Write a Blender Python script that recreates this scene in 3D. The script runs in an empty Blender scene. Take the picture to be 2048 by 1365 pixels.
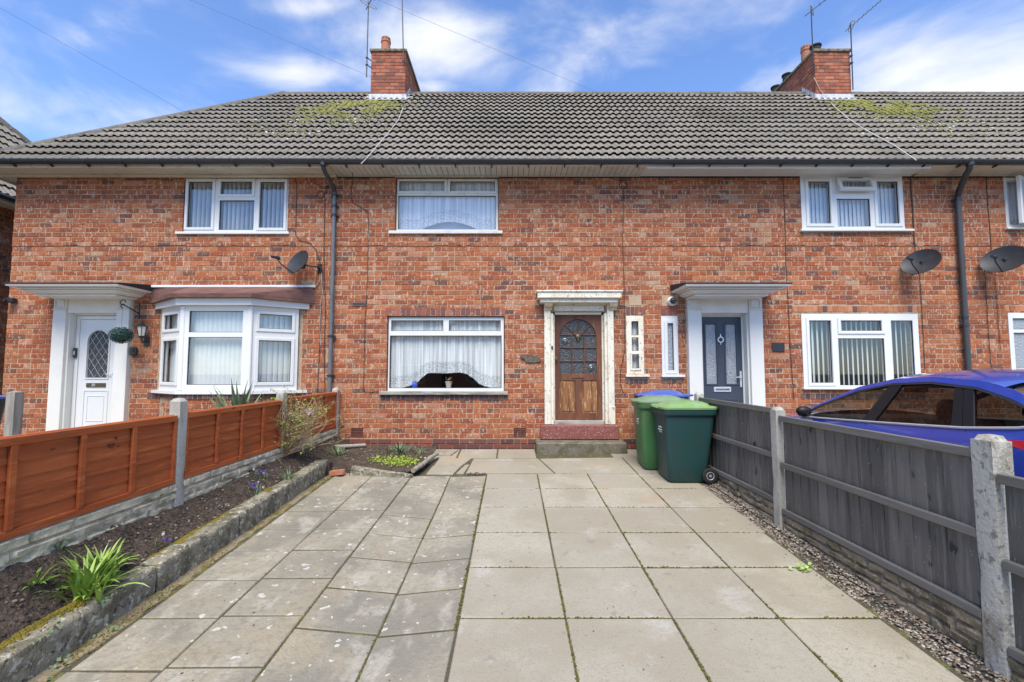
import bpy, bmesh, math, random
from mathutils import Vector, Matrix, noise

random.seed(11)
S = bpy.context.scene
C = S.collection
PI = math.pi

# ------------------------------------------------------------------ camera, world, sun
FPX, CPX, CPY = 920.0, 1024.0, 682.5
TILT = math.atan(59.5 / FPX)
CAM = Vector((0.0, -8.23, 1.366))
cam_d = bpy.data.cameras.new('camera')
cam = bpy.data.objects.new('camera', cam_d)
C.objects.link(cam)
cam.location = CAM
cam.rotation_euler = (PI / 2 + TILT, 0, 0)
cam_d.sensor_width = 36
cam_d.lens = FPX / 2048 * 36
cam_d.clip_start = 0.05
cam_d.clip_end = 2000
S.camera = cam

SUN_EL, SUN_AZ = math.radians(57), math.radians(184)      # azimuth measured clockwise from +Y
S.view_settings.view_transform = 'Standard'
S.view_settings.look = 'None'
S.view_settings.gamma = 1
S.view_settings.use_curve_mapping = False
S.view_settings.exposure = 1.9

sun_d = bpy.data.lights.new('sun', 'SUN')
sun_d.energy = 1.5
sun_d.angle = math.radians(36)
sun_d.color = (1.0, 0.93, 0.80)
sun = bpy.data.objects.new('sun', sun_d)
C.objects.link(sun)
sd = Vector((math.sin(SUN_AZ) * math.cos(SUN_EL), math.cos(SUN_AZ) * math.cos(SUN_EL), math.sin(SUN_EL)))
sun.rotation_euler = sd.to_track_quat('Z', 'Y').to_euler()
sun.location = sd * 60

W = bpy.data.worlds.new('World')
S.world = W
W.use_nodes = True


def ray(px, py):
    u = (px - CPX) / FPX
    v = -(py - CPY) / FPX
    c, s = math.cos(TILT), math.sin(TILT)
    return Vector((u, c - v * s, s + v * c))


def build_world():
    nt = W.node_tree
    n, l = nt.nodes, nt.links
    bg = n['Background']
    sky = n.new('ShaderNodeTexSky')
    sky.sky_type = 'NISHITA'
    sky.sun_disc = False
    sky.sun_elevation = SUN_EL
    sky.sun_rotation = SUN_AZ
    sky.air_density = 1.0
    sky.dust_density = 0.3
    sky.ozone_density = 3.0
    tc = n.new('ShaderNodeTexCoord')

    def math_(op, a, b=None, c=None):
        m = n.new('ShaderNodeMath')
        m.operation = op
        for i, x in enumerate((a, b, c)):
            if x is None:
                continue
            if isinstance(x, (int, float)):
                m.inputs[i].default_value = x
            else:
                l.new(x, m.inputs[i])
        return m.outputs[0]
    sep = n.new('ShaderNodeSeparateXYZ')
    l.new(tc.outputs['Generated'], sep.inputs[0])
    zz = math_('ADD', math_('MAXIMUM', sep.outputs[2], 0.0), 0.22)
    comb = n.new('ShaderNodeCombineXYZ')
    l.new(sep.outputs[0], comb.inputs[0])
    l.new(sep.outputs[1], comb.inputs[1])
    l.new(math_('MULTIPLY', zz, 2.1), comb.inputs[2])
    nz = n.new('ShaderNodeTexNoise')
    nz.inputs['Scale'].default_value = 3.4
    nz.inputs['Detail'].default_value = 9
    nz.inputs['Roughness'].default_value = 0.55
    nz.inputs['Distortion'].default_value = 0.35
    l.new(comb.outputs[0], nz.inputs['Vector'])
    total = None
    blobs = [(590, 150, .20, .05, .95), (860, 90, .22, .10, .75), (760, 60, .12, .08, .6), (1150, 70, .30, .10, .42), (1990, 160, .50, .22, .7),
             (1650, 120, .30, .12, .45), (80, 215, .14, .05, .3), (200, 255, .16, .04, .4), (140, 75, .08, .05, .3), (870, 172, .06, .02, .7),
             (620, 15, .10, .03, .6), (230, 50, .10, .05, .3)]
    for px, py, rx, rz, wgt in blobs:
        d = ray(px, py)
        d /= d.y
        # direction of each cloud bank, as slopes x/y and z/y in front of the house row
        sx = math_('DIVIDE', sep.outputs[0], math_('MAXIMUM', sep.outputs[1], 0.05))
        sz = math_('DIVIDE', sep.outputs[2], math_('MAXIMUM', sep.outputs[1], 0.05))
        a = math_('MULTIPLY', math_('SUBTRACT', sx, d.x), 1 / rx)
        b = math_('MULTIPLY', math_('SUBTRACT', sz, d.z), 1 / rz)
        r2 = math_('ADD', math_('MULTIPLY', a, a), math_('MULTIPLY', b, b))
        g = math_('MULTIPLY', math_('POWER', 2.718, math_('MULTIPLY', r2, -1.0)), wgt)
        total = g if total is None else math_('MAXIMUM', total, g)
    f = math_('ADD', nz.outputs['Fac'], math_('MULTIPLY', total, 0.24))
    ramp = n.new('ShaderNodeValToRGB')
    ramp.color_ramp.elements[0].position = 0.475
    ramp.color_ramp.elements[1].position = 0.86
    ramp.color_ramp.interpolation = 'EASE'
    l.new(f, ramp.inputs[0])
    tint = n.new('ShaderNodeMix')
    tint.data_type = 'RGBA'
    tint.blend_type = 'MULTIPLY'
    tint.inputs['Factor'].default_value = 1
    l.new(sky.outputs[0], tint.inputs['A'])
    tint.inputs['B'].default_value = SKY_TINT
    mix = n.new('ShaderNodeMix')
    mix.data_type = 'RGBA'
    l.new(ramp.outputs[0], mix.inputs['Factor'])
    l.new(tint.outputs['Result'], mix.inputs['A'])
    mix.inputs['B'].default_value = CLOUD
    l.new(mix.outputs['Result'], bg.inputs['Color'])
    bg.inputs['Strength'].default_value = 0.077


SKY_TINT = (.77, .86, 1.03, 1)
CLOUD = (3.75, 3.8, 3.9, 1)
build_world()

# ------------------------------------------------------------------ helpers
SLOPE = math.tan(TILT - math.atan(10.5 / FPX))          # the drive climbs gently to the house


def onY(px, py, Y=0.0):
    r = ray(px, py)
    t = (Y - CAM.y) / r.y
    return CAM + r * t


def onX(px, py, X):
    r = ray(px, py)
    return CAM + r * (X / r.x)


def slabz(y):
    return SLOPE * y


def R(x0, y0, x1, y1, Y=0.0):
    """facade rectangle from two corners seen in the photograph: X0, X1, Z0, Z1"""
    a, b = onY(x0, y0, Y), onY(x1, y0, Y)
    return (a.x, b.x, onY(x0, y1, Y).z, a.z)


class MB:
    def __init__(self):
        self.v, self.f, self.m = [], [], []

    def add(self, verts, faces, mat=0, M=None):
        o = len(self.v)
        if M is not None:
            verts = [M @ Vector(p) for p in verts]
        self.v += [tuple(p) for p in verts]
        self.f += [tuple(i + o for i in f) for f in faces]
        self.m += [mat] * len(faces)

    def quad(self, a, b, c, d, mat=0, M=None):
        self.add([a, b, c, d], [(0, 1, 2, 3)], mat, M)

    def box(self, x0, x1, y0, y1, z0, z1, mat=0, M=None):
        self.add([(x0, y0, z0), (x1, y0, z0), (x1, y1, z0), (x0, y1, z0), (x0, y0, z1), (x1, y0, z1), (x1, y1, z1), (x0, y1, z1)],
                 [(0, 3, 2, 1), (4, 5, 6, 7), (0, 1, 5, 4), (1, 2, 6, 5), (2, 3, 7, 6), (3, 0, 4, 7)], mat, M)

    def cbox(self, x0, x1, y0, y1, z0, z1, c=.004, mat=0, M=None):
        c = min(c, abs(x1 - x0) * .45, abs(y1 - y0) * .45, abs(z1 - z0) * .45)
        lo, hi = (x0, y0, z0), (x1, y1, z1)
        idx, vs = {}, []
        for sx in (0, 1):
            for sy in (0, 1):
                for sz in (0, 1):
                    s = (sx, sy, sz)
                    for ax in range(3):
                        p = [hi[k] - c if s[k] else lo[k] + c for k in range(3)]
                        p[ax] = hi[ax] if s[ax] else lo[ax]
                        idx[(s, ax)] = len(vs)
                        vs.append(tuple(p))
        fs = []
        for ax in range(3):
            b, d = (ax + 1) % 3, (ax + 2) % 3
            for sgn in (0, 1):
                q = []
                for (i, j) in ((0, 0), (1, 0), (1, 1), (0, 1)):
                    s = [0, 0, 0]
                    s[ax], s[b], s[d] = sgn, i, j
                    q.append(idx[(tuple(s), ax)])
                fs.append(tuple(q if sgn else reversed(q)))
        for ax in range(3):
            b, d = (ax + 1) % 3, (ax + 2) % 3
            for i in (0, 1):
                for j in (0, 1):
                    s0, s1 = [0, 0, 0], [0, 0, 0]
                    s0[b], s0[d], s1[b], s1[d], s1[ax] = i, j, i, j, 1
                    s0, s1 = tuple(s0), tuple(s1)
                    q = (idx[(s0, b)], idx[(s1, b)], idx[(s1, d)], idx[(s0, d)])
                    fs.append(q if i != j else tuple(reversed(q)))
        for s in [(a, b, d) for a in (0, 1) for b in (0, 1) for d in (0, 1)]:
            q = (idx[(s, 0)], idx[(s, 1)], idx[(s, 2)])
            fs.append(q if sum(s) % 2 else tuple(reversed(q)))
        self.add(vs, fs, mat, M)

    def prism(self, pts, axis, a0, a1, mat=0, M=None):
        """pts: 2-D outline; axis 'x': (y,z), 'y': (x,z), 'z': (x,y)"""
        def p3(p, a):
            return {'x': (a, p[0], p[1]), 'y': (p[0], a, p[1]), 'z': (p[0], p[1], a)}[axis]
        n = len(pts)
        vs = [p3(p, a0) for p in pts] + [p3(p, a1) for p in pts]
        fs = [tuple(range(n - 1, -1, -1)), tuple(range(n, 2 * n))]
        fs += [(i, (i + 1) % n, n + (i + 1) % n, n + i) for i in range(n)]
        self.add(vs, fs, mat, M)

    def ring(self, x0, x1, z0, z1, w, y0, y1, c=.004, mat=0, M=None):
        """a rectangular frame in the XZ plane, four members butted end to end"""
        self.cbox(x0, x0 + w, y0, y1, z0, z1, c, mat, M)
        self.cbox(x1 - w, x1, y0, y1, z0, z1, c, mat, M)
        self.cbox(x0 + w, x1 - w, y0, y1, z0, z0 + w, c, mat, M)
        self.cbox(x0 + w, x1 - w, y0, y1, z1 - w, z1, c, mat, M)

    def tube(self, path, r, n=6, mat=0, cap=True):
        path = [Vector(p) for p in path]
        rr = r if isinstance(r, (list, tuple)) else [r] * len(path)
        rings = []
        ref = None
        for i, p in enumerate(path):
            a = path[max(i - 1, 0)]
            b = path[min(i + 1, len(path) - 1)]
            t = (b - a)
            if t.length < 1e-9:
                t = Vector((0, 0, 1))
            t.normalize()
            if ref is None:
                ref = Vector((0, 0, 1)) if abs(t.z) < .9 else Vector((1, 0, 0))
            u = ref - t * ref.dot(t)
            if u.length < 1e-6:
                u = t.orthogonal()
            u.normalize()
            ref = u
            w = t.cross(u)
            rings.append([p + (u * math.cos(k * 2 * PI / n) + w * math.sin(k * 2 * PI / n)) * rr[i] for k in range(n)])
        vs = [q for g in rings for q in g]
        fs = []
        for i in range(len(rings) - 1):
            for k in range(n):
                k2 = (k + 1) % n
                fs.append((i * n + k, i * n + k2, (i + 1) * n + k2, (i + 1) * n + k))
        if cap:
            fs.append(tuple(range(n - 1, -1, -1)))
            fs.append(tuple((len(rings) - 1) * n + k for k in range(n)))
        self.add(vs, fs, mat)

    def lathe(self, prof, M=None, n=16, mat=0):
        """prof: (radius, height) pairs round local Z"""
        vs, fs = [], []
        for (r, h) in prof:
            for k in range(n):
                a = 2 * PI * k / n
                vs.append((r * math.cos(a), r * math.sin(a), h))
        for i in range(len(prof) - 1):
            for k in range(n):
                k2 = (k + 1) % n
                fs.append((i * n + k, i * n + k2, (i + 1) * n + k2, (i + 1) * n + k))
        fs.append(tuple(range(n - 1, -1, -1)))
        fs.append(tuple((len(prof) - 1) * n + k for k in range(n)))
        self.add(vs, fs, mat, M)

    def mesh(self, name, mats):
        me = bpy.data.meshes.new(name)
        me.from_pydata(self.v, [], self.f)
        for m in (mats if isinstance(mats, (list, tuple)) else [mats]):
            me.materials.append(m)
        if any(self.m):
            me.polygons.foreach_set('material_index', self.m)
        return me

    def build(self, name, mats, parent=None, smooth=False, angle=None, kind=None):
        me = self.mesh(name, mats)
        if smooth:
            me.polygons.foreach_set('use_smooth', [True] * len(me.polygons))
            me.set_sharp_from_angle(angle=math.radians(angle or 40))
        me.update()
        o = bpy.data.objects.new(name, me)
        C.objects.link(o)
        if parent is not None:
            attach(o, parent)
        if kind:
            o['kind'] = kind
        return o


def world_loc(o):
    p = Vector((0, 0, 0))
    while o is not None:
        p += o.location
        o = o.parent
    return p


def attach(o, parent):
    """meshes are written in world coordinates; things sit unrotated at their base"""
    o.parent = parent
    o.location = o.location - world_loc(parent)


def tag(o, label=None, cat=None, group=None, kind=None):
    if label:
        o['label'] = label
    if cat:
        o['category'] = cat
    if group:
        o['group'] = group
    if kind:
        o['kind'] = kind
    return o


def thing(name, loc, label, cat, group=None):
    o = bpy.data.objects.new(name, None)
    C.objects.link(o)
    o.empty_display_size = .1
    o.location = loc
    return tag(o, label, cat, group)


def place(me, name, parent, M):
    """another object on shared mesh data, set by a world matrix"""
    o = bpy.data.objects.new(name, me)
    C.objects.link(o)
    o.matrix_basis = M
    if parent is not None:
        o.parent = parent
        o.location = Vector(M.translation) - world_loc(parent)
    return o


# ------------------------------------------------------------------ materials
def M_(name, base, layers=(), rough=.7, bump=None, metal=0.0, spec=.35, ramp=None, rnd=0.0, coords='pos', coat=0.0, rough_var=0.0, alpha=None, emit=None):
    """layers: (scale, lo, hi, colour, (sx, sy, sz), detail); ramp: [(pos, colour)] picked at random per piece"""
    m = bpy.data.materials.new(name)
    m.use_nodes = True
    nt = m.node_tree
    n, l = nt.nodes, nt.links
    b = n['Principled BSDF']
    b.inputs['Roughness'].default_value = rough
    b.inputs['Metallic'].default_value = metal
    b.inputs['Specular IOR Level'].default_value = spec
    if coat:
        b.inputs['Coat Weight'].default_value = coat
        b.inputs['Coat Roughness'].default_value = .03
    geo = n.new('ShaderNodeNewGeometry')
    if coords == 'pos':
        vec = geo.outputs['Position']
    else:
        vec = n.new('ShaderNodeTexCoord').outputs['Object']
    rv = None
    if ramp or rnd:
        oi = n.new('ShaderNodeObjectInfo')
        ad = n.new('ShaderNodeMath')
        ad.operation = 'ADD'
        l.new(oi.outputs['Random'], ad.inputs[0])
        l.new(geo.outputs['Random Per Island'], ad.inputs[1])
        fr = n.new('ShaderNodeMath')
        fr.operation = 'FRACT'
        l.new(ad.outputs[0], fr.inputs[0])
        rv = fr.outputs[0]
    col = None
    if ramp:
        cr = n.new('ShaderNodeValToRGB')
        cr.color_ramp.interpolation = 'CONSTANT'
        while len(cr.color_ramp.elements) < len(ramp):
            cr.color_ramp.elements.new(0.5)
        for e, (p, c) in zip(cr.color_ramp.elements, ramp):
            e.position = p
            e.color = (*c, 1)
        l.new(rv, cr.inputs[0])
        col = cr.outputs[0]
    if rnd:
        hs = n.new('ShaderNodeHueSaturation')
        mr = n.new('ShaderNodeMapRange')
        mr.inputs['To Min'].default_value = 1 - rnd
        mr.inputs['To Max'].default_value = 1 + rnd
        mu = n.new('ShaderNodeMath')
        mu.operation = 'MULTIPLY'
        mu.inputs[1].default_value = 7.31
        l.new(rv, mu.inputs[0])
        f2 = n.new('ShaderNodeMath')
        f2.operation = 'FRACT'
        l.new(mu.outputs[0], f2.inputs[0])
        l.new(f2.outputs[0], mr.inputs['Value'])
        l.new(mr.outputs[0], hs.inputs['Value'])
        if col is None:
            hs.inputs['Color'].default_value = (*base, 1)
        else:
            l.new(col, hs.inputs['Color'])
        col = hs.outputs[0]
    for k, L in enumerate(layers):
        sc, lo, hi, c2 = L[:4]
        st = L[4] if len(L) > 4 and L[4] else (1, 1, 1)
        det = L[5] if len(L) > 5 else 4
        mp = n.new('ShaderNodeMapping')
        mp.inputs['Scale'].default_value = st
        mp.inputs['Location'].default_value = (k * 3.7, k * 1.9, k * 5.1)
        l.new(vec, mp.inputs['Vector'])
        nz = n.new('ShaderNodeTexNoise')
        nz.inputs['Scale'].default_value = sc
        nz.inputs['Detail'].default_value = det
        nz.inputs['Roughness'].default_value = .6
        l.new(mp.outputs[0], nz.inputs['Vector'])
        mr = n.new('ShaderNodeMapRange')
        mr.interpolation_type = 'SMOOTHSTEP'
        mr.inputs['From Min'].default_value = lo
        mr.inputs['From Max'].default_value = hi
        if len(L) > 6:
            mr.inputs['To Max'].default_value = L[6]
        l.new(nz.outputs['Fac'], mr.inputs['Value'])
        mx = n.new('ShaderNodeMix')
        mx.data_type = 'RGBA'
        l.new(mr.outputs[0], mx.inputs['Factor'])
        if col is None:
            mx.inputs['A'].default_value = (*base, 1)
        else:
            l.new(col, mx.inputs['A'])
        mx.inputs['B'].default_value = (*c2, 1)
        col = mx.outputs['Result']
    if col is None:
        b.inputs['Base Color'].default_value = (*base, 1)
    else:
        l.new(col, b.inputs['Base Color'])
    if bump:
        last = None
        for bs in (bump if isinstance(bump, list) else [bump]):
            sc, stg = bs[0], bs[1]
            st = bs[2] if len(bs) > 2 else (1, 1, 1)
            mp = n.new('ShaderNodeMapping')
            mp.inputs['Scale'].default_value = st
            l.new(vec, mp.inputs['Vector'])
            nz = n.new('ShaderNodeTexNoise')
            nz.inputs['Scale'].default_value = sc
            nz.inputs['Detail'].default_value = 5
            l.new(mp.outputs[0], nz.inputs['Vector'])
            bp = n.new('ShaderNodeBump')
            bp.inputs['Strength'].default_value = 1
            bp.inputs['Distance'].default_value = stg
            l.new(nz.outputs['Fac'], bp.inputs['Height'])
            if last is not None:
                l.new(last, bp.inputs['Normal'])
            last = bp.outputs[0]
        l.new(last, b.inputs['Normal'])
    if emit:
        b.inputs['Emission Color'].default_value = (*emit[0], 1)
        b.inputs['Emission Strength'].default_value = emit[1]
    return m


def glass_mat(name, tint=(.9, .93, .92), refl=.10, frost=None, edge=.85):
    m = bpy.data.materials.new(name)
    m.use_nodes = True
    nt = m.node_tree
    n, l = nt.nodes, nt.links
    n.remove(n['Principled BSDF'])
    out = n['Material Output']
    tr = n.new('ShaderNodeBsdfTransparent')
    tr.inputs[0].default_value = (*tint, 1)
    gl = n.new('ShaderNodeBsdfGlossy')
    gl.inputs['Roughness'].default_value = .015
    gl.inputs['Color'].default_value = (.95, .97, 1, 1)
    fr = n.new('ShaderNodeLayerWeight')
    fr.inputs[0].default_value = .5
    pw = n.new('ShaderNodeMath')
    pw.operation = 'POWER'
    pw.inputs[1].default_value = 4.0
    l.new(fr.outputs['Facing'], pw.inputs[0])
    ad = n.new('ShaderNodeMath')
    ad.operation = 'MULTIPLY_ADD'
    ad.inputs[1].default_value = edge
    ad.inputs[2].default_value = refl
    l.new(pw.outputs[0], ad.inputs[0])
    mx = n.new('ShaderNodeMixShader')
    l.new(ad.outputs[0], mx.inputs[0])
    if frost:
        df = n.new('ShaderNodeBsdfPrincipled')
        df.inputs['Base Color'].default_value = (*frost[0], 1)
        df.inputs['Roughness'].default_value = .3
        tc = n.new('ShaderNodeNewGeometry')
        vo = n.new('ShaderNodeTexNoise')
        vo.inputs['Scale'].default_value = frost[2]
        vo.inputs['Detail'].default_value = 3
        l.new(tc.outputs['Position'], vo.inputs['Vector'])
        bp = n.new('ShaderNodeBump')
        bp.inputs['Distance'].default_value = .02
        l.new(vo.outputs['Fac'], bp.inputs['Height'])
        l.new(bp.outputs[0], df.inputs['Normal'])
        l.new(bp.outputs[0], gl.inputs['Normal'])
        m2 = n.new('ShaderNodeMixShader')
        m2.inputs[0].default_value = frost[1]
        l.new(tr.outputs[0], m2.inputs[1])
        l.new(df.outputs[0], m2.inputs[2])
        l.new(m2.outputs[0], mx.inputs[1])
    else:
        l.new(tr.outputs[0], mx.inputs[1])
    l.new(gl.outputs[0], mx.inputs[2])
    l.new(mx.outputs[0], out.inputs['Surface'])
    return m


LIME = (.54, .42, .31)
BRICK_RAMP = [(0, (.335, .100, .042)), (.17, (.385, .125, .052)), (.34, (.30, .082, .036)), (.48, (.41, .155, .068)), (.60, (.355, .115, .048)), (.72, (.24, .075, .04)),
              (.83, (.17, .078, .055)), (.875, (.125, .065, .055)), (.895, (.42, .2, .12)), (.985, (.44, .28, .17))]
m_brick = M_('red_brick', (.4, .12, .06), [(26, .35, .75, (.22, .058, .028), None, 3, .5), (1.1, .5, .72, (.2, .085, .05), None, 4, .4), (10, .585, .65, LIME, (1.5, 1, .6), 4, .55), (30, .59, .66, (.6, .5, .38), (1, 1, .35), 2, .55), (3.1, .62, .72, (.2, .1, .07), None, 4, .4), (60, .6, .7, (.5, .28, .18), None, 2, .5)],
             .88, [(55, .004), (220, .0015)], ramp=BRICK_RAMP, rnd=.1, spec=.2)
m_plinth = M_('dark_brick', (.2, .08, .06), [(26, .35, .75, (.12, .045, .035), None, 3, .5), (8, .62, .68, (.4, .3, .22), None, 4, .5)], .85, [(55, .004)],
              ramp=[(0, (.22, .075, .05)), (.3, (.14, .06, .05)), (.55, (.27, .085, .05)), (.75, (.1, .05, .045)), (.9, (.17, .08, .06))], rnd=.12, spec=.25)
m_soldier = M_('blue_brick', (.1, .06, .055), [(20, .5, .7, (.06, .035, .033), None, 3, .6), (9, .64, .7, LIME, None, 3, .5)], .7, [(50, .004)],
               ramp=[(0, (.085, .05, .047)), (.4, (.13, .07, .06)), (.7, (.065, .042, .042)), (.85, (.17, .085, .06))], rnd=.12)
m_lintel = M_('lintel_brick', (.2, .07, .06), [(20, .5, .7, (.13, .05, .045), None, 3, .6), (9, .62, .68, LIME, None, 3, .5)], .75, [(50, .004)],
              ramp=[(0, (.21, .075, .06)), (.35, (.27, .085, .055)), (.6, (.16, .065, .06)), (.8, (.32, .11, .07))], rnd=.12)
m_lintel_orange = M_('orange_lintel_brick', (.4, .15, .07), [(20, .5, .7, (.3, .1, .05), None, 3, .5)], .8, [(50, .004)],
                     ramp=[(0, (.42, .16, .075)), (.4, (.36, .13, .06)), (.65, (.12, .07, .06)), (.78, (.46, .2, .1))], rnd=.1)
m_mortar = M_('lime_mortar', (.42, .315, .215), [(14, .4, .7, (.27, .185, .12), None, 4, .85), (4, .56, .7, (.56, .47, .37), None, 4, .7)], .95, [(90, .003)])
m_dark = M_('dark_gap_shade', (.03, .026, .024), (), .95)  # near-black for shadow lines, gaps and holes: shade given as colour
m_tile = M_('concrete_tile', (.205, .176, .14), [(5, .42, .62, (.2, .184, .16), None, 5, .75), (24, .52, .68, (.36, .34, .3), None, 4, .6), (1.1, .45, .66, (.22, .196, .165), None, 3, .6), (70, .64, .7, (.42, .41, .37), None, 2, .6), (.5, .52, .66, (.13, .118, .095), None, 5, .6)],
            .92, [(70, .006), (18, .004)], rnd=.2, spec=.2)
m_ridge = M_('ridge_tile', (.15, .135, .115), [(9, .45, .65, (.09, .083, .07), None, 4, .7), (30, .6, .68, (.34, .33, .28), None, 4, .6)], .93, [(40, .01)], rnd=.12, spec=.2)
m_under = M_('roof_underlay', (.05, .047, .043), (), .95)
m_moss_roof = M_('roof_moss', (.25, .24, .075), [(14, .4, .65, (.15, .15, .045), None, 4), (40, .55, .7, (.4, .38, .19), None, 3, .7)], .98, [(60, .02)], rnd=.25, spec=.1)
m_lichen = M_('pale_lichen', (.52, .52, .47), [(30, .4, .7, (.4, .41, .34))], .95, rnd=.1)
m_upvc = M_('white_upvc', (.68, .68, .66), [(3, .45, .75, (.63, .63, .61), None, 3, .6)], .32, spec=.5)
m_white = M_('white_paint', (.70, .685, .63), [(2.2, .5, .75, (.63, .61, .56), None, 4, .6), (18, .62, .7, (.6, .58, .53), (1, 1, .3), 4, .4)], .5, (30, .001))
m_oldwhite = M_('flaking_white_paint', (.72, .67, .55), [(7, .5, .66, (.62, .54, .4), (1, 1, .35), 5, .8), (26, .6, .64, (.36, .29, .2), (1, 1, .5), 5, .9), (60, .62, .66, (.23, .2, .16), None, 4, .7)], .72, [(40, .004), (160, .001)])
m_timberwhite = M_('weathered_cream_board', (.6, .56, .47), [(3, .45, .65, (.5, .45, .36), (.3, 1, 1), 5, .8), (22, .58, .64, (.33, .28, .21), (.4, 1, 1), 5, .6)], .75, (40, .002))
m_gasket = M_('black_gasket', (.025, .025, .027), (), .6)
m_alu = M_('aged_window_frame', (.66, .65, .6), [(5, .5, .7, (.54, .52, .46), None, 4, .7)], .45)
m_sillgrey = M_('grey_timber_sill', (.36, .34, .29), [(10, .45, .6, (.2, .185, .16), (.15, 1, 1), 5), (30, .6, .66, (.5, .48, .42), (.2, 1, 1), 4, .7)], .85, (60, .003))
m_black = M_('black_plastic', (.022, .023, .026), [(8, .5, .7, (.035, .036, .038))], .38, spec=.5)
m_gutter = M_('black_gutter', (.03, .031, .034), [(4, .5, .7, (.05, .05, .05), (.3, 1, 1), 4)], .42, spec=.5)
m_greypipe = M_('grey_cast_pipe', (.13, .135, .145), [(6, .45, .65, (.085, .088, .095), (1, 1, .2), 4)], .4, spec=.5)
m_darkpipe = M_('dark_grey_pipe', (.05, .052, .054), [(6, .45, .65, (.05, .052, .054), (1, 1, .2), 4)], .42, spec=.5)
m_glass = glass_mat('window_glass')
m_glass_up = glass_mat('upper_window_glass', (.9, .93, .95), .11)
m_tintglass = glass_mat('tinted_car_glass', (.19, .205, .21), .06, None, .12)
m_carglass = glass_mat('car_glass', (.55, .6, .58), .05, None, .12)
m_obscure = glass_mat('obscured_glass', (.25, .28, .29), .03, ((.05, .057, .06), .8, 60))
m_frost = glass_mat('frosted_glass', (.6, .64, .68), .05, ((.40, .43, .45), .8, 40))
m_darkframe = M_('slate_blue_door', (.055, .068, .092), [(60, .4, .7, (.048, .06, .082), (1, 1, .1), 4)], .42, (90, .0008, (1, 1, .1)))
m_door_wood = M_('weathered_brown_door', (.16, .065, .035), [(6, .42, .62, (.10, .038, .022), (1, 1, .12), 5), (30, .58, .66, (.26, .12, .06), (1, 1, .1), 4, .7)], .5, (80, .002, (1, 1, .1)))
m_door_panel = M_('sun_bleached_door_panel', (.28, .125, .045), [(16, .42, .6, (.13, .055, .025), (1, 1, .1), 5), (40, .55, .63, (.52, .36, .2), (1, 1, .12), 5, .8)], .6, (80, .003, (1, 1, .1)))
m_chrome = M_('polished_metal', (.8, .8, .8), (), .35, metal=.6)
m_brass = M_('tarnished_brass', (.2, .15, .09), [(30, .5, .7, (.12, .09, .06))], .5, metal=1)
m_redstep = M_('painted_red_step', (.22, .07, .06), [(9, .5, .62, (.19, .06, .05), None, 5), (45, .58, .63, (.48, .36, .3), None, 5, .8)], .7, [(60, .004)])
m_step = M_('stone_step', (.17, .145, .11), [(6, .42, .62, (.1, .095, .055), None, 5), (30, .58, .68, (.3, .26, .2), None, 5, .8)], .92, [(40, .008)])
m_terracotta = M_('terracotta', (.42, .17, .095), [(9, .5, .7, (.3, .12, .07)), (30, .62, .7, (.5, .3, .2), None, 4, .6)], .85, (50, .003))
m_lead = M_('lead_flashing', (.55, .55, .55), [(10, .45, .65, (.36, .37, .39)), (30, .62, .68, (.62, .62, .62), None, 4, .6)], .6, (25, .004))
m_capping = M_('mossy_capping', (.22, .17, .11), [(14, .45, .62, (.1, .095, .05)), (40, .6, .66, (.4, .34, .24), None, 4, .7)], .95, (40, .01))
m_chimbrick = M_('chimney_brick', (.36, .13, .075), [(5, .5, .68, (.17, .08, .055), None, 5, .7), (25, .4, .7, (.27, .085, .05), None, 3, .5)], .88, (55, .004),
                 ramp=[(0, (.38, .135, .075)), (.3, (.33, .105, .06)), (.55, (.42, .16, .095)), (.75, (.26, .095, .065)), (.88, (.19, .085, .065))], rnd=.1, spec=.2)
m_chimmortar = M_('chimney_mortar', (.2, .14, .105), [(10, .4, .7, (.12, .085, .065))], .95)
m_slab = M_('smooth_concrete_slab', (.35, .318, .25), [(.55, .50, .68, (.27, .225, .155), None, 5, .8), (1.3, .42, .62, (.30, .262, .198), None, 5, .85), (2.6, .56, .72, (.40, .38, .33), None, 5, .8), (28, .45, .7, (.29, .26, .205), None, 5, .6), (110, .58, .68, (.19, .165, .13), None, 2, .7), (9, .64, .67, (.2, .18, .14), None, 6, .5), (.9, .6, .7, (.36, .28, .19), None, 5, .6)],
            .9, [(90, .0035), (300, .0015)], rnd=.085, spec=.2)
m_riven = M_('riven_concrete_slab', (.30, .268, .205), [(1.6, .42, .62, (.2, .186, .15), None, 5, .85), (4.5, .52, .66, (.4, .37, .31), (1, .6, 1), 6, .7), (.9, .57, .68, (.31, .26, .18), None, 4, .7), (22, .45, .7, (.19, .175, .14), None, 5, .6), (13, .665, .69, (.53, .52, .47), None, 2, .8), (140, .58, .7, (.2, .18, .15), None, 2, .5)],
             .9, [(9, .02, (1, .55, 1)), (60, .006)], rnd=.09, spec=.2)
m_joint = M_('joint_soil', (.085, .075, .045), [(9, .5, .62, (.13, .13, .04), None, 5), (60, .5, .7, (.05, .043, .03), None, 3)], .98, (60, .01))
m_moss = M_('green_moss', (.115, .11, .03), [(20, .4, .65, (.075, .07, .02)), (60, .55, .7, (.2, .18, .06), None, 3, .6)], .98, (90, .01), rnd=.25, spec=.1)
m_moss_gold = M_('golden_moss', (.2, .15, .025), [(14, .4, .65, (.12, .105, .02)), (60, .55, .7, (.3, .24, .05), None, 3, .7)], .98, (90, .01), rnd=.25, spec=.1)
m_soil = M_('dark_garden_soil', (.082, .06, .043), [(8, .42, .62, (.045, .033, .025), None, 5), (45, .5, .66, (.15, .115, .082), None, 4, .8)], .97, [(50, .02), (14, .02)])
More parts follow.
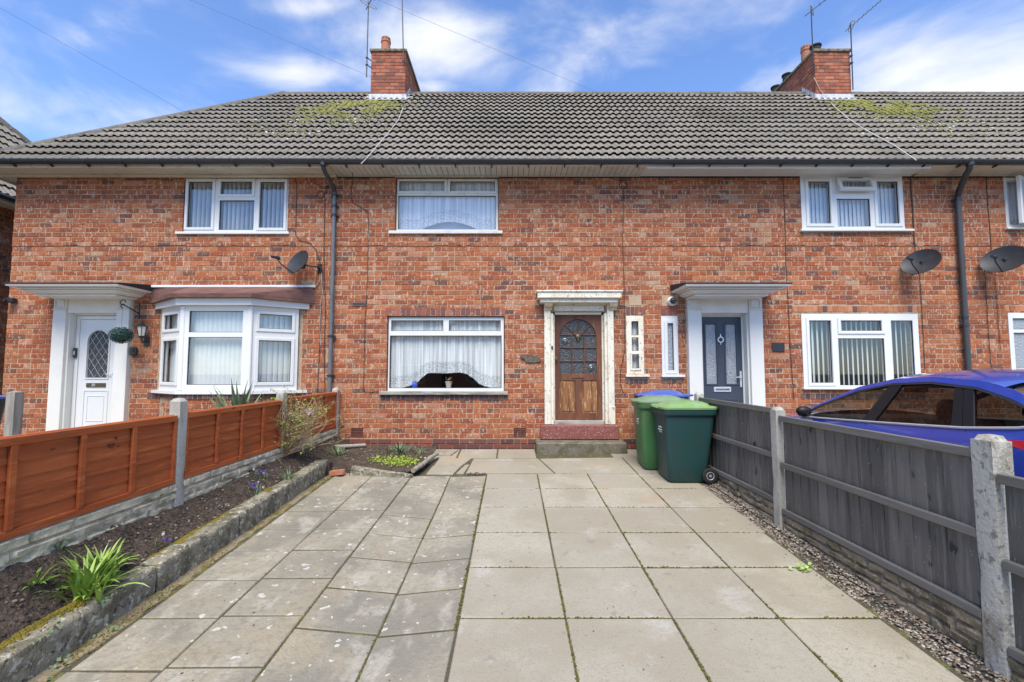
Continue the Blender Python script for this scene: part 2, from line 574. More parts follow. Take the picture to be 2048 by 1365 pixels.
m_clod = M_('soil_clods', (.06, .045, .036), (), .97, (60, .01), ramp=[(0, (.06, .044, .033)), (.4, (.095, .07, .052)), (.72, (.13, .1, .075)), (.92, (.3, .25, .19))], rnd=.2)
m_sand = M_('sandy_edge', (.24, .19, .12), [(8, .45, .62, (.15, .13, .06), None, 5), (40, .5, .68, (.32, .27, .19), None, 4, .8)], .96, [(60, .012)])
m_gravelbed = M_('gravel_bed_soil', (.09, .075, .058), [(20, .45, .65, (.05, .043, .034))], .97, (60, .02))
m_pebble = M_('gravel_pebbles', (.3, .26, .2), (), .8, ramp=[(0, (.27, .23, .175)), (.22, (.17, .14, .11)), (.42, (.34, .3, .245)), (.58, (.23, .165, .11)), (.72, (.11, .095, .08)), (.84, (.46, .42, .36)), (.95, (.3, .17, .09))], rnd=.15)
m_kerb = M_('lichened_concrete', (.25, .228, .165), [(5, .45, .6, (.13, .118, .08), None, 6, .9), (20, .54, .62, (.44, .42, .34), None, 6, .9), (26, .60, .64, (.055, .052, .04), None, 5, .9), (2.2, .58, .7, (.16, .15, .075), None, 4, .6)], .95, [(16, .03), (70, .01)])
m_conc = M_('pale_concrete', (.43, .41, .36), [(6, .45, .65, (.33, .31, .26), (1, 1, .4), 5), (40, .56, .66, (.26, .245, .2), None, 5, .7), (90, .6, .68, (.55, .53, .48), None, 3, .6)], .92, [(60, .004)])
m_conc_old = M_('stained_concrete', (.42, .405, .36), [(7, .48, .6, (.27, .25, .2), (1, 1, .4), 6), (30, .55, .63, (.14, .125, .1), (1, 1, .7), 5, .75), (90, .6, .68, (.55, .53, .48), None, 3, .6)], .93, [(40, .008), (140, .003)])
m_rockface = M_('rock_faced_concrete', (.56, .50, .36), [(6, .45, .62, (.4, .35, .24), None, 5), (35, .55, .66, (.45, .43, .36), None, 5, .7), (3, .56, .68, (.22, .21, .1), None, 4, .6)], .95, [(26, .012), (90, .004)])
m_rockface_brown = M_('brown_rock_faced_concrete', (.25, .2, .135), [(6, .45, .62, (.15, .12, .075), None, 5), (35, .55, .66, (.36, .31, .23), None, 5, .7), (3, .54, .66, (.14, .13, .05), None, 4, .7)], .95, [(26, .012), (90, .004)])
m_orange = M_('orange_stained_timber', (.43, .108, .030), [(5, .42, .62, (.33, .075, .022), (1, .12, 1), 6, .9), (26, .5, .68, (.5, .15, .05), (1, .1, 1.2), 5, .7), (2.0, .58, .7, (.27, .08, .03), None, 4, .6), (9, .68, .70, (.1, .03, .015), (1, .5, 1), 2, .8)], .7, (70, .003, (1, .12, 1)), rnd=.12, spec=.25)
m_greywood = M_('grey_stained_boards', (.150, .138, .121), [(5, .42, .62, (.105, .097, .085), (1, 1, .12), 6, .9), (30, .52, .68, (.2, .186, .164), (1, 1, .08), 5, .7), (7, .66, .70, (.03, .029, .029), (1, 1, .5), 2, .85), (50, .69, .71, (.3, .29, .26), (1, 1, .5), 2, .7)], .78, (70, .003, (1, 1, .12)), rnd=.24, spec=.25)
m_greyrail = M_('grey_stained_rail', (.17, .158, .14), [(6, .42, .62, (.12, .112, .098), (1, .12, 1), 6, .9), (40, .58, .68, (.19, .19, .185), (1, .1, 1), 5, .7)], .75, (70, .002, (1, .12, 1)), rnd=.1)
m_timberpost = M_('silvered_timber', (.3, .275, .235), [(9, .45, .62, (.2, .18, .15), (1, 1, .12), 6), (5, .66, .69, (.09, .075, .06), (1, 1, .5), 2)], .85, (70, .004, (1, 1, .12)))
m_bin_teal = M_('dark_teal_plastic', (.014, .047, .046), [(5, .45, .7, (.022, .045, .043)), (70, .6, .7, (.025, .068, .064), None, 2, .5)], .42, (150, .0006), spec=.4)
m_bin_green = M_('mid_green_plastic', (.05, .145, .05), [(5, .45, .7, (.06, .12, .045))], .45, (150, .0006), spec=.4)
m_bin_black = M_('black_bin_plastic', (.02, .023, .026), (), .45)
m_lid_lime = M_('lime_lid_plastic', (.17, .31, .10), [(7, .42, .66, (.26, .33, .19), None, 4, .7)], .45, spec=.4)
m_lid_green = M_('grey_green_lid_plastic', (.16, .25, .13), [(7, .45, .68, (.2, .25, .17))], .5)
m_lid_blue = M_('blue_lid_plastic', (.06, .1, .36), [(7, .5, .68, (.14, .17, .36))], .42)
m_rubber = M_('black_rubber', (.018, .018, .018), [(30, .5, .7, (.035, .034, .032))], .8)
m_galv = M_('galvanised_hub', (.5, .5, .5), [(20, .5, .7, (.3, .29, .27))], .45, metal=.6)
m_sticker = M_('white_print', (.75, .76, .75), (), .6)
m_car = M_('blue_car_paint', (.03, .06, .36), (), .25, metal=0.0, coat=1.0, spec=.5)
m_carblack = M_('black_gloss_trim', (.012, .012, .014), (), .45, spec=.3)
m_cartrim = M_('dark_car_trim', (.03, .03, .032), (), .6)
m_carseat = M_('dark_seat_fabric', (.05, .05, .055), [(60, .4, .7, (.07, .07, .075))], .9)
m_taillight = M_('red_lamp_lens', (.55, .015, .02), (), .12, coat=1.0)
m_dish = M_('satin_black_dish', (.035, .037, .042), [(5, .5, .7, (.05, .05, .053))], .5)
m_net = None
m_slat = M_('blind_fabric', (.72, .73, .72), [(3, .4, .7, (.66, .67, .66))], .8)
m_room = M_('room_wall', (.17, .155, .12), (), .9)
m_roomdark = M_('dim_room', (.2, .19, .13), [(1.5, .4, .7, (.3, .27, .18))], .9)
m_brownroof = M_('brown_felt_roof', (.17, .085, .07), [(6, .42, .62, (.12, .06, .05), (.5, 1, 1), 5), (30, .55, .68, (.24, .14, .12), None, 5, .6)], .85, (60, .003))
m_felt = M_('black_roof_felt', (.028, .027, .028), [(20, .5, .7, (.05, .048, .046))], .9)
m_leaf = M_('fresh_green_leaf', (.29, .42, .08), [(9, .52, .7, (.5, .58, .3), None, 3, .7), (5, .4, .7, (.16, .3, .04))], .42, rnd=.25, spec=.4)
m_leafgrey = M_('grey_green_leaf', (.13, .2, .09), [(12, .5, .7, (.22, .28, .16))], .55, rnd=.2)
m_leaflime = M_('lime_young_leaf', (.24, .31, .035), (), .55, rnd=.25)
m_yucca = M_('yucca_leaf', (.11, .16, .08), [(6, .4, .7, (.2, .22, .13), (4, 4, .5))], .5, rnd=.2)
m_twig = M_('bare_twig', (.38, .28, .17), [(40, .4, .7, (.22, .15, .09))], .85, rnd=.2)
m_drybloom = M_('faded_flower_head', (.5, .38, .32), [(60, .4, .7, (.3, .18, .14))], .9, rnd=.3)
m_violet = M_('violet_petal', (.22, .1, .5), (), .6, rnd=.2)
m_whitepetal = M_('white_petal', (.7, .7, .66), (), .6)
m_topiary = M_('dark_topiary', (.02, .06, .05), (), .6, rnd=.6)
m_wire = M_('weathered_wire', (.2, .21, .23), (), .7)
m_cable = M_('black_cable', (.045, .032, .028), (), .6)
m_cablewhite = M_('white_cable', (.5, .48, .43), (), .6)
m_ground = M_('bare_ground', (.12, .105, .08), [(2, .4, .65, (.09, .1, .05)), (20, .45, .65, (.16, .14, .11), None, 4, .6)], .97)
m_asphalt = M_('asphalt', (.055, .055, .056), [(60, .4, .7, (.075, .075, .075)), (1, .5, .7, (.045, .045, .046))], .9, (120, .004))
m_pave = M_('grey_pavement', (.24, .235, .22), [(3, .4, .7, (.19, .185, .17))], .9)
m_render_wall = M_('opposite_brick', (.34, .12, .07), [(12, .45, .6, (.26, .085, .05), (1, 1, 3), 4)], .9)
m_slate = M_('slate_plaque', (.13, .115, .085), [(20, .45, .65, (.07, .063, .05))], .85, (60, .004))
m_blockbuff = M_('buff_block', (.42, .31, .21), [(20, .5, .7, (.32, .22, .15))], .92, (60, .003))
m_potcream = M_('cream_pot', (.55, .5, .4), (), .5)
m_vase = M_('blue_vase', (.05, .12, .55), (), .2)
m_lamp = M_('milky_lamp_glass', (.6, .58, .5), (), .3)

# ------------------------------------------------------------------ ground and street
def sheet(name, pts, z, m, **kw):
    b = MB()
    b.add([(x, y, z(x, y) if callable(z) else z) for x, y in pts], [tuple(range(len(pts)))])
    return tag(b.build(name, m), kind='structure')


def build_ground():
    b = MB()
    prof = [(-260, -.78), (-16, -.78), (-9.6, -.76), (-9.4, -.74), (0, -.26), (9, -.2), (400, -.2)]
    for (y0, z0), (y1, z1) in zip(prof, prof[1:]):
        b.quad((-400, y0, z0), (400, y0, z0), (400, y1, z1), (-400, y1, z1))
    tag(b.build('ground', m_ground), kind='structure')
    sheet('road', [(-200, -18.5), (200, -18.5), (200, -12.2), (-200, -12.2)], -.77, m_asphalt)
    b = MB()
    b.cbox(-200, 200, -12.2, -9.6, -.9, -.64, .01)
    b.cbox(-200, 200, -21, -18.5, -.9, -.64, .01)
    tag(b.build('pavement', m_pave), kind='structure')
    # the two neighbouring front plots
    sheet('garden_path', [(-9.3, -.02), (-9.3, -7.9), (-3.16, -7.9), (-3.16, -.02)], lambda x, y: SLOPE * y * .5 + .02, m_slab)
    sheet('neighbour_driveway', [(2.77, -.02), (2.77, -7.9), (9.5, -7.9), (9.5, -.02)], lambda x, y: -.105 - (y + 4) * .012, m_slab)


build_ground()

# ------------------------------------------------------------------ the terrace
EAVE_Y, EAVE_Z, RIDGE_Y = -.46, 4.985, 3.2
TH = math.atan(.953)
XL = -9.08                                   # end wall of the terrace
XB = [-9.08, -3.20, 2.50, 8.08, 13.9]        # party lines
WALL_TOP = 4.935
COURSE, BW, JOINT = .0883, .240, .0115
DPC = onY(1024, 491).z

HOUSES = []
for i, (nm, lab) in enumerate([
        ('terrace_house', 'end terrace house with white arched-glass door and white bay window, roof hipped at one end'),
        ('terrace_house', 'middle terrace house with weathered brown timber door and net curtains in wide windows'),
        ('terrace_house', 'terrace house with dark blue-grey panelled door under white canopy, behind blue car'),
        ('terrace_house', 'terrace house cut off at the picture edge, one upstairs casement swung open')]):
    cx = (XB[i] + XB[i + 1]) / 2
    HOUSES.append(thing(nm, (cx, 0, 0), lab, 'house', 'brick terrace houses in one row'))
HA, HB, HC, HD = HOUSES

# openings in the brick face, from the photograph
O = {
    'A_up': R(369.5, 357, 577.7, 467), 'B_up': R(791.4, 354.5, 997.7, 464), 'C_up': R(1599, 353, 1803, 462.5), 'D_up': R(2005, 357, 2110, 458),
    'B_low': R(774.5, 632.5, 1009.2, 784), 'C_low': R(1601.5, 628, 1834.5, 777), 'D_low': R(2014.5, 626, 2110, 745),
    'B_small': R(1251.8, 631.5, 1287, 751), 'C_small': R(1322, 632.5, 1355, 752),
}
BAY = (-6.33, -3.76, 1.0, 2.86)
DOOR_A = (-8.22, -6.80, .02, 2.66)
DOOR_B = (onY(1089, 851).x, onY(1229, 851).x, .10, onY(1150, 598).z)
DOOR_C = (3.12, 4.47, .02, 2.68)
SOLD = {   # rows of bricks on end: rect, material, brick count, house
    's1': (R(772, 614.8, 1010.5, 631.2), m_lintel, 'B'), 's2': (R(762, 790.5, 1016.5, 802), m_soldier, 'B'),
    's3': (R(1252, 613.5, 1286.5, 630.7), m_lintel, 'B'), 's4': (R(1249.5, 758.5, 1295.6, 768), m_soldier, 'B'),
    's5': (R(1322, 615, 1355, 630.5), m_lintel, 'C'), 's6': (R(1321, 758.8, 1365, 768), m_soldier, 'C'),
    's7': (R(1585, 612, 1845, 625), m_lintel_orange, 'C'), 's8': (R(1601, 787, 1850, 800), m_soldier, 'C'),
    's9': (R(2008, 611, 2110, 624), m_lintel_orange, 'D'), 's10': ((-6.5, -3.55, .86, .985), m_soldier, 'A'),
}
HID = {'A': HA, 'B': HB, 'C': HC, 'D': HD}
wall_holes = [O['A_up'], O['B_up'], O['C_up'], O['D_up'], O['B_low'], O['C_low'], O['D_low'], O['B_small'], O['C_small'],
              (-6.2, -3.88, 1.02, 2.5), (-7.945, -7.045, .08, 2.42), (DOOR_B[0] + .16, DOOR_B[1] - .16, .35, 2.42), (3.39, 4.22, .04, 2.42)]
brick_holes = [O[k] for k in O] + [s[0] for s in SOLD.values()] + [BAY, DOOR_A, DOOR_B, DOOR_C]
AIRB = [R(702.6, 856.4, 726, 874), R(1028, 856.4, 1051.6, 874.5)]
VENT = R(705, 605.7, 731, 612.5)
BUFF = [R(1257.5, 595, 1283, 612), R(1323, 592, 1357, 613.5)]
brick_holes += AIRB + [VENT] + BUFF


def sub_intervals(a, b, cuts):
    seg = [(a, b)]
    for c0, c1 in cuts:
        out = []
        for s0, s1 in seg:
            if c1 <= s0 or c0 >= s1:
                out.append((s0, s1))
            else:
                if c0 > s0:
                    out.append((s0, c0))
                if c1 < s1:
                    out.append((c1, s1))
        seg = out
    return seg


def lay_bricks(x0, x1, z0, z1, holes, gap=None, rg=random, seed_off=0.0):
    """stretcher bond with stray headers; returns (xa, xb, za, zb) for every brick"""
    out = []
    k = 0
    z = z0
    while z + COURSE * .6 < z1:
        zb = min(z + COURSE - JOINT, z1)
        if gap and z < gap < z + COURSE:
            pass
        cuts = sorted((h[0], h[1]) for h in holes if h[2] < (z + zb) / 2 < h[3])
        for s0, s1 in sub_intervals(x0, x1, cuts):
            first = math.floor((s0 - x0) / BW) * BW + x0 + (BW * .5 if k % 2 else 0) + seed_off
            x = s0
            nxt = first
            while nxt <= s0 + .05:
                nxt += BW
            while x < s1 - .02:
                e = min(nxt, s1)
                if s1 - e < .06:
                    e = s1
                if e - x > .18 and rg.random() < .16:
                    m = x + (e - x) * rg.choice((.48, .5, .45))
                    out.append((x, m - JOINT, z, zb))
                    out.append((m, e - (JOINT if e < s1 else 0), z, zb))
                else:
                    out.append((x, e - (JOINT if e < s1 else 0), z, zb))
                x = e
                nxt = e + BW
        k += 1
        z += COURSE
    return out


def brick_geo(b, xa, xb, za, zb, y=0.0, depth=.10, c=.0042, jit=.0016, mat=0, M=None, rg=random):
    """a brick seen from -Y: front face, worn arris and four sides"""
    j = lambda s=1.0: rg.uniform(-jit, jit) * s
    xa, xb, za, zb = xa + j(), xb + j(), za + j(), zb + j()
    t = rg.uniform(-.0025, .0025)
    y0 = y + rg.uniform(-.003, .0035)
    fr = [(xa + c + j(), y0 - t, za + c + j()), (xb - c + j(), y0 + t, za + c + j()), (xb - c + j(), y0 + t + j(), zb - c + j()), (xa + c + j(), y0 - t + j(), zb - c + j())]
    md = [(xa, y0 + c, za), (xb, y0 + c, za), (xb, y0 + c, zb), (xa, y0 + c, zb)]
    bk = [(xa, y + depth, za), (xb, y + depth, za), (xb, y + depth, zb), (xa, y + depth, zb)]
    fs = [(0, 1, 2, 3)]
    for i in range(4):
        k = (i + 1) % 4
        fs.append((4 + i, 4 + k, k, i))
        fs.append((8 + i, 8 + k, 4 + k, 4 + i))
    b.add(fr + md + bk, fs, mat, M)


def pixel_size(p):
    q = Vector(p) - CAM
    return 1 / max(q.length, .1)


UNIT = []
for _k in range(8):
    _b = MB()
    brick_geo(_b, -BW / 2 + JOINT / 2, BW / 2 - JOINT / 2, -(COURSE - JOINT) / 2, (COURSE - JOINT) / 2)
    UNIT.append(_b.mesh('brick', m_brick))
UNIT_P = []
for _k in range(4):
    _b = MB()
    brick_geo(_b, -BW / 2 + JOINT / 2, BW / 2 - JOINT / 2, -(COURSE - JOINT) / 2, (COURSE - JOINT) / 2)
    UNIT_P.append(_b.mesh('brick', m_plinth))


def wall_panel(b, x0, x1, z0, z1, holes, y0, y1, e=.003):
    hs = [(h[0] - e, h[1] + e, h[2] - e, h[3] + e) for h in holes if h[1] > x0 and h[0] < x1]
    xs = sorted({x0, x1} | {min(max(v, x0), x1) for h in hs for v in h[:2]})
    for xa, xb in zip(xs, xs[1:]):
        if xb - xa < 1e-5:
            continue
        cuts = sorted((h[2], h[3]) for h in hs if h[0] < (xa + xb) / 2 < h[1])
        for za, zb in sub_intervals(z0, z1, cuts):
            b.box(xa, xb, y0, y1, za, zb)


def build_walls():
    Z0 = -.30
    n0 = round((0 - Z0) / COURSE)
    z0 = -n0 * COURSE
    allb = lay_bricks(XB[0], XB[4], z0, WALL_TOP - .02, brick_holes)
    plinth_top = 2 * COURSE
    per = {k: [] for k in range(4)}
    for r in allb:
        cx = (r[0] + r[1]) / 2
        h = 0 if cx < XB[1] else 1 if cx < XB[2] else 2 if cx < XB[3] else 3
        per[h].append(r)
    for h, house in enumerate(HOUSES):
        b = MB()
        x0, x1 = XB[h], XB[h + 1]
        wall_panel(b, x0, x1, -.6, DPC - .01, wall_holes, .0055, .24)
        wall_panel(b, x0, x1, DPC - .01, WALL_TOP, wall_holes, -.0015, .24)
        wall = b.build('wall', m_mortar, house)
        wall['kind'] = 'structure' if False else 'thing'
        del wall['kind']
        fullw = BW - JOINT
        cand = []
        rest = []
        for r in per[h]:
            w = r[1] - r[0]
            full = abs(w - fullw) < .004
            cx, cz = (r[0] + r[1]) / 2, (r[2] + r[3]) / 2
            vis = cz > (-.02 if h == 1 else .45)
            if h == 0:
                vis = vis and (cz > 1.0 or cx < -6.7) and cz > .9
            if h >= 2:
                vis = vis and cz > 1.15
            if full and vis:
                cand.append((pixel_size((cx, 0, cz)) * random.uniform(.8, 1.0), r))
            else:
                rest.append(r)
        cand.sort(key=lambda q: -q[0])
        for _, r in cand[300:]:
            rest.append(r)
        for _, r in cand[:300]:
            cx, cz = (r[0] + r[1]) / 2, (r[2] + r[3]) / 2
            y = -.007 if cz > DPC else (-.035 if cz < plinth_top else 0.0)
            Mx = Matrix.Translation((cx, y, cz)) @ Matrix.Rotation(random.uniform(-.006, .006), 4, 'Y')
            place(random.choice(UNIT_P if cz < plinth_top else UNIT), 'brick', wall, Mx)
        b = MB()
        bp = MB()
        for r in rest:
            cz = (r[2] + r[3]) / 2
            y = -.007 if cz > DPC else (-.035 if cz < plinth_top else 0.0)
            brick_geo(bp if cz < plinth_top else b, *r, y=y)
        b.build('brickwork', m_brick, wall, kind='stuff')
        bp.box(x0, x1, -.018, .009, -.6, plinth_top - .008, 1)
        bp.build('plinth_course', [m_plinth, m_mortar], wall, kind='stuff')
        b = MB()
        b.box(x0 + (.0 if h else 0), x1, -.0055, .012, DPC - .009, DPC + .004)
        b.build('string_course_shadow_line', m_dark, wall)  # dark strip painted in as the shadow line below the proud upper bricks
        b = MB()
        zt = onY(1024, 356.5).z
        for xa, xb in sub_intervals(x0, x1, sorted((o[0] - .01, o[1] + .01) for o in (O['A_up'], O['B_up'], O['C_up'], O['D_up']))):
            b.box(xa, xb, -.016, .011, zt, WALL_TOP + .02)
        b.build('wall_head_painted_shadow', m_dark, wall)  # solid dark strip, soffit shade put in as colour
        # party walls, floors and rear so that rooms are dark inside
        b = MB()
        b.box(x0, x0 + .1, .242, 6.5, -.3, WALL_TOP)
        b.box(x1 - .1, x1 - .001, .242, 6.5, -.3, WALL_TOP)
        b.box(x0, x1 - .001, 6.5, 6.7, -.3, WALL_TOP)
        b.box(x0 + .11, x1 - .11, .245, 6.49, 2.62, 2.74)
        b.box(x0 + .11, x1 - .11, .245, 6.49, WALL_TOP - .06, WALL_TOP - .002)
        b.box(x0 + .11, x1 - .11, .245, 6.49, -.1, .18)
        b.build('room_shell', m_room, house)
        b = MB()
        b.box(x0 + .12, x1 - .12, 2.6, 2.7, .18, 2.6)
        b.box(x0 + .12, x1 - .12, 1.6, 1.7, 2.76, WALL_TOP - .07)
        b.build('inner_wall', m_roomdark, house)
    # rows of bricks on end over and under the windows
    for key, (rect, m, hh) in SOLD.items():
        x0, x1, zz0, zz1 = rect
        n = max(3, round((x1 - x0) / .0885))
        w = (x1 - x0) / n
        for k in range(n):
            if key == 's10' and -6.3 < x0 + (k + .5) * w < -3.8 and False:
                continue
            b = MB()
            brick_geo(b, x0 + k * w + .005, x0 + (k + 1) * w - .005, zz0 + .004, zz1 - .004, y=-.004)
            b.build('brick', m, wall_of(HID[hh]))
    for rect in AIRB:
        x0, x1, z0_, z1_ = rect
        b = MB()
        b.box(x0, x1, .004, .02, z0_, z1_, 1)
        nx, nz = 7, 5
        for i in range(nx + 1):
            x = x0 + (x1 - x0) * i / nx
            b.box(x - .006, x + .006, -.003, .01, z0_, z1_)
        for i in range(nz + 1):
            z = z0_ + (z1_ - z0_) * i / nz
            b.box(x0, x1, -.006, .008, z - .006, z + .006)
        b.build('air_brick', [m_terracotta if False else m_plinth, m_dark], HB)
    x0, x1, z0_, z1_ = VENT
    b = MB()
    b.ring(x0, x1, z0_, z1_, .012, -.012, .01)
    b.box(x0, x1, .004, .012, z0_, z1_, 1)
    for i in range(3):
        z = z0_ + .016 + i * .016
        b.box(x0 + .012, x1 - .012, -.006, .004, z, z + .006)
    b.build('wall_vent', [m_greypipe, m_dark], HB)
    for k, (rect, hs) in enumerate(zip(BUFF, (HB, HC))):
        x0, x1, z0_, z1_ = rect
        b = MB()
        brick_geo(b, x0 + .004, x1 - .004, z0_ + .004, z1_ - .004, y=-.003)
        b.build('stone_block', m_blockbuff, hs)


def wall_of(house):
    return next(c for c in house.children if c.name.split('.')[0] == 'wall')


build_walls()


# ------------------------------------------------------------------ windows
def frame_body(b, X0, X1, Z0, Z1, cells, y0, y1, M=None, mat=0):
    xs = sorted({X0, X1} | {v for c in cells for v in c[:2]})
    zs = sorted({Z0, Z1} | {v for c in cells for v in c[2:4]})
    for xa, xb in zip(xs, xs[1:]):
        run = None
        for za, zb in list(zip(zs, zs[1:])) + [(None, None)]:
            inside = za is None or any(c[0] - 1e-6 <= (xa + xb) / 2 <= c[1] and c[2] <= (za + zb) / 2 <= c[3] for c in cells)
            if inside:
                if run:
                    b.box(xa, xb, y0, y1, run[0], run[1], mat, M)
                run = None
            else:
                run = (run[0], zb) if run else (za, zb)


def flat_pane(b, c, y, M=None):
    b.quad((c[0] - .004, y, c[2] - .004), (c[1] + .004, y, c[2] - .004), (c[1] + .004, y, c[3] + .004), (c[0] - .004, y, c[3] + .004), 0, M)


def window(parent, rect, cells, Y=.03, depth=.065, m=None, sash=(), sill=None, label=None, M=None, glass=None, sash_w=.05, sill_m=None, name='window', open_sash=None):
    """parts: the frame carries panes, sashes, gaskets and sill as its sub-parts"""
    m = m or m_upvc
    X0, X1, Z0, Z1 = rect
    b = MB()
    frame_body(b, X0, X1, Z0, Z1, cells, Y, Y + depth, M)
    win = b.build(name, m, parent)
    if label:
        win['label'] = label
    for i, c in enumerate(cells):
        if open_sash and i == open_sash[0]:
            continue
        b = MB()
        flat_pane(b, c, Y + depth * .5, M)
        b.build('pane', glass or m_glass, win)
        b = MB()
        b.ring(c[0] - .001, c[1] + .001, c[2] - .001, c[3] + .001, .009, Y + .012, Y + depth * .48, .001, 0, M)
        b.build('gasket', m_gasket, win)
        if i in sash:
            b = MB()
            e = sash_w
            b.ring(c[0] - e, c[1] + e, c[2] - e, c[3] + e, e, Y - .018, Y + .004, .006, 0, M)
            b.build('sash', m, win)
    if sill:
        b = MB()
        b.cbox(sill[0], sill[1], -sill[4], Y + depth * .6, sill[2], sill[3], .005, 0, M)
        b.build('sill', sill_m or m, win)
    return win


def cells_px(lst, Y=.05):
    return [R(*q, Y) for q in lst]


# end house, upstairs
o = O['A_up']
WA = window(HA, (o[0] + .004, o[1] - .004, o[2] + .02, o[3] - .004), cells_px([(379.5, 364.5, 427.5, 456), (444, 364.5, 506.5, 390), (441, 401.8, 510, 461), (522.5, 365, 571, 457)]),
            sash=(0, 1, 3), sill=(o[0] - .10, o[1] + .05, o[2] - .025, o[2] + .019, .05), glass=m_glass_up)
o = O['B_up']
WB = window(HB, (o[0] + .012, o[1] - .012, o[2] + .01, o[3] - .02), cells_px([(799, 362.8, 889, 383), (900.5, 362.8, 990, 383), (796.8, 391.5, 991.5, 459)]), Y=.055,
            m=m_alu, sash=(0, 1), sash_w=.04, sill=(o[0] - .10, o[1] + .07, o[2] - .045, o[2] + .009, .05), sill_m=m_alu, glass=m_glass_up)
o = O['C_up']
WC = window(HC, (o[0] + .002, o[1] - .002, o[2] + .02, o[3] - .002), cells_px([(1611, 366, 1653.5, 450), (1672, 364, 1732, 383), (1668.5, 400.5, 1734, 455.5), (1747, 366, 1789, 450)]), Y=-.012,
            sash=(0, 3), sash_w=.055, sill=(o[0] - .05, o[1] + .12, o[2] - .02, o[2] + .019, .075), glass=m_glass_up, open_sash=(1,))
# its top light stands open on stays
c = cells_px([(1672, 364, 1732, 383)])[0]
b = MB()
hinge = Matrix.Translation((0, -.03, c[3] + .05)) @ Matrix.Rotation(math.radians(-18), 4, 'X')
w0, h0 = c[1] - c[0] + .1, c[3] - c[2] + .11
Mh = Matrix.Translation(((c[0] + c[1]) / 2, 0, 0)) @ hinge
b.ring(-w0 / 2, w0 / 2, -h0, 0, .062, -.02, .035, .006, 0, Mh)
b.cbox(-.13, .13, -.03, -.019, -.042, -.026, .003, 1, Mh)
sa = b.build('open_sash', [m_upvc, m_black], WC)
b = MB()
flat_pane(b, (-w0 / 2 + .055, w0 / 2 - .055, -h0 + .055, -.055), .0, Mh)
b.build('pane', m_glass_up, WC)
o = O['D_up']
WD = window(HD, (o[0] + .002, o[1], o[2] + .02, o[3] - .002), [(o[0] + .06, o[0] + .42, o[2] + .07, o[3] - .06), (o[0] + .48, o[1] - .06, o[2] + .07, o[3] - .06)], Y=-.012,
            sill=(o[0] - .03, o[1] + .05, o[2] - .02, o[2] + .019, .06), glass=m_glass_up, open_sash=(0,))
b = MB()
Mh = Matrix.Translation((o[0] + .45, -.02, 0)) @ Matrix.Rotation(math.radians(24), 4, 'Z')
b.ring(-.43, 0, o[2] + .04, o[3] - .03, .06, -.03, .025, .006, 0, Mh)
b.build('open_sash', m_upvc, WD)
b = MB()
flat_pane(b, (-.376, -.054, o[2] + .094, o[3] - .084), .0, Mh)
b.build('pane', m_frost, WD)
# downstairs
o = O['B_low']
WBL = window(HB, (o[0] + .015, o[1] - .015, o[2] + .01, o[3] - .02), cells_px([(782.4, 641, 886.6, 662.2), (897.8, 641, 1001.3, 662.2), (779.8, 671.5, 1003.2, 776.9)]), Y=.055,
             sill=(o[0] - .11, o[1] + .06, o[2] - .05, o[2] + .009, .06), sill_m=m_sillgrey)
o = O['C_low']
WCL = window(HC, (o[0] + .002, o[1] - .002, o[2] + .02, o[3] - .002), cells_px([(1613.5, 642.5, 1656.5, 766), (1676, 642.5, 1757, 663), (1671.5, 677.5, 1763, 771), (1776, 642, 1819.5, 766)]), Y=-.008,
             sash=(0, 1), sash_w=.055, sill=(o[0] - .03, o[1] + .04, o[2] - .02, o[2] + .019, .06))
o = O['D_low']
WDL = window(HD, (o[0] + .002, o[1], o[2] + .02, o[3] - .002), [(o[0] + .08, o[0] + .62, o[3] - .3, o[3] - .1), (o[0] + .08, o[0] + .62, o[2] + .08, o[3] - .36)], Y=-.008,
             sill=(o[0] - .03, o[1] + .04, o[2] - .02, o[2] + .019, .06), glass=m_frost)
o = O['B_small']
WBS = window(HB, (o[0] + .002, o[1] - .002, o[2] + .015, o[3] - .002), cells_px([(1262, 643, 1276, 671), (1262.7, 675.5, 1276.2, 702.5), (1263.3, 709.5, 1276.8, 737.5)], .03), Y=.005,
             m=m_oldwhite, sash=(2,), sash_w=.035, sill=(o[0] - .025, o[1] + .08, o[2] - .03, o[2] + .014, .045))
o = O['C_small']
WCS = window(HC, (o[0] + .002, o[1] - .002, o[2] + .02, o[3] - .002), cells_px([(1333.4, 647.5, 1344.8, 741)], .03), Y=.0, sash=(0,), sash_w=.06,
             sill=(o[0] - .02, o[1] + .1, o[2] - .025, o[2] + .019, .05), glass=m_frost)


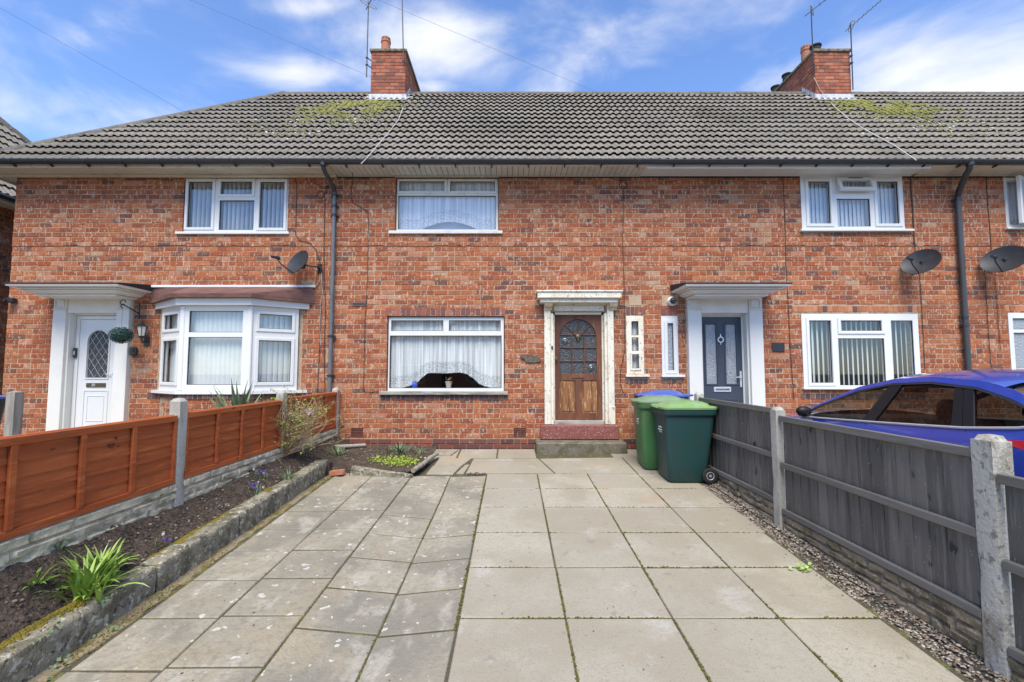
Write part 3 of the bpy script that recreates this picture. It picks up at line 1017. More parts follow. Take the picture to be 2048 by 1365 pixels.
# bay window
def build_bay():
    zb, zt = 1.03, 2.47
    A, B_, Cc, D = Vector((-6.28, -.03, 0)), Vector((-5.58, -.48, 0)), Vector((-4.44, -.48, 0)), Vector((-3.80, -.03, 0))
    b = MB()

    def poly(off, xo=0):
        return [(A.x - off - xo, .0), (B_.x - off * .7, B_.y - off), (Cc.x + off * .7, Cc.y - off), (D.x + off + xo, .0)]
    bay = None
    # corner posts
    b = MB()
    for p in (B_, Cc):
        b.cbox(p.x - .045, p.x + .045, p.y - .012, p.y + .09, zb, zt, .012)
    bay = b.build('bay_window', m_upvc, HA)
    # front and canted frames
    for (p, q, kind) in ((A, B_, 'l'), (B_, Cc, 'f'), (Cc, D, 'r')):
        L = (q - p).length
        ang = math.atan2(q.y - p.y, q.x - p.x)
        M = Matrix.Translation((p.x, p.y, 0)) @ Matrix.Rotation(ang, 4, 'Z')
        e0, e1 = (.02, .04) if kind == 'l' else (.045, .045) if kind == 'f' else (.04, .02)
        X0, X1 = e0, L - e1
        if kind == 'f':
            cells = [(X0 + .07, X1 - .07, zb + .10, 1.935), (X0 + .07, X1 - .07, 2.015, zt - .09)]
            sash = ()
        else:
            cells = [(X0 + .11, X1 - .11, zb + .14, 1.885), (X0 + .11, X1 - .11, 2.09, zt - .13)]
            sash = (0, 1)
        bb = MB()
        frame_body(bb, X0, X1, zb, zt, cells, .0, .065, M)
        bb.build('frame', m_upvc, bay)
        for i, c in enumerate(cells):
            bb = MB()
            flat_pane(bb, c, .032, M)
            bb.build('pane', m_glass, bay)
            bb = MB()
            bb.ring(c[0] - .001, c[1] + .001, c[2] - .001, c[3] + .001, .009, .012, .03, .001, 0, M)
            bb.build('gasket', m_gasket, bay)
            if i in sash:
                bb = MB()
                bb.ring(c[0] - .055, c[1] + .055, c[2] - .055, c[3] + .055, .055, -.018, .004, .006, 0, M)
                bb.build('sash', m_upvc, bay)
        # vertical blind in this face, hung from the bay
        bl = thing('vertical_blind', M @ Vector((L / 2, .14, zb)), {'l': 'closed pale vertical blind in narrow side face of bay next to the lantern',
                   'f': 'closed white vertical blind in broad front face of bay window', 'r': 'closed white vertical blind in bay side face nearest the downpipe'}[kind], 'blind', 'vertical blinds in the bay window')
        n = max(3, int((L - .1) / .078))
        for k in range(n):
            x = .05 + (k + .5) * (L - .1) / n
            place(SLAT_TALL, 'slat', bl, M @ Matrix.Translation((x, .14, (zb + zt) / 2)) @ Matrix.Rotation(math.radians((0 if kind == 'l' else 14) + random.uniform(-4, 4)), 4, 'Z'))
    # sill, fascia and roof
    b = MB()
    b.prism(poly(.05, .1), 'z', zb - .055, zb - .002)
    b.build('sill', m_upvc, bay)
    b = MB()
    b.prism(poly(-.02), 'z', .2, zb - .14)
    b.prism(poly(.012), 'z', zb - .138, zb - .057, 1)
    ap = b.build('apron', [m_mortar, m_mortar], bay)
    q = poly(.012)
    bs, br = MB(), MB()
    for (pa, pb) in zip(q, q[1:]):
        pa, pb = Vector((*pa, 0)), Vector((*pb, 0))
        L = (pb - pa).length
        M = Matrix.Translation(pa) @ Matrix.Rotation(math.atan2(pb.y - pa.y, pb.x - pa.x), 4, 'Z')
        n = round(L / .085)
        for k in range(n):
            brick_geo(bs, k * L / n + .005, (k + 1) * L / n - .005, zb - .134, zb - .06, y=-.008, depth=.02, M=M)
        q2 = M @ Matrix.Translation((0, .03, 0))
        for r in lay_bricks(.02, L - .02, .2, zb - .14, []):
            brick_geo(br, *r, y=-.008, depth=.03, M=q2)
    bs.build('sill_bricks', m_soldier, bay, kind='stuff')
    br.build('apron_brickwork', m_brick, bay, kind='stuff')
    b = MB()
    b.prism(poly(.09, .06), 'z', zt + .001, zt + .115)
    b.build('fascia', m_upvc, bay)
    b = MB()
    P0 = [(-6.52, -.0, 2.572), (-5.68, -.66, 2.585), (-4.33, -.66, 2.585), (-3.55, -.0, 2.572)]
    P1 = [(-6.52, -.0, 2.63), (-5.68, -.67, 2.65), (-4.33, -.67, 2.65), (-3.55, -.0, 2.63)]
    P2 = [(-6.50, -.003, 2.86), (-5.75, -.10, 2.86), (-4.25, -.10, 2.86), (-3.57, -.003, 2.86)]
    vs = P0 + P1 + P2
    fs = []
    for s in (0, 4):
        for i in range(3):
            fs.append((s + i, s + i + 1, s + 5 + i, s + 4 + i))
    fs += [(3, 2, 1, 0), (8, 9, 10, 11)]
    b.add(vs, fs)
    for x in (-6.05, -5.72, -4.33, -5.1, -3.95):
        pass
    b.build('bay_roof', m_brownroof, bay)
    b = MB()
    b.cbox(-6.50, -3.54, -.045, .02, 2.862, 2.905, .006)
    b.build('flashing_strip', m_upvc, bay)


_b = MB()
_s = []
for _i in range(5):
    _x = -.0445 + .089 * _i / 4
    _s.append((_x, -.006 * (1 - (2 * _i / 4 - 1) ** 2)))


def slat_mesh(h):
    b = MB()
    for (xa, ya), (xb, yb) in zip(_s, _s[1:]):
        b.quad((xa, ya, -h / 2), (xb, yb, -h / 2), (xb, yb, h / 2), (xa, ya, h / 2))
        b.quad((xa, ya + .002, h / 2), (xb, yb + .002, h / 2), (xb, yb + .002, -h / 2), (xa, ya + .002, -h / 2))
    b.box(-.04, .04, -.003, .004, -h / 2 - .012, -h / 2)
    return b.mesh('slat', m_slat)


SLAT_TALL = slat_mesh(1.36)
SLAT_MID = slat_mesh(.98)
SLAT_LOW = slat_mesh(1.28)
build_bay()


def blind(x0, x1, zc, h, Y, me, pitch, ang, label, group='vertical blinds in the square windows'):
    bl = thing('vertical_blind', ((x0 + x1) / 2, Y, zc - h / 2), label, 'blind', group)
    b = MB()
    b.cbox(x0, x1, Y - .02, Y + .03, zc + h / 2 + .005, zc + h / 2 + .045, .004)
    b.build('headrail', m_upvc, bl)
    n = int((x1 - x0) / pitch)
    for k in range(n):
        x = x0 + (k + .5) * (x1 - x0) / n
        place(me, 'slat', bl, Matrix.Translation((x, Y, zc)) @ Matrix.Rotation(math.radians(ang + random.uniform(-5, 5)), 4, 'Z'))


o = O['A_up']
blind(o[0] + .06, o[1] - .06, (o[2] + o[3]) / 2, .98, .17, SLAT_MID, .08, 72, 'white vertical blind turned half open in upstairs window of the end house')
o = O['C_up']
blind(o[0] + .06, o[1] - .06, (o[2] + o[3]) / 2, .98, .14, SLAT_MID, .076, 16, 'closed pale blue-white vertical blind in upstairs window with open top light')
o = O['C_low']
blind(o[0] + .06, o[1] - .06, (o[2] + o[3]) / 2, 1.28, .14, SLAT_LOW, .088, 40, 'half-open vertical blind in ground floor window above the blue car')


# net curtains
def net_mat():
    m = bpy.data.materials.new('net_curtain_fabric')
    m.use_nodes = True
    nt = m.node_tree
    n, l = nt.nodes, nt.links
    b = n['Principled BSDF']
    b.inputs['Base Color'].default_value = (.92, .92, .93, 1)
    b.inputs['Roughness'].default_value = .9
    at = n.new('ShaderNodeAttribute')
    at.attribute_name = 'lace'
    geo = n.new('ShaderNodeNewGeometry')
    vo = n.new('ShaderNodeTexVoronoi')
    vo.inputs['Scale'].default_value = 46
    l.new(geo.outputs['Position'], vo.inputs['Vector'])
    ls = n.new('ShaderNodeMath')
    ls.operation = 'GREATER_THAN'
    ls.inputs[1].default_value = .42
    l.new(vo.outputs['Distance'], ls.inputs[0])
    # plain net lets a little through, the lace border has real holes
    mr = n.new('ShaderNodeMapRange')
    mr.inputs['From Min'].default_value = 0
    mr.inputs['From Max'].default_value = 1
    mr.inputs['To Min'].default_value = .86
    mr.inputs['To Max'].default_value = .96
    l.new(at.outputs['Fac'], mr.inputs['Value'])
    mu = n.new('ShaderNodeMath')
    mu.operation = 'MULTIPLY'
    l.new(ls.outputs[0], mu.inputs[0])
    l.new(at.outputs['Fac'], mu.inputs[1])
    m3 = n.new('ShaderNodeMath')
    m3.operation = 'MULTIPLY_ADD'
    m3.inputs[1].default_value = -.38
    l.new(mu.outputs[0], m3.inputs[0])
    l.new(mr.outputs[0], m3.inputs[2])
    wv = n.new('ShaderNodeTexNoise')
    wv.inputs['Scale'].default_value = 1.0
    wv.inputs['Detail'].default_value = 3
    mp = n.new('ShaderNodeMapping')
    mp.inputs['Scale'].default_value = (24, .5, .5)
    l.new(geo.outputs['Position'], mp.inputs['Vector'])
    l.new(mp.outputs[0], wv.inputs['Vector'])
    fm = n.new('ShaderNodeMapRange')
    fm.inputs['From Min'].default_value = .38
    fm.inputs['From Max'].default_value = .62
    fm.inputs['To Min'].default_value = .7
    fm.inputs['To Max'].default_value = 1.12
    l.new(wv.outputs['Fac'], fm.inputs['Value'])
    m4 = n.new('ShaderNodeMath')
    m4.operation = 'MULTIPLY'
    m4.use_clamp = True
    l.new(m3.outputs[0], m4.inputs[0])
    l.new(fm.outputs[0], m4.inputs[1])
    l.new(m4.outputs[0], b.inputs['Alpha'])
    return m


m_net = net_mat()


def curtain(x0, x1, z1, Y, bottom, pleat, label, lace_h=.22, nx=220, nz=26):
    vs, fs, lace = [], [], []
    for i in range(nx + 1):
        t = i / nx
        x = x0 + (x1 - x0) * t
        zb = bottom(t) + .006 * abs(math.sin(t * 75))
        ph = t * 58 + 3 * math.sin(t * 9)
        for k in range(nz + 1):
            z = z1 + (zb - z1) * k / nz
            d = z - zb
            amp = pleat * (.55 + .45 * noise.noise((t * 9, 3.3, 0))) * (.75 + .25 * k / nz)
            vs.append((x, Y + amp * math.sin(ph) + amp * .5 * math.sin(ph * 2.3 + 1), z))
            lace.append(max(0, min(1, (lace_h - d) / .015)))
    w = nz + 1
    for i in range(nx):
        for k in range(nz):
            fs.append((i * w + k, (i + 1) * w + k, (i + 1) * w + k + 1, i * w + k + 1))
    me = bpy.data.meshes.new('net_curtain')
    me.from_pydata(vs, [], fs)
    a = me.attributes.new('lace', 'FLOAT', 'POINT')
    a.data.foreach_set('value', lace)
    me.materials.append(m_net)
    me.polygons.foreach_set('use_smooth', [True] * len(me.polygons))
    ob = bpy.data.objects.new('net_curtain', me)
    C.objects.link(ob)
    tag(ob, label, 'curtain', 'net curtains of the middle house')


o = O['B_low']


def arch_low(t):
    z0 = o[2] + .06
    pts = [(0, 0), (.1, .0), (.17, .035), (.24, .10), (.285, .19), (.33, .265), (.37, .27), (.5, .262), (.62, .28), (.68, .25), (.74, .17), (.79, .075), (.84, .03), (.9, .005), (1, 0)]
    for (a, za), (b_, zb) in zip(pts, pts[1:]):
        if t <= b_:
            return z0 + za + (zb - za) * (t - a) / (b_ - a)
    return z0


curtain(o[0] + .04, o[1] - .04, o[3] - .05, .155, arch_low, .022, 'long white net curtain with lace arch in ground floor window above flowerpot')
o2 = O['B_up']


def arch_up(t):
    z0 = o2[2] + .045
    if t < .2 or t > .83:
        return z0
    u = (t - .2) / .63
    return z0 + .185 * math.sin(PI * u) ** .8


curtain(o2[0] + .03, o2[1] - .03, o2[3] - .04, .16, arch_up, .004, 'flat white net curtain with scalloped lace arch in upstairs window', .24)
b = MB()
b.cbox(o2[0] + .02, o2[1] - .02, .24, .245, o2[2] - .02, o2[3] + .02, .001)  # flat pale board added behind the net, for the pale tone under the arch
tag(b.build('backing_board', M_('pale_backing_board', (.5, .51, .53), (), .8)), 'pale grey roller blind drawn behind scalloped net curtain upstairs', 'blind')
# nets in the little side window and the far right house
o = O['B_small']
curtain(o[0] + .02, o[1] - .02, o[3] - .03, .12, lambda t, z=o[2]: z + .03, .012, 'narrow net curtain in little side window beside brown door', .0, 40, 6)
o = O['D_low']
curtain(o[0] + .02, o[1] - .1, o[3] - .03, .12, lambda t, z=o[2]: z + .03, .012, 'net curtain in ground floor window cut off at picture edge', .0, 90, 6)
o = O['D_up']
curtain(o[0] + .02, o[1] - .1, o[3] - .03, .12, lambda t, z=o[2]: z + .03, .012, 'white net curtain behind the open upstairs casement', .2, 90, 12)

# flowerpot and vase on the inner sill of the middle house
o = O['B_low']
zs = o[2] + .055
b = MB()
b.cbox(o[0] - .05, o[1] + .05, .125, .30, zs - .035, zs - .002, .005)
b.build('inner_sill', m_white, WBL)
px = onY(897, 770, .14).x
pot = thing('potted_plant', (px, .16, zs), 'red-leaved plant in cream pot on sill under lace arch', 'plant')
b = MB()
b.lathe([(.038, 0), (.058, .105), (.064, .108), (.064, .125), (.055, .125), (.052, .11)], Matrix.Translation((px, .16, zs)), 18)
b.build('pot', m_potcream, pot, True)
b = MB()
for k in range(26):
    a, e = random.uniform(0, 2 * PI), random.uniform(.2, 1.3)
    ln = random.uniform(.05, .1)
    p0 = Vector((px, .16, zs + .11))
    p1 = p0 + Vector((math.cos(a) * math.cos(e), math.sin(a) * math.cos(e), math.sin(e))) * ln
    s = Vector((-math.sin(a), math.cos(a), 0)) * .018
    b.add([p0, p1 - s, p1 + (p1 - p0) * .4, p1 + s], [(0, 1, 2, 3)], 0 if k % 3 else 1)
b.build('leaves', [m_leafgrey, M_('red_leaf', (.3, .03, .035), (), .6)], pot, kind='stuff')
vx = onY(829, 770, .14).x
b = MB()
b.lathe([(.028, 0), (.05, .03), (.055, .06), (.045, .095), (.03, .11), (.034, .125), (.03, .125), (.02, .1)], Matrix.Translation((vx, .15, zs)), 20)
tag(b.build('vase', m_vase, None, True), 'small glossy blue vase on the sill beside lace curtain', 'vase')

# ------------------------------------------------------------------ roofs
TP, GAUGE, NC = .29, .336, 15
PROFILE = [(0, 0), (.028, 0), (.040, .012), (.052, .023), (.068, .028), (.090, .028), (.106, .023), (.118, .012), (.128, 0), (.145, 0)]


def tile_geo(b, M=None, jit=.0):
    pts = []
    for s in (0, .145):
        for (x, z) in PROFILE:
            if s and x == 0:
                continue
            pts.append((x + s - .145, z))
    L, th = GAUGE + .03, .011
    lift = .05
    n = len(pts)
    vs = []
    for (x, z) in pts:
        vs.append((x, 0, z + lift + random.uniform(-jit, jit)))
    for (x, z) in pts:
        vs.append((x, L, z + .002))
    for (x, z) in pts:
        vs.append((x, 0, z + lift - th))
    fs = []
    for i in range(n - 1):
        fs.append((i, i + 1, n + i + 1, n + i))
        fs.append((2 * n + i, 2 * n + i + 1, i + 1, i))
    fs.append((0, n, 2 * n))
    fs.append((n - 1, 3 * n - 1, 2 * n - 1))
    b.add(vs, fs, 0, M)


TILES = []
for _k in range(5):
    _b = MB()
    tile_geo(_b, None, .0015)
    TILES.append(_b.mesh('roof_tile', m_tile))
ROOF_M = Matrix.Translation((0, EAVE_Y, EAVE_Z)) @ Matrix.Rotation(TH, 4, 'X')
HIP_X = XL - .46
CHIM = [(-3.49, -2.64), (7.50, 8.38)]


def build_roofs():
    tiles = {k: [] for k in range(4)}
    i0 = int(math.floor((HIP_X - .2) / TP))
    i1 = int(math.ceil(13.9 / TP))
    for i in range(i0, i1):
        u = (i + .5) * TP
        h = 0 if u < XB[1] else 1 if u < XB[2] else 2 if u < XB[3] else 3
        for r in range(NC):
            v = r * GAUGE - .02
            yv = v * math.cos(TH)
            hip_u = HIP_X + yv
            if u + TP / 2 < hip_u:
                continue
            cutit = u - TP / 2 < hip_u + GAUGE * math.cos(TH) + .02
            M = ROOF_M @ Matrix.Translation((u, v + random.uniform(-.006, .006), .012 * noise.noise((u * .35, v * .5, 9)))) @ Matrix.Rotation(random.uniform(-.012, .012) * (3 if random.random() < .02 else 1), 4, 'Z') @ Matrix.Rotation(random.uniform(-.006, .006), 4, 'Y')
            tiles[h].append((M, cutit))
    for h, house in enumerate(HOUSES):
        x0, x1 = XB[h], XB[h + 1]
        if h == 0:
            x0 = HIP_X
        b = MB()
        dz = -.012
        if h == 0:
            xr = HIP_X + (RIDGE_Y - EAVE_Y)
            zr = EAVE_Z + (RIDGE_Y - EAVE_Y) * .953
            yb = 2 * RIDGE_Y - EAVE_Y
            b.add([(x0, EAVE_Y, EAVE_Z + dz), (x1, EAVE_Y, EAVE_Z + dz), (x1, RIDGE_Y, zr + dz), (xr, RIDGE_Y, zr + dz), (x1, yb, EAVE_Z + dz), (x0, yb, EAVE_Z + dz)],
                  [(0, 1, 2, 3), (3, 2, 4, 5), (0, 3, 5)])
        else:
            zr = EAVE_Z + (RIDGE_Y - EAVE_Y) * .953
            yb = 2 * RIDGE_Y - EAVE_Y
            b.add([(x0, EAVE_Y, EAVE_Z + dz), (x1, EAVE_Y, EAVE_Z + dz), (x1, RIDGE_Y, zr + dz), (x0, RIDGE_Y, zr + dz), (x1, yb, EAVE_Z + dz), (x0, yb, EAVE_Z + dz)],
                  [(0, 1, 2, 3), (3, 2, 4, 5)])
        roof = b.build('roof', m_under, house)
        ind = [(pixel_size(M.translation), M) for M, c in tiles[h] if not c and M.translation.x < 11.5]
        ind.sort(key=lambda q: -q[0])
        rest = [M for _, M in ind[300:]] + [M for M, c in tiles[h] if not c and M.translation.x >= 11.5]
        for _, M in ind[:300]:
            place(random.choice(TILES), 'roof_tile', roof, M)
        b = MB()
        for M in rest:
            tile_geo(b, M)
        if b.v:
            b.build('upper_tiles', m_tile, roof, kind='stuff')
        cut = [M for M, c in tiles[h] if c]
        if cut:
            b = MB()
            for M in cut:
                tile_geo(b, M)
            bm = bmesh.new()
            for p in b.v:
                bm.verts.new(p)
            bm.verts.ensure_lookup_table()
            for f in b.f:
                bm.faces.new([bm.verts[k] for k in f])
            g = bm.verts[:] + bm.edges[:] + bm.faces[:]
            bmesh.ops.bisect_plane(bm, geom=g, plane_co=(HIP_X, EAVE_Y, EAVE_Z), plane_no=Vector((-1, 1, 0)).normalized(), clear_outer=True)
            me = bpy.data.meshes.new('cut_hip_tiles')
            bm.to_mesh(me)
            bm.free()
            me.materials.append(m_tile)
            ob = bpy.data.objects.new('cut_hip_tiles', me)
            C.objects.link(ob)
            attach(ob, roof)
            ob['kind'] = 'stuff'
        # ridge
        zr = EAVE_Z + (RIDGE_Y - EAVE_Y) * .953
        xa = x0 if h else HIP_X + (RIDGE_Y - EAVE_Y)
        n = round((x1 - xa) / .45)
        seg = [(.125 * math.cos(t), .115 * math.sin(t)) for t in [PI * k / 8 for k in range(9)]]
        for k in range(n):
            a, c = xa + (x1 - xa) * k / n, xa + (x1 - xa) * (k + 1) / n
            b = MB()
            prof = [(RIDGE_Y + y, zr - .055 + z) for y, z in seg] + [(RIDGE_Y + y * .82, zr - .055 + z * .82) for y, z in reversed(seg)]
            b.prism(prof, 'x', a + .004, c - .004)
            o = b.build('ridge_tile', m_ridge, roof, True, 50)
            o.location.z += random.uniform(-.006, .006)
        if h == 0:
            A = Vector((HIP_X, EAVE_Y, EAVE_Z))
            Bv = Vector((HIP_X + RIDGE_Y - EAVE_Y, RIDGE_Y, zr))
            d = (Bv - A)
            n = 13
            for k in range(n):
                p, q = A + d * (k / n), A + d * ((k + 1) / n)
                z = d.normalized()
                xax = z.cross(Vector((0, 0, 1))).normalized()
                yax = xax.cross(z)
                M = Matrix((xax, yax, z)).transposed().to_4x4()
                M.translation = p
                prof = [(x * 1.05, y * .95 - .03) for x, y in seg] + [(x * .84, y * .8 - .03) for x, y in reversed(seg)]
                b = MB()
                b.prism(prof, 'z', .004, (q - p).length + .02, 0, M)
                b.build('hip_tile', m_ridge, roof, True, 50)


build_roofs()


def roof_pt(u, v, up=.05):
    return ROOF_M @ Vector((u, v, up))


# moss and lichen below the stacks
def roof_growth():
    for h, (cx, spread, roofx) in enumerate([(-3.35, 1.0, 0), (8.5, 1.2, 2)]):
        b = MB()
        bl = MB()
        rg = random.Random(5 + h)
        for _ in range(3000):
            v = rg.triangular(1.0, 4.25, 4.0)
            s = (4.4 - v)
            u = cx + rg.gauss(0, .5) * spread * (.6 + s * .38) - (.32 * s if h == 0 else -.18 * s)
            t = u / .145 - math.floor(u / .145)
            up = .034 + (.03 if .25 < t < .8 else 0)
            if noise.noise((u * 2.1, v * 2.3, h * 7)) < -.12 - (.1 if v > 3.2 else 0):
                continue
            p = roof_pt(u, v, up - .004)
            rr = rg.uniform(.012, .036) * (1.2 if v > 3 else .8)
            M = Matrix.Translation(p) @ Matrix.Rotation(TH, 4, 'X') @ Matrix.Rotation(rg.uniform(0, 6), 4, 'Z')
            tgt = bl if (v < 2.6 and rg.random() < .35) else b
            hh = .22 if tgt is bl else .6
            tgt.lathe([(rr, 0), (rr * .9, rr * hh * .6), (rr * .45, rr * hh)], M, 6)
        b.build('moss_patch', m_moss_roof, HOUSES[roofx], True, 80, kind='stuff')
        bl.build('lichen_patch', m_lichen, HOUSES[roofx], True, 80, kind='stuff')


roof_growth()


# ------------------------------------------------------------------ gutters, soffits, pipes
def half_gutter(b, x0, x1, y, z, r=.058):
    pr = [(y + r * math.cos(t), z + r * math.sin(t)) for t in [PI + PI * k / 8 for k in range(9)]]
    pr += [(y + (r - .006) * math.cos(t), z + (r - .006) * math.sin(t)) for t in [2 * PI - PI * k / 8 for k in range(9)]]
    b.prism(pr, 'x', x0, x1)
    b.box(x0, x1, y - r - .007, y - r + .002, z - .006, z + .012)


GY, GZ = -.50, 4.99
for h, house in enumerate(HOUSES):
    x0, x1 = XB[h], XB[h + 1]
    if h == 0:
        x0 = HIP_X - .05
    b = MB()
    half_gutter(b, x0, x1 - .002, GY, GZ - .004 * h)
    gut = b.build('gutter', m_gutter, house, True, 40)
    n = round((x1 - x0) / .63)
    for k in range(n):
        x = x0 + (k + .5) * (x1 - x0) / n
        b = MB()
        pr = [(GY + .066 * math.cos(t), GZ + .066 * math.sin(t)) for t in [PI + PI * q / 8 for q in range(9)]]
        pr += [(GY + .059 * math.cos(t), GZ + .059 * math.sin(t)) for t in [2 * PI - PI * q / 8 for q in range(9)]]
        b.prism(pr, 'x', x - .014, x + .014)
        b.box(x - .01, x + .01, GY + .02, GY + .105, GZ - .085, GZ - .055)
        b.build('gutter_bracket', m_gutter, gut)

FY = -.43
# end house: painted timber soffit and fascia boards
b = MB()
b.cbox(HIP_X + .05, XB[1] - .002, FY, FY + .025, 4.90, 5.03, .004)
HA_f = b.build('fascia_board', m_timberwhite, HA)
xs = [HIP_X + .05, -7.4, -5.4, XB[1] - .002]
for xa, xb in zip(xs, xs[1:]):
    b = MB()
    b.cbox(xa, xb - .003, FY + .026, -.012, 4.94, 4.958, .003)
    b.build('soffit_board', m_timberwhite, HA)
    b = MB()
    b.cbox(xa, xb - .003, -.075, -.012, 4.895, 4.938, .006)
    b.build('soffit_moulding', m_timberwhite, HA)
b = MB()
b.cbox(HIP_X + .03, HIP_X + .05, FY, 6.9, 4.90, 5.03, .003)
b.build('fascia_board', m_timberwhite, HA)
b = MB()
b.box(HIP_X + .05, XL - .001, .0, 6.9, 4.95, 4.96)
b.build('soffit_board', m_timberwhite, HA)
# middle house: narrow cladding boards, one by one
b = MB()
b.cbox(XB[1], XB[2] - .15, FY, FY + .022, 4.93, 5.03, .004)
b.build('fascia_board', m_upvc, HB)
n = 57
w = (XB[2] - .15 - XB[1]) / n
m_clad = M_('aged_soffit_cladding', (.56, .55, .5), [(3, .45, .65, (.47, .455, .4), (1, .3, 1), 5, .8), (12, .6, .7, (.4, .385, .34), None, 4, .5)], .55, rnd=.05)
cl_b = MB()
cl_b.cbox(.004, w - .004, FY + .023, -.02, 4.938, 4.952, .003)
cl_me = cl_b.mesh('soffit_board', m_clad)
for k in range(n):
    place(cl_me, 'soffit_board', HB, Matrix.Translation((XB[1] + k * w, 0, 0)))
b = MB()
b.box(XB[1], XB[2] - .15, FY + .024, -.02, 4.956, 4.962)
b.build('soffit_backing', m_dark, HB)
b = MB()
b.cbox(XB[1], XB[2] - .15, -.028, -.012, 4.915, 4.936, .003)
b.build('soffit_trim', m_clad, HB)
# next house: wide white boards and a deep fascia
for (xa, xb, hs) in ((XB[2] - .148, 7.30, HC), (7.302, 13.9, HD)):
    mm = m_upvc if hs is HC else m_timberwhite
    b = MB()
    b.cbox(xa, xb, FY, FY + .025, 4.885 if hs is HC else 4.93, 5.03, .004)
    b.build('fascia_board', mm, hs)
    n = round((xb - xa) / .30)
    for k in range(n):
        b = MB()
        b.cbox(xa + (xb - xa) * k / n + .0015, xa + (xb - xa) * (k + 1) / n - .0015, FY + .026, -.013, 4.945, 4.96, .003)
        b.build('soffit_board', mm, hs)
    b = MB()
    b.cbox(xa, xb, -.03, -.012, 4.922, 4.943, .003)
    b.build('soffit_trim', mm, hs)


def downpipe(house, pts, m, collars, r=.037, label=None, swan=None):
    b = MB()
    b.tube(pts, r, 12)
    d = b.build('downpipe', m, house, True, 50)
    if swan:
        b = MB()
        b.tube(swan, r + .001, 12)
        b.tube([swan[0] + Vector((0, 0, .02)), swan[0] + Vector((0, 0, -.05))], r + .012, 12)
        b.build('swan_neck', m_gutter, d, True, 50)
    for z in collars:
        b = MB()
        p = Vector(pts[0])
        b.tube([(p.x, p.y, z - .022), (p.x, p.y, z + .022)], r + .008, 12)
        b.box(p.x - .07, p.x + .07, p.y + .01, p.y + .05, z - .014, z + .014)
        b.build('pipe_collar', m_gutter, d, True, 50)


px_ = onY(668, 440, -.06).x
P = Vector
downpipe(HA, [(px_, -.065, 4.62), (px_, -.065, .3)], m_greypipe, [4.55, 4.35, 4.18, 1.98, 1.28], .036,
         swan=[P((px_ - .04, GY, 4.95)), P((px_ - .04, GY + .01, 4.88)), P((px_ - .035, GY + .08, 4.82)), P((px_ - .005, -.11, 4.68)), P((px_, -.065, 4.60))])
px2 = onY(1915, 400, -.07).x
downpipe(HC, [(px2, -.075, 4.52), (px2, -.075, -.1)], m_darkpipe, [4.46, 2.32, 2.18], .046,
         swan=[P((px2 - .17, GY, 4.95)), P((px2 - .17, GY + .01, 4.86)), P((px2 - .15, GY + .1, 4.78)), P((px2 - .01, -.12, 4.61)), P((px2, -.075, 4.50))])


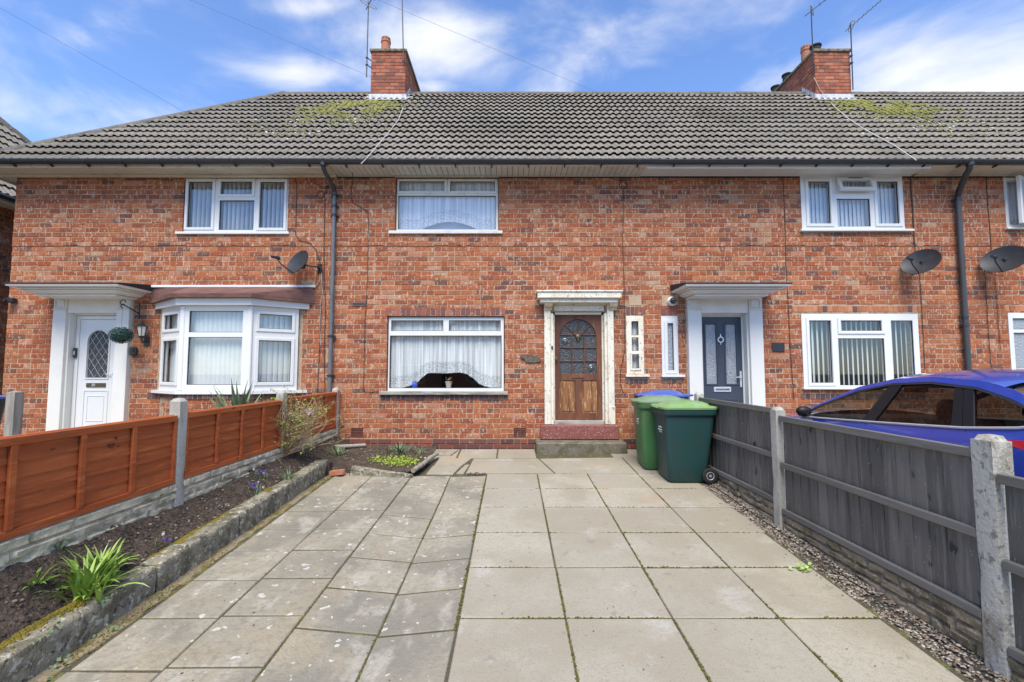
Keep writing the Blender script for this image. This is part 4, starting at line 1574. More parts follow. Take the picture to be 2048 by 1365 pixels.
# ------------------------------------------------------------------ chimneys
def chimney(house, x0, x1, pots, flash_steps):
    y0, y1, zb, zt = 2.70, 5.0, 7.5, 9.26
    b = MB()
    b.box(x0 + .008, x1 - .008, y0 + .008, y1 - .008, zb, zt)
    ch = b.build('chimney', m_chimmortar, house)
    b = MB()
    for r in lay_bricks(x0, x1, zb, zt, []):
        brick_geo(b, *r, y=y0, depth=.05)
    Mr = Matrix.Translation((x1, y0, 0)) @ Matrix.Rotation(PI / 2, 4, 'Z')
    Ml = Matrix.Translation((x0, y1, 0)) @ Matrix.Rotation(-PI / 2, 4, 'Z')
    for Mx in (Mr, Ml):
        for r in lay_bricks(0, y1 - y0, zb, zt, []):
            brick_geo(b, *r, y=0, depth=.05, M=Mx)
    b.build('chimney_brickwork', m_chimbrick, ch, kind='stuff')
    b = MB()
    b.cbox(x0 - .035, x1 + .035, y0 - .035, y1 + .035, zt + .001, zt + .075, .012)
    b.build('capping', m_capping, ch)
    for (x, y, r, hh, kind) in pots:
        b = MB()
        z = zt + .074
        if kind == 'cowl':
            b.lathe([(r, 0), (r * .95, hh * .7), (r * 1.08, hh * .72), (r * 1.08, hh * .8), (r * .98, hh * .82), (r * .98, hh), (r * .8, hh), (r * .7, hh * .8)], Matrix.Translation((x, y, z)), 20)
            b2 = MB()
            for k in range(10):
                a = 2 * PI * k / 10
                Mk = Matrix.Translation((x, y, z + hh * .9)) @ Matrix.Rotation(a, 4, 'Z')
                b2.box(r * .9, r * 1.0, -.012, .012, -.014, .014, 0, Mk)
            o = b.build('chimney_pot', m_terracotta, ch, True, 40)
            o2 = b2.build('pot_vent_holes', m_dark, ch, kind='stuff')
        else:
            b.lathe([(r, 0), (r * .9, hh * .8), (r * 1.1, hh * .85), (r * 1.1, hh), (r * .85, hh), (r * .8, hh * .6)], Matrix.Translation((x, y, z)), 20)
            b.build('chimney_pot', m_felt if kind == 'black' else m_terracotta, ch, True, 40)
    # lead
    zf = EAVE_Z + (y0 - EAVE_Y) * .953
    b = MB()
    b.cbox(x0 - .04, x1 + .04, y0 - .03, y0 - .008, zf + .0, zf + .17, .006)
    b.add([(x0 - .05, y0 - .02, zf + .05), (x1 + .05, y0 - .02, zf + .05), (x1 + .07, y0 - .17, zf - .06), (x0 - .07, y0 - .17, zf - .06)], [(0, 1, 2, 3)])
    b.build('apron_flashing', m_lead, ch)
    for side, xx, sgn in (('l', x0, -1), ('r', x1, 1)):
        b = MB()
        n = 7
        for k in range(n):
            ya, yb = y0 - .02 + k * .075, y0 - .02 + (k + 1) * .075
            za = EAVE_Z + (ya - EAVE_Y) * .953
            zb_ = EAVE_Z + (yb - EAVE_Y) * .953
            t = sgn * (.012 + .002 * (k % 2))
            b.add([(xx + t, ya, za), (xx + t, yb + .01, zb_), (xx + t, yb, zb_ + .17), (xx + t, ya + .02, za + .24)], [(0, 1, 2, 3)])
        ya, yb = y0 - .05, y0 + n * .075
        za, zb_ = EAVE_Z + (ya - EAVE_Y) * .953, EAVE_Z + (yb - EAVE_Y) * .953
        b.add([(xx + sgn * .01, ya, za + .05), (xx + sgn * .01, yb, zb_ + .05), (xx + sgn * .16, yb, zb_ + .06), (xx + sgn * .15, ya, za + .055)], [(0, 1, 2, 3)])
        b.build('step_flashing', m_lead, ch, kind='stuff')
    return ch


c1 = CHIM[0]
chimney(HA, c1[0], c1[1], [(c1[0] + .30, 2.90, .115, .42, 'cowl'), (c1[0] + .4, 4.2, .1, .2, 'plain')], 0)
c2 = CHIM[1]
chimney(HC, c2[0], c2[1], [(c2[0] + .16, 3.25, .115, .46, 'cowl'), (c2[0] + .15, 2.86, .12, .2, 'black'), (c2[0] + .14, 4.05, .12, .24, 'black'), (c2[0] + .14, 4.6, .12, .24, 'black')], 0)


def aerial(x, y, z0, z1, label, yagi=None, lean=0.0, brackets=()):
    t = thing('tv_aerial', (x, y, z0), label, 'aerial', 'aerial masts on the chimney stacks')
    b = MB()
    b.tube([(x, y, z0), (x + lean, y, z1)], .014, 6)
    b.build('mast', m_gutter, t, True)
    for (zb, xw) in brackets:
        b = MB()
        b.tube([(x, y, zb), (xw, y + .12, zb)], .013, 5)
        b.tube([(x - .03, y, zb), (x + .03, y, zb)], .02, 5)
        b.build('bracket', m_gutter, t)
    if yagi:
        p = Vector((x + lean, y, z1 - .1))
        d = Vector(yagi).normalized()
        b = MB()
        b.tube([p - d * .15, p + d * 1.1], .011, 5)
        side = d.cross(Vector((0, 0, 1))).normalized()
        for k in range(8):
            q = p + d * (.2 + k * .12)
            b.tube([q - side * .08, q + side * .08], .005, 4)
        b.build('director_boom', m_greypipe, t)
        b = MB()
        q = p + d * .02
        loop = [q + side * .22 * math.cos(a) + d.cross(side) * .05 * math.sin(a) for a in [2 * PI * k / 12 for k in range(13)]]
        b.tube(loop, .009, 5)
        b.build('dipole', m_conc, t)


a0 = onY(733, 155, 2.62)
a1 = onY(737, 3, 2.62)
aerial(a0.x, 2.62, a0.z, a1.z, 'aerial mast bracketed to the outer side of the chimney with cowled pot', (.5, -.6, .12), a1.x - a0.x,
       [(onY(733, 116, 2.62).z, c1[0]), (onY(733, 130, 2.62).z, c1[0])])
a0 = onY(807, 125, 2.62)
a1 = onY(803, -60, 2.62)
aerial(a0.x, 2.62, a0.z, a1.z, 'tall plain aerial mast on the inner corner of cowled pot chimney', None, a1.x - a0.x, [(onY(807, 122, 2.62).z, c1[1])])
a0 = onY(1627, 140, 2.62)
a1 = onY(1622, 15, 2.62)
aerial(a0.x, 2.62, a0.z, a1.z, 'aerial mast on near corner of chimney with several pots', (.6, -.5, .35), a1.x - a0.x, [(onY(1627, 130, 2.62).z, c2[0])])
a0 = onY(1706, 180, 2.62)
a1 = onY(1701, 46, 2.62)
aerial(a0.x, 2.62, a0.z, a1.z, 'rusty aerial mast with tilted yagi standing off the outer side of many-potted chimney', (.75, -.3, .62), a1.x - a0.x,
       [(onY(1703, 112, 2.62).z, c2[1]), (onY(1704, 126, 2.62).z, c2[1])])


# ------------------------------------------------------------------ doors
def glass_arch(x0, x1, z0, z1, n=10):
    """outline of a round-headed light"""
    r = (x1 - x0) / 2
    cx, cz = (x0 + x1) / 2, z1 - r
    return [(x0, z0), (x1, z0)] + [(cx + r * math.cos(PI * k / n), cz + r * math.sin(PI * k / n)) for k in range(n + 1)]


def ring_outline(b, outer, inner, y0, y1, mat=0):
    """frame between two outlines with the same number of points"""
    n = len(outer)
    vs = [(x, y0, z) for x, z in outer] + [(x, y0, z) for x, z in inner] + [(x, y1, z) for x, z in outer] + [(x, y1, z) for x, z in inner]
    fs = []
    for i in range(n):
        k = (i + 1) % n
        fs += [(i, k, n + k, n + i), (2 * n + i, 3 * n + i, 3 * n + k, 2 * n + k), (i, 2 * n + i, 2 * n + k, k), (n + i, n + k, 3 * n + k, 3 * n + i)]
    b.add(vs, fs, mat)


def snap_corners(oa, x0, x1, z1):
    for c in ((x0, z1), (x1, z1)):
        k = min(range(2, len(oa)), key=lambda i: (oa[i][0] - c[0]) ** 2 + (oa[i][1] - c[1]) ** 2)
        oa[k] = c


def canopy(house, x0, x1, zs, proj, m):
    """flat hood with a stepped cornice on three sides"""
    b = MB()
    prof = [(.25, 0), (.25, .024), (.268, .025), (.268, .034), (.225, .035), (.195, .046), (.155, .067), (.125, .085), (.145, .086), (.145, .095), (.085, .096), (.085, .112), (.105, .113), (.105, .121), (.03, .122), (.015, .130), (0, .134), (0, .165)]
    vs = []
    for (i, z) in prof:
        vs += [(x0 + i, -.001, zs + z - .03), (x0 + i, -proj + i, zs + z - .03), (x1 - i, -proj + i, zs + z - .03), (x1 - i, -.001, zs + z - .03)]
    fs = [(0, 3, 2, 1)]
    for k in range(len(prof) - 1):
        for e in range(3):
            fs.append((k * 4 + e, k * 4 + e + 1, k * 4 + e + 5, k * 4 + e + 4))
    k = len(prof) - 1
    fs.append((k * 4, k * 4 + 1, k * 4 + 2, k * 4 + 3))
    b.add(vs, fs)
    cn = b.build('door_canopy', m, house)
    b = MB()
    xa, xb, pr = x0 - .012, x1 + .012, -proj - .012
    b.add([(xa, pr, zs + .127), (xb, pr, zs + .127), (xb, -.001, zs + .127), (xa, -.001, zs + .127),
           (xa, pr, zs + .150), (xb, pr, zs + .150), (xb, -.001, zs + .245), (xa, -.001, zs + .245)],
          [(0, 3, 2, 1), (4, 5, 6, 7), (0, 1, 5, 4), (1, 2, 6, 5), (2, 3, 7, 6), (3, 0, 4, 7)])
    b.build('canopy_roof', m_felt, cn)
    return cn


def surround(house, xl, xr, pw, z0, ztop, zdoor, m, recess=.16):
    """two panelled pilasters and a frieze; the door stands back between them"""
    b = MB()
    b.cbox(xl + pw + .001, xr - pw - .001, -.045, .05, zdoor, ztop, .004)
    b.cbox(xl + pw, xl + pw + .03, -.02, recess + .04, z0, zdoor - .001, .003)
    b.cbox(xr - pw - .03, xr - pw, -.02, recess + .04, z0, zdoor - .001, .003)
    b.box(xl + pw + .031, xr - pw - .031, .051, recess + .06, zdoor - .03, zdoor + .05)
    sur = b.build('door_surround', m, house)
    for xa in (xl, xr - pw):
        b = MB()
        b.cbox(xa, xa + pw, -.075, .02, z0 + .12, zdoor + .05, .005)
        b.cbox(xa - .012, xa + pw + .012, -.09, .02, z0, z0 + .119, .008)
        b.cbox(xa - .01, xa + pw + .01, -.088, .02, zdoor + .051, zdoor + .068, .004)
        b.cbox(xa, xa + pw, -.07, .02, zdoor + .069, ztop, .004)
        b.ring(xa + .03, xa + pw - .03, zdoor + .09, ztop - .03, .018, -.088, -.069, .004)
        b.build('pilaster', m, sur)
    return sur


def text_mesh(s, size, M, name, m, parent):
    cu = bpy.data.curves.new(name, 'FONT')
    cu.body = s
    cu.size = size
    cu.extrude = .001
    cu.align_x = 'CENTER'
    cu.align_y = 'CENTER'
    tmp = bpy.data.objects.new(name, cu)
    C.objects.link(tmp)
    bpy.context.view_layer.update()
    me = bpy.data.meshes.new_from_object(tmp.evaluated_get(bpy.context.evaluated_depsgraph_get()))
    bpy.data.objects.remove(tmp)
    me.transform(M @ Matrix.Rotation(PI / 2, 4, 'X'))
    me.materials.clear()
    me.materials.append(m)
    o = bpy.data.objects.new(name, me)
    C.objects.link(o)
    attach(o, parent)
    return o


def door_A():
    surround(HA, -8.19, -6.83, .23, .08, 2.665, 2.40, m_white, .2)
    canopy(HA, -8.36, -6.50, 2.668, .72, m_white)
    x0, x1, z0, z1 = -7.925, -7.095, .14, 2.365
    b = MB()
    b.ring(x0, x1, z0, z1, .065, .10, .17, .006)
    fr = b.build('door_frame', m_upvc, HA)
    x0, x1, z0, z1 = x0 + .07, x1 - .07, z0 + .07, z1 - .07
    # leaf with a round-headed light: four stiles and a filled spandrel
    gx0, gx1, gz0, gz1 = x0 + .15, x1 - .15, 1.24, 2.10
    arch = glass_arch(gx0, gx1, gz0, gz1, 10)
    n = len(arch)
    outer = []
    for (x, z) in arch:
        outer.append((x0 if x < (gx0 + gx1) / 2 - 1e-6 else x1 if x > (gx0 + gx1) / 2 + 1e-6 else x, z0 if z <= gz0 + 1e-6 else z))
    oa = [(x0, z0), (x1, z0)]
    for k in range(11):
        t = PI * k / 10
        dx, dz = math.cos(t), math.sin(t)
        cx, cz = (x0 + x1) / 2, gz1 - (gx1 - gx0) / 2
        s = min((x1 - x0) / 2 / max(abs(dx), 1e-6), (z1 - cz) / max(dz, 1e-6))
        oa.append((cx + dx * s, cz + dz * s))
    snap_corners(oa, x0, x1, z1)
    b = MB()
    ring_outline(b, oa, arch, .115, .155)
    leaf = b.build('door', m_upvc, HA)
    b = MB()
    b.add([(x, .14, z) for x, z in arch], [tuple(range(n))])
    b.build('pane', m_obscure, leaf)
    b = MB()
    big = [((x - (gx0 + gx1) / 2) * 1.10 + (gx0 + gx1) / 2, (z - (gz0 + gz1) / 2) * 1.05 + (gz0 + gz1) / 2) for x, z in arch]
    ring_outline(b, big, arch, .100, .116)
    b.build('glazing_bead', m_upvc, leaf)
    # diamond leading, cut to the light
    b = MB()
    wd, hgt = .125, .19
    for s in (-1, 1):
        for k in range(-6, 12):
            pts = []
            for t in range(0, 41):
                x = gx0 + (gx1 - gx0) * t / 40
                z = gz0 + k * hgt + s * (x - gx0) * hgt / wd * 1.0 + (hgt * 2 if s < 0 else 0)
                r = (gx1 - gx0) / 2
                inside = gz0 < z < gz1 - r or (z >= gz1 - r and (x - gx0 - r) ** 2 + (z - gz1 + r) ** 2 < r * r)
                if inside:
                    pts.append((x, .136, z))
            if len(pts) > 1:
                b.tube([pts[0], pts[-1]], .0035, 4)
    b.build('leading', m_lead, leaf, kind='stuff')
    b = MB()
    b.ring(x0 + .12, x1 - .12, .36, 1.02, .02, .104, .116, .006)
    b.ring(x0 + .19, x1 - .19, .46, .92, .014, .107, .116, .004)
    b.build('moulded_panel', m_upvc, leaf)
    b = MB()
    b.cbox(x0 + .17, x1 - .17, .098, .116, 1.07, 1.145, .004)
    lb = b.build('letter_box', m_brass, leaf)
    text_mesh('20', .07, Matrix.Translation(((x0 + x1) / 2 - .04, .096, 1.108)), 'house_number', m_chrome, leaf)
    b = MB()
    b.cbox(x1 - .055, x1 - .02, .09, .116, 1.17, 1.42, .004)
    b.tube([(x1 - .038, .10, 1.31), (x1 - .038, .075, 1.31), (x1 - .15, .072, 1.31)], .009, 6)
    b.build('handle', m_chrome, leaf)
    b = MB()
    b.cbox(x0 - .064, x0 - .012, .06, .099, 1.60, 1.78, .006)
    b.cbox(x0 - .046, x0 - .032, .054, .0605, 1.65, 1.72, .002, 1)
    b.build('door_bell', [m_black, m_white], fr)
    b = MB()
    b.cbox(-7.98, -7.04, -.14, .098, .0, .078, .01)
    b.build('door_step', m_conc, HA)


door_A()


def door_C():
    surround(HC, 3.14, 4.47, .235, .05, 2.665, 2.40, m_white, .2)
    canopy(HC, 2.87, 4.61, 2.668, .72, m_white)
    x0, x1, z0, z1 = 3.43, 4.18, .12, 2.375
    b = MB()
    b.ring(x0 - .05, x1 + .05, z0 - .04, z1 + .02, .048, .12, .20, .004)
    b.build('door_frame', m_white, HC)
    g = [(x0 + .10, x0 + .29, 1.13, 2.21), (x1 - .29, x1 - .10, 1.13, 2.21)]
    b = MB()
    frame_body(b, x0, x1, z0, z1, g, .135, .175)
    leaf = b.build('door', m_darkframe, HC)
    for s, c in zip((1, -1), g):
        b = MB()
        flat_pane(b, c, .154)
        b.build('pane', m_frost, leaf)
        b = MB()
        b.ring(c[0] - .03, c[1] + .03, c[2] - .03, c[3] + .03, .03, .124, .136, .006)
        b.build('glazing_bead', m_darkframe, leaf)
        b = MB()
        X = lambda t: (c[0] + (c[1] - c[0]) * t) if s > 0 else (c[1] - (c[1] - c[0]) * t)
        Z = lambda t: c[3] - (c[3] - c[2]) * t
        lines = [[(.75, 0), (.8, 1)], [(.9, 0), (.92, .62)], [(.1, .18), (.75, .06)], [(.1, .18), (.78, .24)], [(.15, .31), (.78, .24)],
                 [(.5, .31), (.6, .37), (.5, .43), (.1, .52)], [(.1, .44), (.75, .5)], [(.15, .62), (.8, .5)], [(.1, .66), (.75, .72), (.9, .80), (.7, .86), (.2, .92), (.05, .95)],
                 [(.75, .64), (1, .72), (.95, .82), (.6, .9)], [(.45, .88), (.5, 1)], [(.65, .86), (.68, 1)], [(.05, .9), (.6, .8)]]
        for ln in lines:
            b.tube([(X(p), .149, Z(q)) for p, q in ln], .0038, 4)
        b.build('leading', m_chrome if False else m_lead, leaf, kind='stuff')
    for xa, xb in ((x0 + .10, x0 + .33), (x1 - .33, x1 - .10)):
        b = MB()
        b.ring(xa, xb, .30, .86, .022, .127, .137, .005)
        b.cbox(xa + .05, xb - .05, .127, .137, .36, .80, .008)
        b.build('moulded_panel', m_darkframe, leaf)
    b = MB()
    b.cbox(x0 + .22, x1 - .22, .118, .137, .985, 1.075, .005)
    b.box(x0 + .25, x1 - .25, .113, .1185, 1.015, 1.045, 1)
    b.build('letter_box', [m_chrome, m_greypipe], leaf)
    b = MB()
    b.cbox(x1 - .055, x1 - .02, .115, .137, 1.07, 1.36, .004)
    b.tube([(x1 - .038, .12, 1.25), (x1 - .038, .085, 1.25), (x1 - .14, .083, 1.25)], .009, 6)
    b.build('handle', m_chrome, leaf)
    b = MB()
    xc, zc = (x0 + x1) / 2 - .01, 1.93
    b.tube([(xc + .048 * math.cos(a), .115, zc + .048 * math.sin(a)) for a in [2 * PI * k / 16 for k in range(17)]], .012, 6)
    b.tube([(xc, .125, zc + .1), (xc, .112, zc + .04)], .012, 6)
    b.tube([(xc, .125, zc - .09), (xc, .112, zc - .04)], .01, 6)
    b.build('door_knocker', m_chrome, leaf, True)
    b = MB()
    b.cbox(3.36, 4.25, -.2, .118, -.12, .048, .01)
    b.build('door_step', m_conc, HC)


door_C()


def door_B():
    xl, xr, _, zt = DOOR_B
    zb = .42
    zdoor = onY(1150, 631, .1).z
    b = MB()
    # architrave: stepped boards each side and a head
    for sx, xa in ((1, xl), (-1, xr)):
        f = lambda a, c: (xa + sx * a, xa + sx * c) if sx > 0 else (xa + sx * c, xa + sx * a)
        q = f(0, .115)
        b.cbox(q[0], q[1], -.06, .03, zb, zt, .01)
        q = f(.116, .165)
        b.cbox(q[0], q[1], -.035, .16, zb, zdoor + .02, .006)
        q = f(.166, .195)
        b.cbox(q[0], q[1], .05, .16, zb, zdoor, .004)
    b.cbox(xl + .116, xr - .116, -.03, .06, zdoor + .16, zt, .008)
    b.cbox(xl + .166, xr - .166, -.034, .16, zdoor + .06, zdoor + .159, .008)
    b.cbox(xl + .196, xr - .196, .03, .16, zdoor + .004, zdoor + .059, .008)
    sur = b.build('door_surround', m_oldwhite, HB)
    for xx in (xr - .118,):
        b = MB()
        b.cbox(xx - .002, xx + .122, -.075, -.055, zb, zb + .32, .01)
        b.build('plinth_block', m_oldwhite, sur)
    # hood shelf on two brackets
    z0 = onY(1160, 599.6, -.2).z
    z1 = onY(1160, 585, -.2).z
    xa, xb = onY(1075, 590, -.22).x, onY(1243, 590, -.22).x
    b = MB()
    b.cbox(xa, xb, -.24, -.001, z0 + .02, z1, .012)
    b.cbox(xa - .02, xb + .02, -.26, -.001, z1 + .001, z1 + .03, .006)
    b.cbox(xa + .05, xb - .05, -.19, -.001, z0 - .05, z0 + .019, .01)
    cn = b.build('door_canopy', m_oldwhite, HB)
    for xc in (onY(1096, 600).x, onY(1224, 600).x):
        b = MB()
        b.prism([(-.001, z0 - .17), (-.08, z0 - .17), (-.095, z0 - .13), (-.14, z0 - .11), (-.17, z0 - .06), (-.17, z0 - .052), (-.001, z0 - .052)], 'x', xc - .07, xc + .07)
        b.build('bracket', M_('bare_cream_bracket', (.55, .43, .25), [(20, .5, .65, (.66, .6, .48))], .8), cn)
    # leaf
    x0, x1, z0 = xl + .197, xr - .197, onY(1150, 840, .1).z
    z1 = zdoor
    W_ = x1 - x0
    H_ = z1 - z0
    Xp = lambda p: x0 + (p - 342) / (672 - 342) * W_
    Zp = lambda p: z1 - (p - 270) / (1062 - 270) * H_
    lights = [(Xp(380 + 90 * i), Xp(460 + 90 * i), Zp(z + 88), Zp(z)) for z in (425, 522, 625) for i in range(3)]
    b = MB()
    ys, ye = .095, .135
    gx0, gx1, gz0 = Xp(378), Xp(638), Zp(716)
    gz1 = Zp(300)
    arch = glass_arch(gx0, gx1, gz0, gz1, 12)
    cx, r = (gx0 + gx1) / 2, (gx1 - gx0) / 2
    cz = gz1 - r
    oa = [(x0, Zp(735)), (x1, Zp(735))]
    for k in range(13):
        t = PI * k / 12
        dx, dz = math.cos(t), math.sin(t)
        s = min((x1 - x0) / 2 / max(abs(dx), 1e-6), (z1 - cz) / max(dz, 1e-6))
        oa.append((cx + dx * s, cz + dz * s))
    snap_corners(oa, x0, x1, z1)
    oa[0], oa[1] = (x0, Zp(745)), (x1, Zp(745))
    ring_outline(b, oa, arch, ys, ye)
    b.box(x0, Xp(378), ys, ye, z0, Zp(745))
    b.box(Xp(638), x1, ys, ye, z0, Zp(745))
    b.box(Xp(378), Xp(638), ys, ye, z0, Zp(1012))
    b.box(Xp(488), Xp(532), ys, ye, Zp(1012), Zp(765))
    b.box(Xp(378), Xp(638), ys, ye, Zp(765), Zp(745))
    leaf = b.build('door', m_door_wood, HB)
    for xa_, xb_ in ((378, 488), (532, 638)):
        b = MB()
        b.cbox(Xp(xa_), Xp(xb_), ys + .016, ye - .004, Zp(1012), Zp(765), .002)
        b.cbox(Xp(xa_ + 12), Xp(xb_ - 12), ys + .006, ys + .018, Zp(1000), Zp(777), .008)
        b.build('panel', m_door_panel, leaf)
    b = MB()
    for p in (464, 553):
        b.cbox(Xp(p) - .009, Xp(p) + .009, ys + .004, ye - .004, gz0, cz, .003)
    for z in (420, 518, 620):
        for i in range(3):
            a_, c_ = [(378, 464), (464, 553), (553, 638)][i]
            b.cbox(Xp(a_) + (.01 if i else 0), Xp(c_) - (.01 if i < 2 else 0), ys + .005, ye - .005, Zp(z) - .008, Zp(z) + .008, .003)
    for t in (40, 88, 92, 140):
        pass
    for t in (45, 90, 135):
        tt = math.radians(t)
        p0 = Vector((cx + .07 * math.cos(tt), (ys + ye) / 2, cz + .07 * math.sin(tt)))
        p1 = Vector((cx + r * math.cos(tt), (ys + ye) / 2, cz + r * math.sin(tt)))
        b.tube([p0, p1], .012, 6)
    b.build('glazing_bars', m_door_wood, leaf, kind='stuff')
    b = MB()
    b.add([(x, .122, z) for x, z in arch], [tuple(range(len(arch)))])
    b.build('pane', m_obscure, leaf)
    # two bull's-eye panes
    for (p, q) in ((418, 470), (600, 672)):
        b = MB()
        Mq = Matrix.Translation((Xp(p), .119, Zp(q))) @ Matrix.Rotation(PI / 2, 4, 'X')
        b.lathe([(.062, 0), (.058, .006), (.04, .010), (.022, .006), (.015, .012), (.004, .02)], Mq, 20)
        b.build('bulls_eye_pane', M_('bottle_glass', (.05, .055, .055), (), .05, spec=.9, coat=1.0), leaf, True, 60)
    b = MB()
    Mk = Matrix.Translation((cx, ys, cz + .01)) @ Matrix.Rotation(PI / 2, 4, 'X')
    b.lathe([(.05, 0), (.045, .012), (.026, .02), (.02, .03), (.004, .034)], Mk, 12)
    b.cbox(cx - .016, cx + .016, ys - .03, ys - .002, cz - .07, cz + .0, .008)
    b.build('door_knocker', m_brass, leaf, True)
    b = MB()
    b.cbox(Xp(458), Xp(552), ys - .01, ys + .006, Zp(750), Zp(722), .005)
    b.build('letter_box', m_door_wood, leaf)
    b = MB()
    zk = Zp(605)
    b.cbox(x0 + .0, x0 + .045, ys - .008, ys + .005, zk - .06, zk + .06, .006)
    b.lathe([(.012, 0), (.012, .02), (.026, .03), (.028, .045), (.018, .055)], Matrix.Translation((x0 + .022, ys - .006, zk)) @ Matrix.Rotation(PI / 2, 4, 'X'), 12)
    b.build('handle', m_brass, leaf, True)
    b = MB()
    xq = xl + .14
    zq = onY(1107, 696).z
    b.cbox(xq - .014, xq + .014, -.05, -.033, zq - .03, zq + .03, .005)
    b.build('door_bell', m_black, sur)
    b = MB()
    b.cbox(xl + .17, xr - .17, .02, .16, zb - .02, z0 - .006, .008)
    b.build('threshold', m_sillgrey, HB)
    # steps
    b = MB()
    b.cbox(onY(1081, 865, -.13).x, onY(1239, 865, -.13).x, -.13, .18, .165, .415, .016)
    b.build('red_step', m_redstep, HB)
    b = MB()
    b.cbox(onY(1073, 890, -.42).x, onY(1255, 890, -.42).x, -.42, -.012, -.14, .16, .02)
    b.build('stone_step', m_step, HB)


door_B()

# ------------------------------------------------------------------ things fixed to the walls
def satellite_dish(cpx, cpy, off, label, tilt=20, az=-37, wall_dx=.25, w=.34, h=.30):
    ctr = onY(cpx, cpy, -off)
    t = thing('satellite_dish', ctr, label, 'satellite dish', 'black satellite dishes on the terrace')
    face = Vector((math.sin(math.radians(az)), -math.cos(math.radians(az)), math.tan(math.radians(tilt)))).normalized()
    side = Vector((0, 0, 1)).cross(face).normalized()
    up = face.cross(side)
    M = Matrix((side, up, face)).transposed().to_4x4()
    M.translation = ctr
    b = MB()
    n, rings = 28, 6
    vs, fs = [], []
    for s in (0, -.012):
        for k in range(rings + 1):
            rr = k / rings
            for i in range(n):
                a = 2 * PI * i / n
                vs.append((w * rr * math.cos(a), h * rr * math.sin(a), .075 * rr * rr - .06 + s))
    N = (rings + 1) * n
    for lay in (0, N):
        for k in range(rings):
            for i in range(n):
                j = (i + 1) % n
                fs.append((lay + k * n + i, lay + k * n + j, lay + (k + 1) * n + j, lay + (k + 1) * n + i))
    for i in range(n):
        j = (i + 1) % n
        fs.append((rings * n + i, rings * n + j, N + rings * n + j, N + rings * n + i))
    b.add(vs, fs, 0, M)
    b.build('reflector', m_dish, t, True, 50)
    b = MB()
    p0 = M @ Vector((0, -h * .95, .0))
    p1 = M @ Vector((0, -h * .85, .26))
    p2 = M @ Vector((0, -h * .62, .36))
    b.tube([M @ Vector((0, -h * .5, -.06)), p0, p1, p2], .011, 6)
    b.build('feed_arm', m_black, t, True)
    b = MB()
    d = (ctr - p2).normalized()
    b.tube([p2 - d * .09, p2 - d * .02, p2, p2 + d * .05], [.022, .024, .03, .032], 10)
    lnb = b.build('feed_horn', m_black, t, True, 50)
    b = MB()
    b.tube([p2 + d * .051, p2 + d * .06], [.03, .026], 10)
    b.build('horn_cap', m_conc, t, True, 50)
    b = MB()
    wp = Vector((ctr.x + wall_dx, -.02, ctr.z - .05))
    back = M @ Vector((0, 0, -.09))
    b.cbox(back.x - .04, back.x + .04, back.y - .03, back.y + .05, back.z - .06, back.z + .06, .01)
    b.tube([back, Vector((wp.x, wp.y - .1, wp.z + .02)), wp], .018, 8)
    b.cbox(wp.x - .04, wp.x + .04, -.025, -.004, wp.z - .09, wp.z + .09, .004)
    b.build('wall_bracket', m_black, t)


satellite_dish(596, 525, .30, 'black satellite dish seen almost edge-on beside grey downpipe above bay window', 22, -32, .26, .27, .235)
satellite_dish(1842, 524, .30, 'black satellite dish turned to the street, above ground floor window over blue car', 24, -62, .1, .285, .245)
satellite_dish(2008, 519, .34, 'black satellite dish at the picture edge beyond dark downpipe', 24, -64, .1, .31, .26)


def wall_lantern():
    p = onY(284, 660, -.12)
    t = thing('wall_lantern', p, 'black coach lantern on brick wall beside white arched-glass door', 'lamp')
    b = MB()
    b.lathe([(.012, .16), (.03, .12), (.085, .065), (.09, .055)], Matrix.Translation(p), 6)
    b.lathe([(.05, -.12), (.055, -.11), (.03, -.14), (.012, -.17)], Matrix.Translation(p), 6)
    for k in range(6):
        a = 2 * PI * k / 6
        b.tube([p + Vector((.08 * math.cos(a), .08 * math.sin(a), .06)), p + Vector((.05 * math.cos(a), .05 * math.sin(a), -.115))], .006, 4)
    b.build('cage', m_black, t)
    b = MB()
    b.lathe([(.045, -.11), (.072, .055)], Matrix.Translation(p), 6)
    b.build('lamp_glass', m_lamp, t)
    b = MB()
    b.tube([p + Vector((0, 0, -.16)), p + Vector((.0, .03, -.22)), p + Vector((.02, .10, -.2))], .014, 6)
    b.cbox(p.x - .04, p.x + .06, -.025, -.004, p.z - .28, p.z - .12, .006)
    b.build('wall_bracket', m_black, t)


wall_lantern()


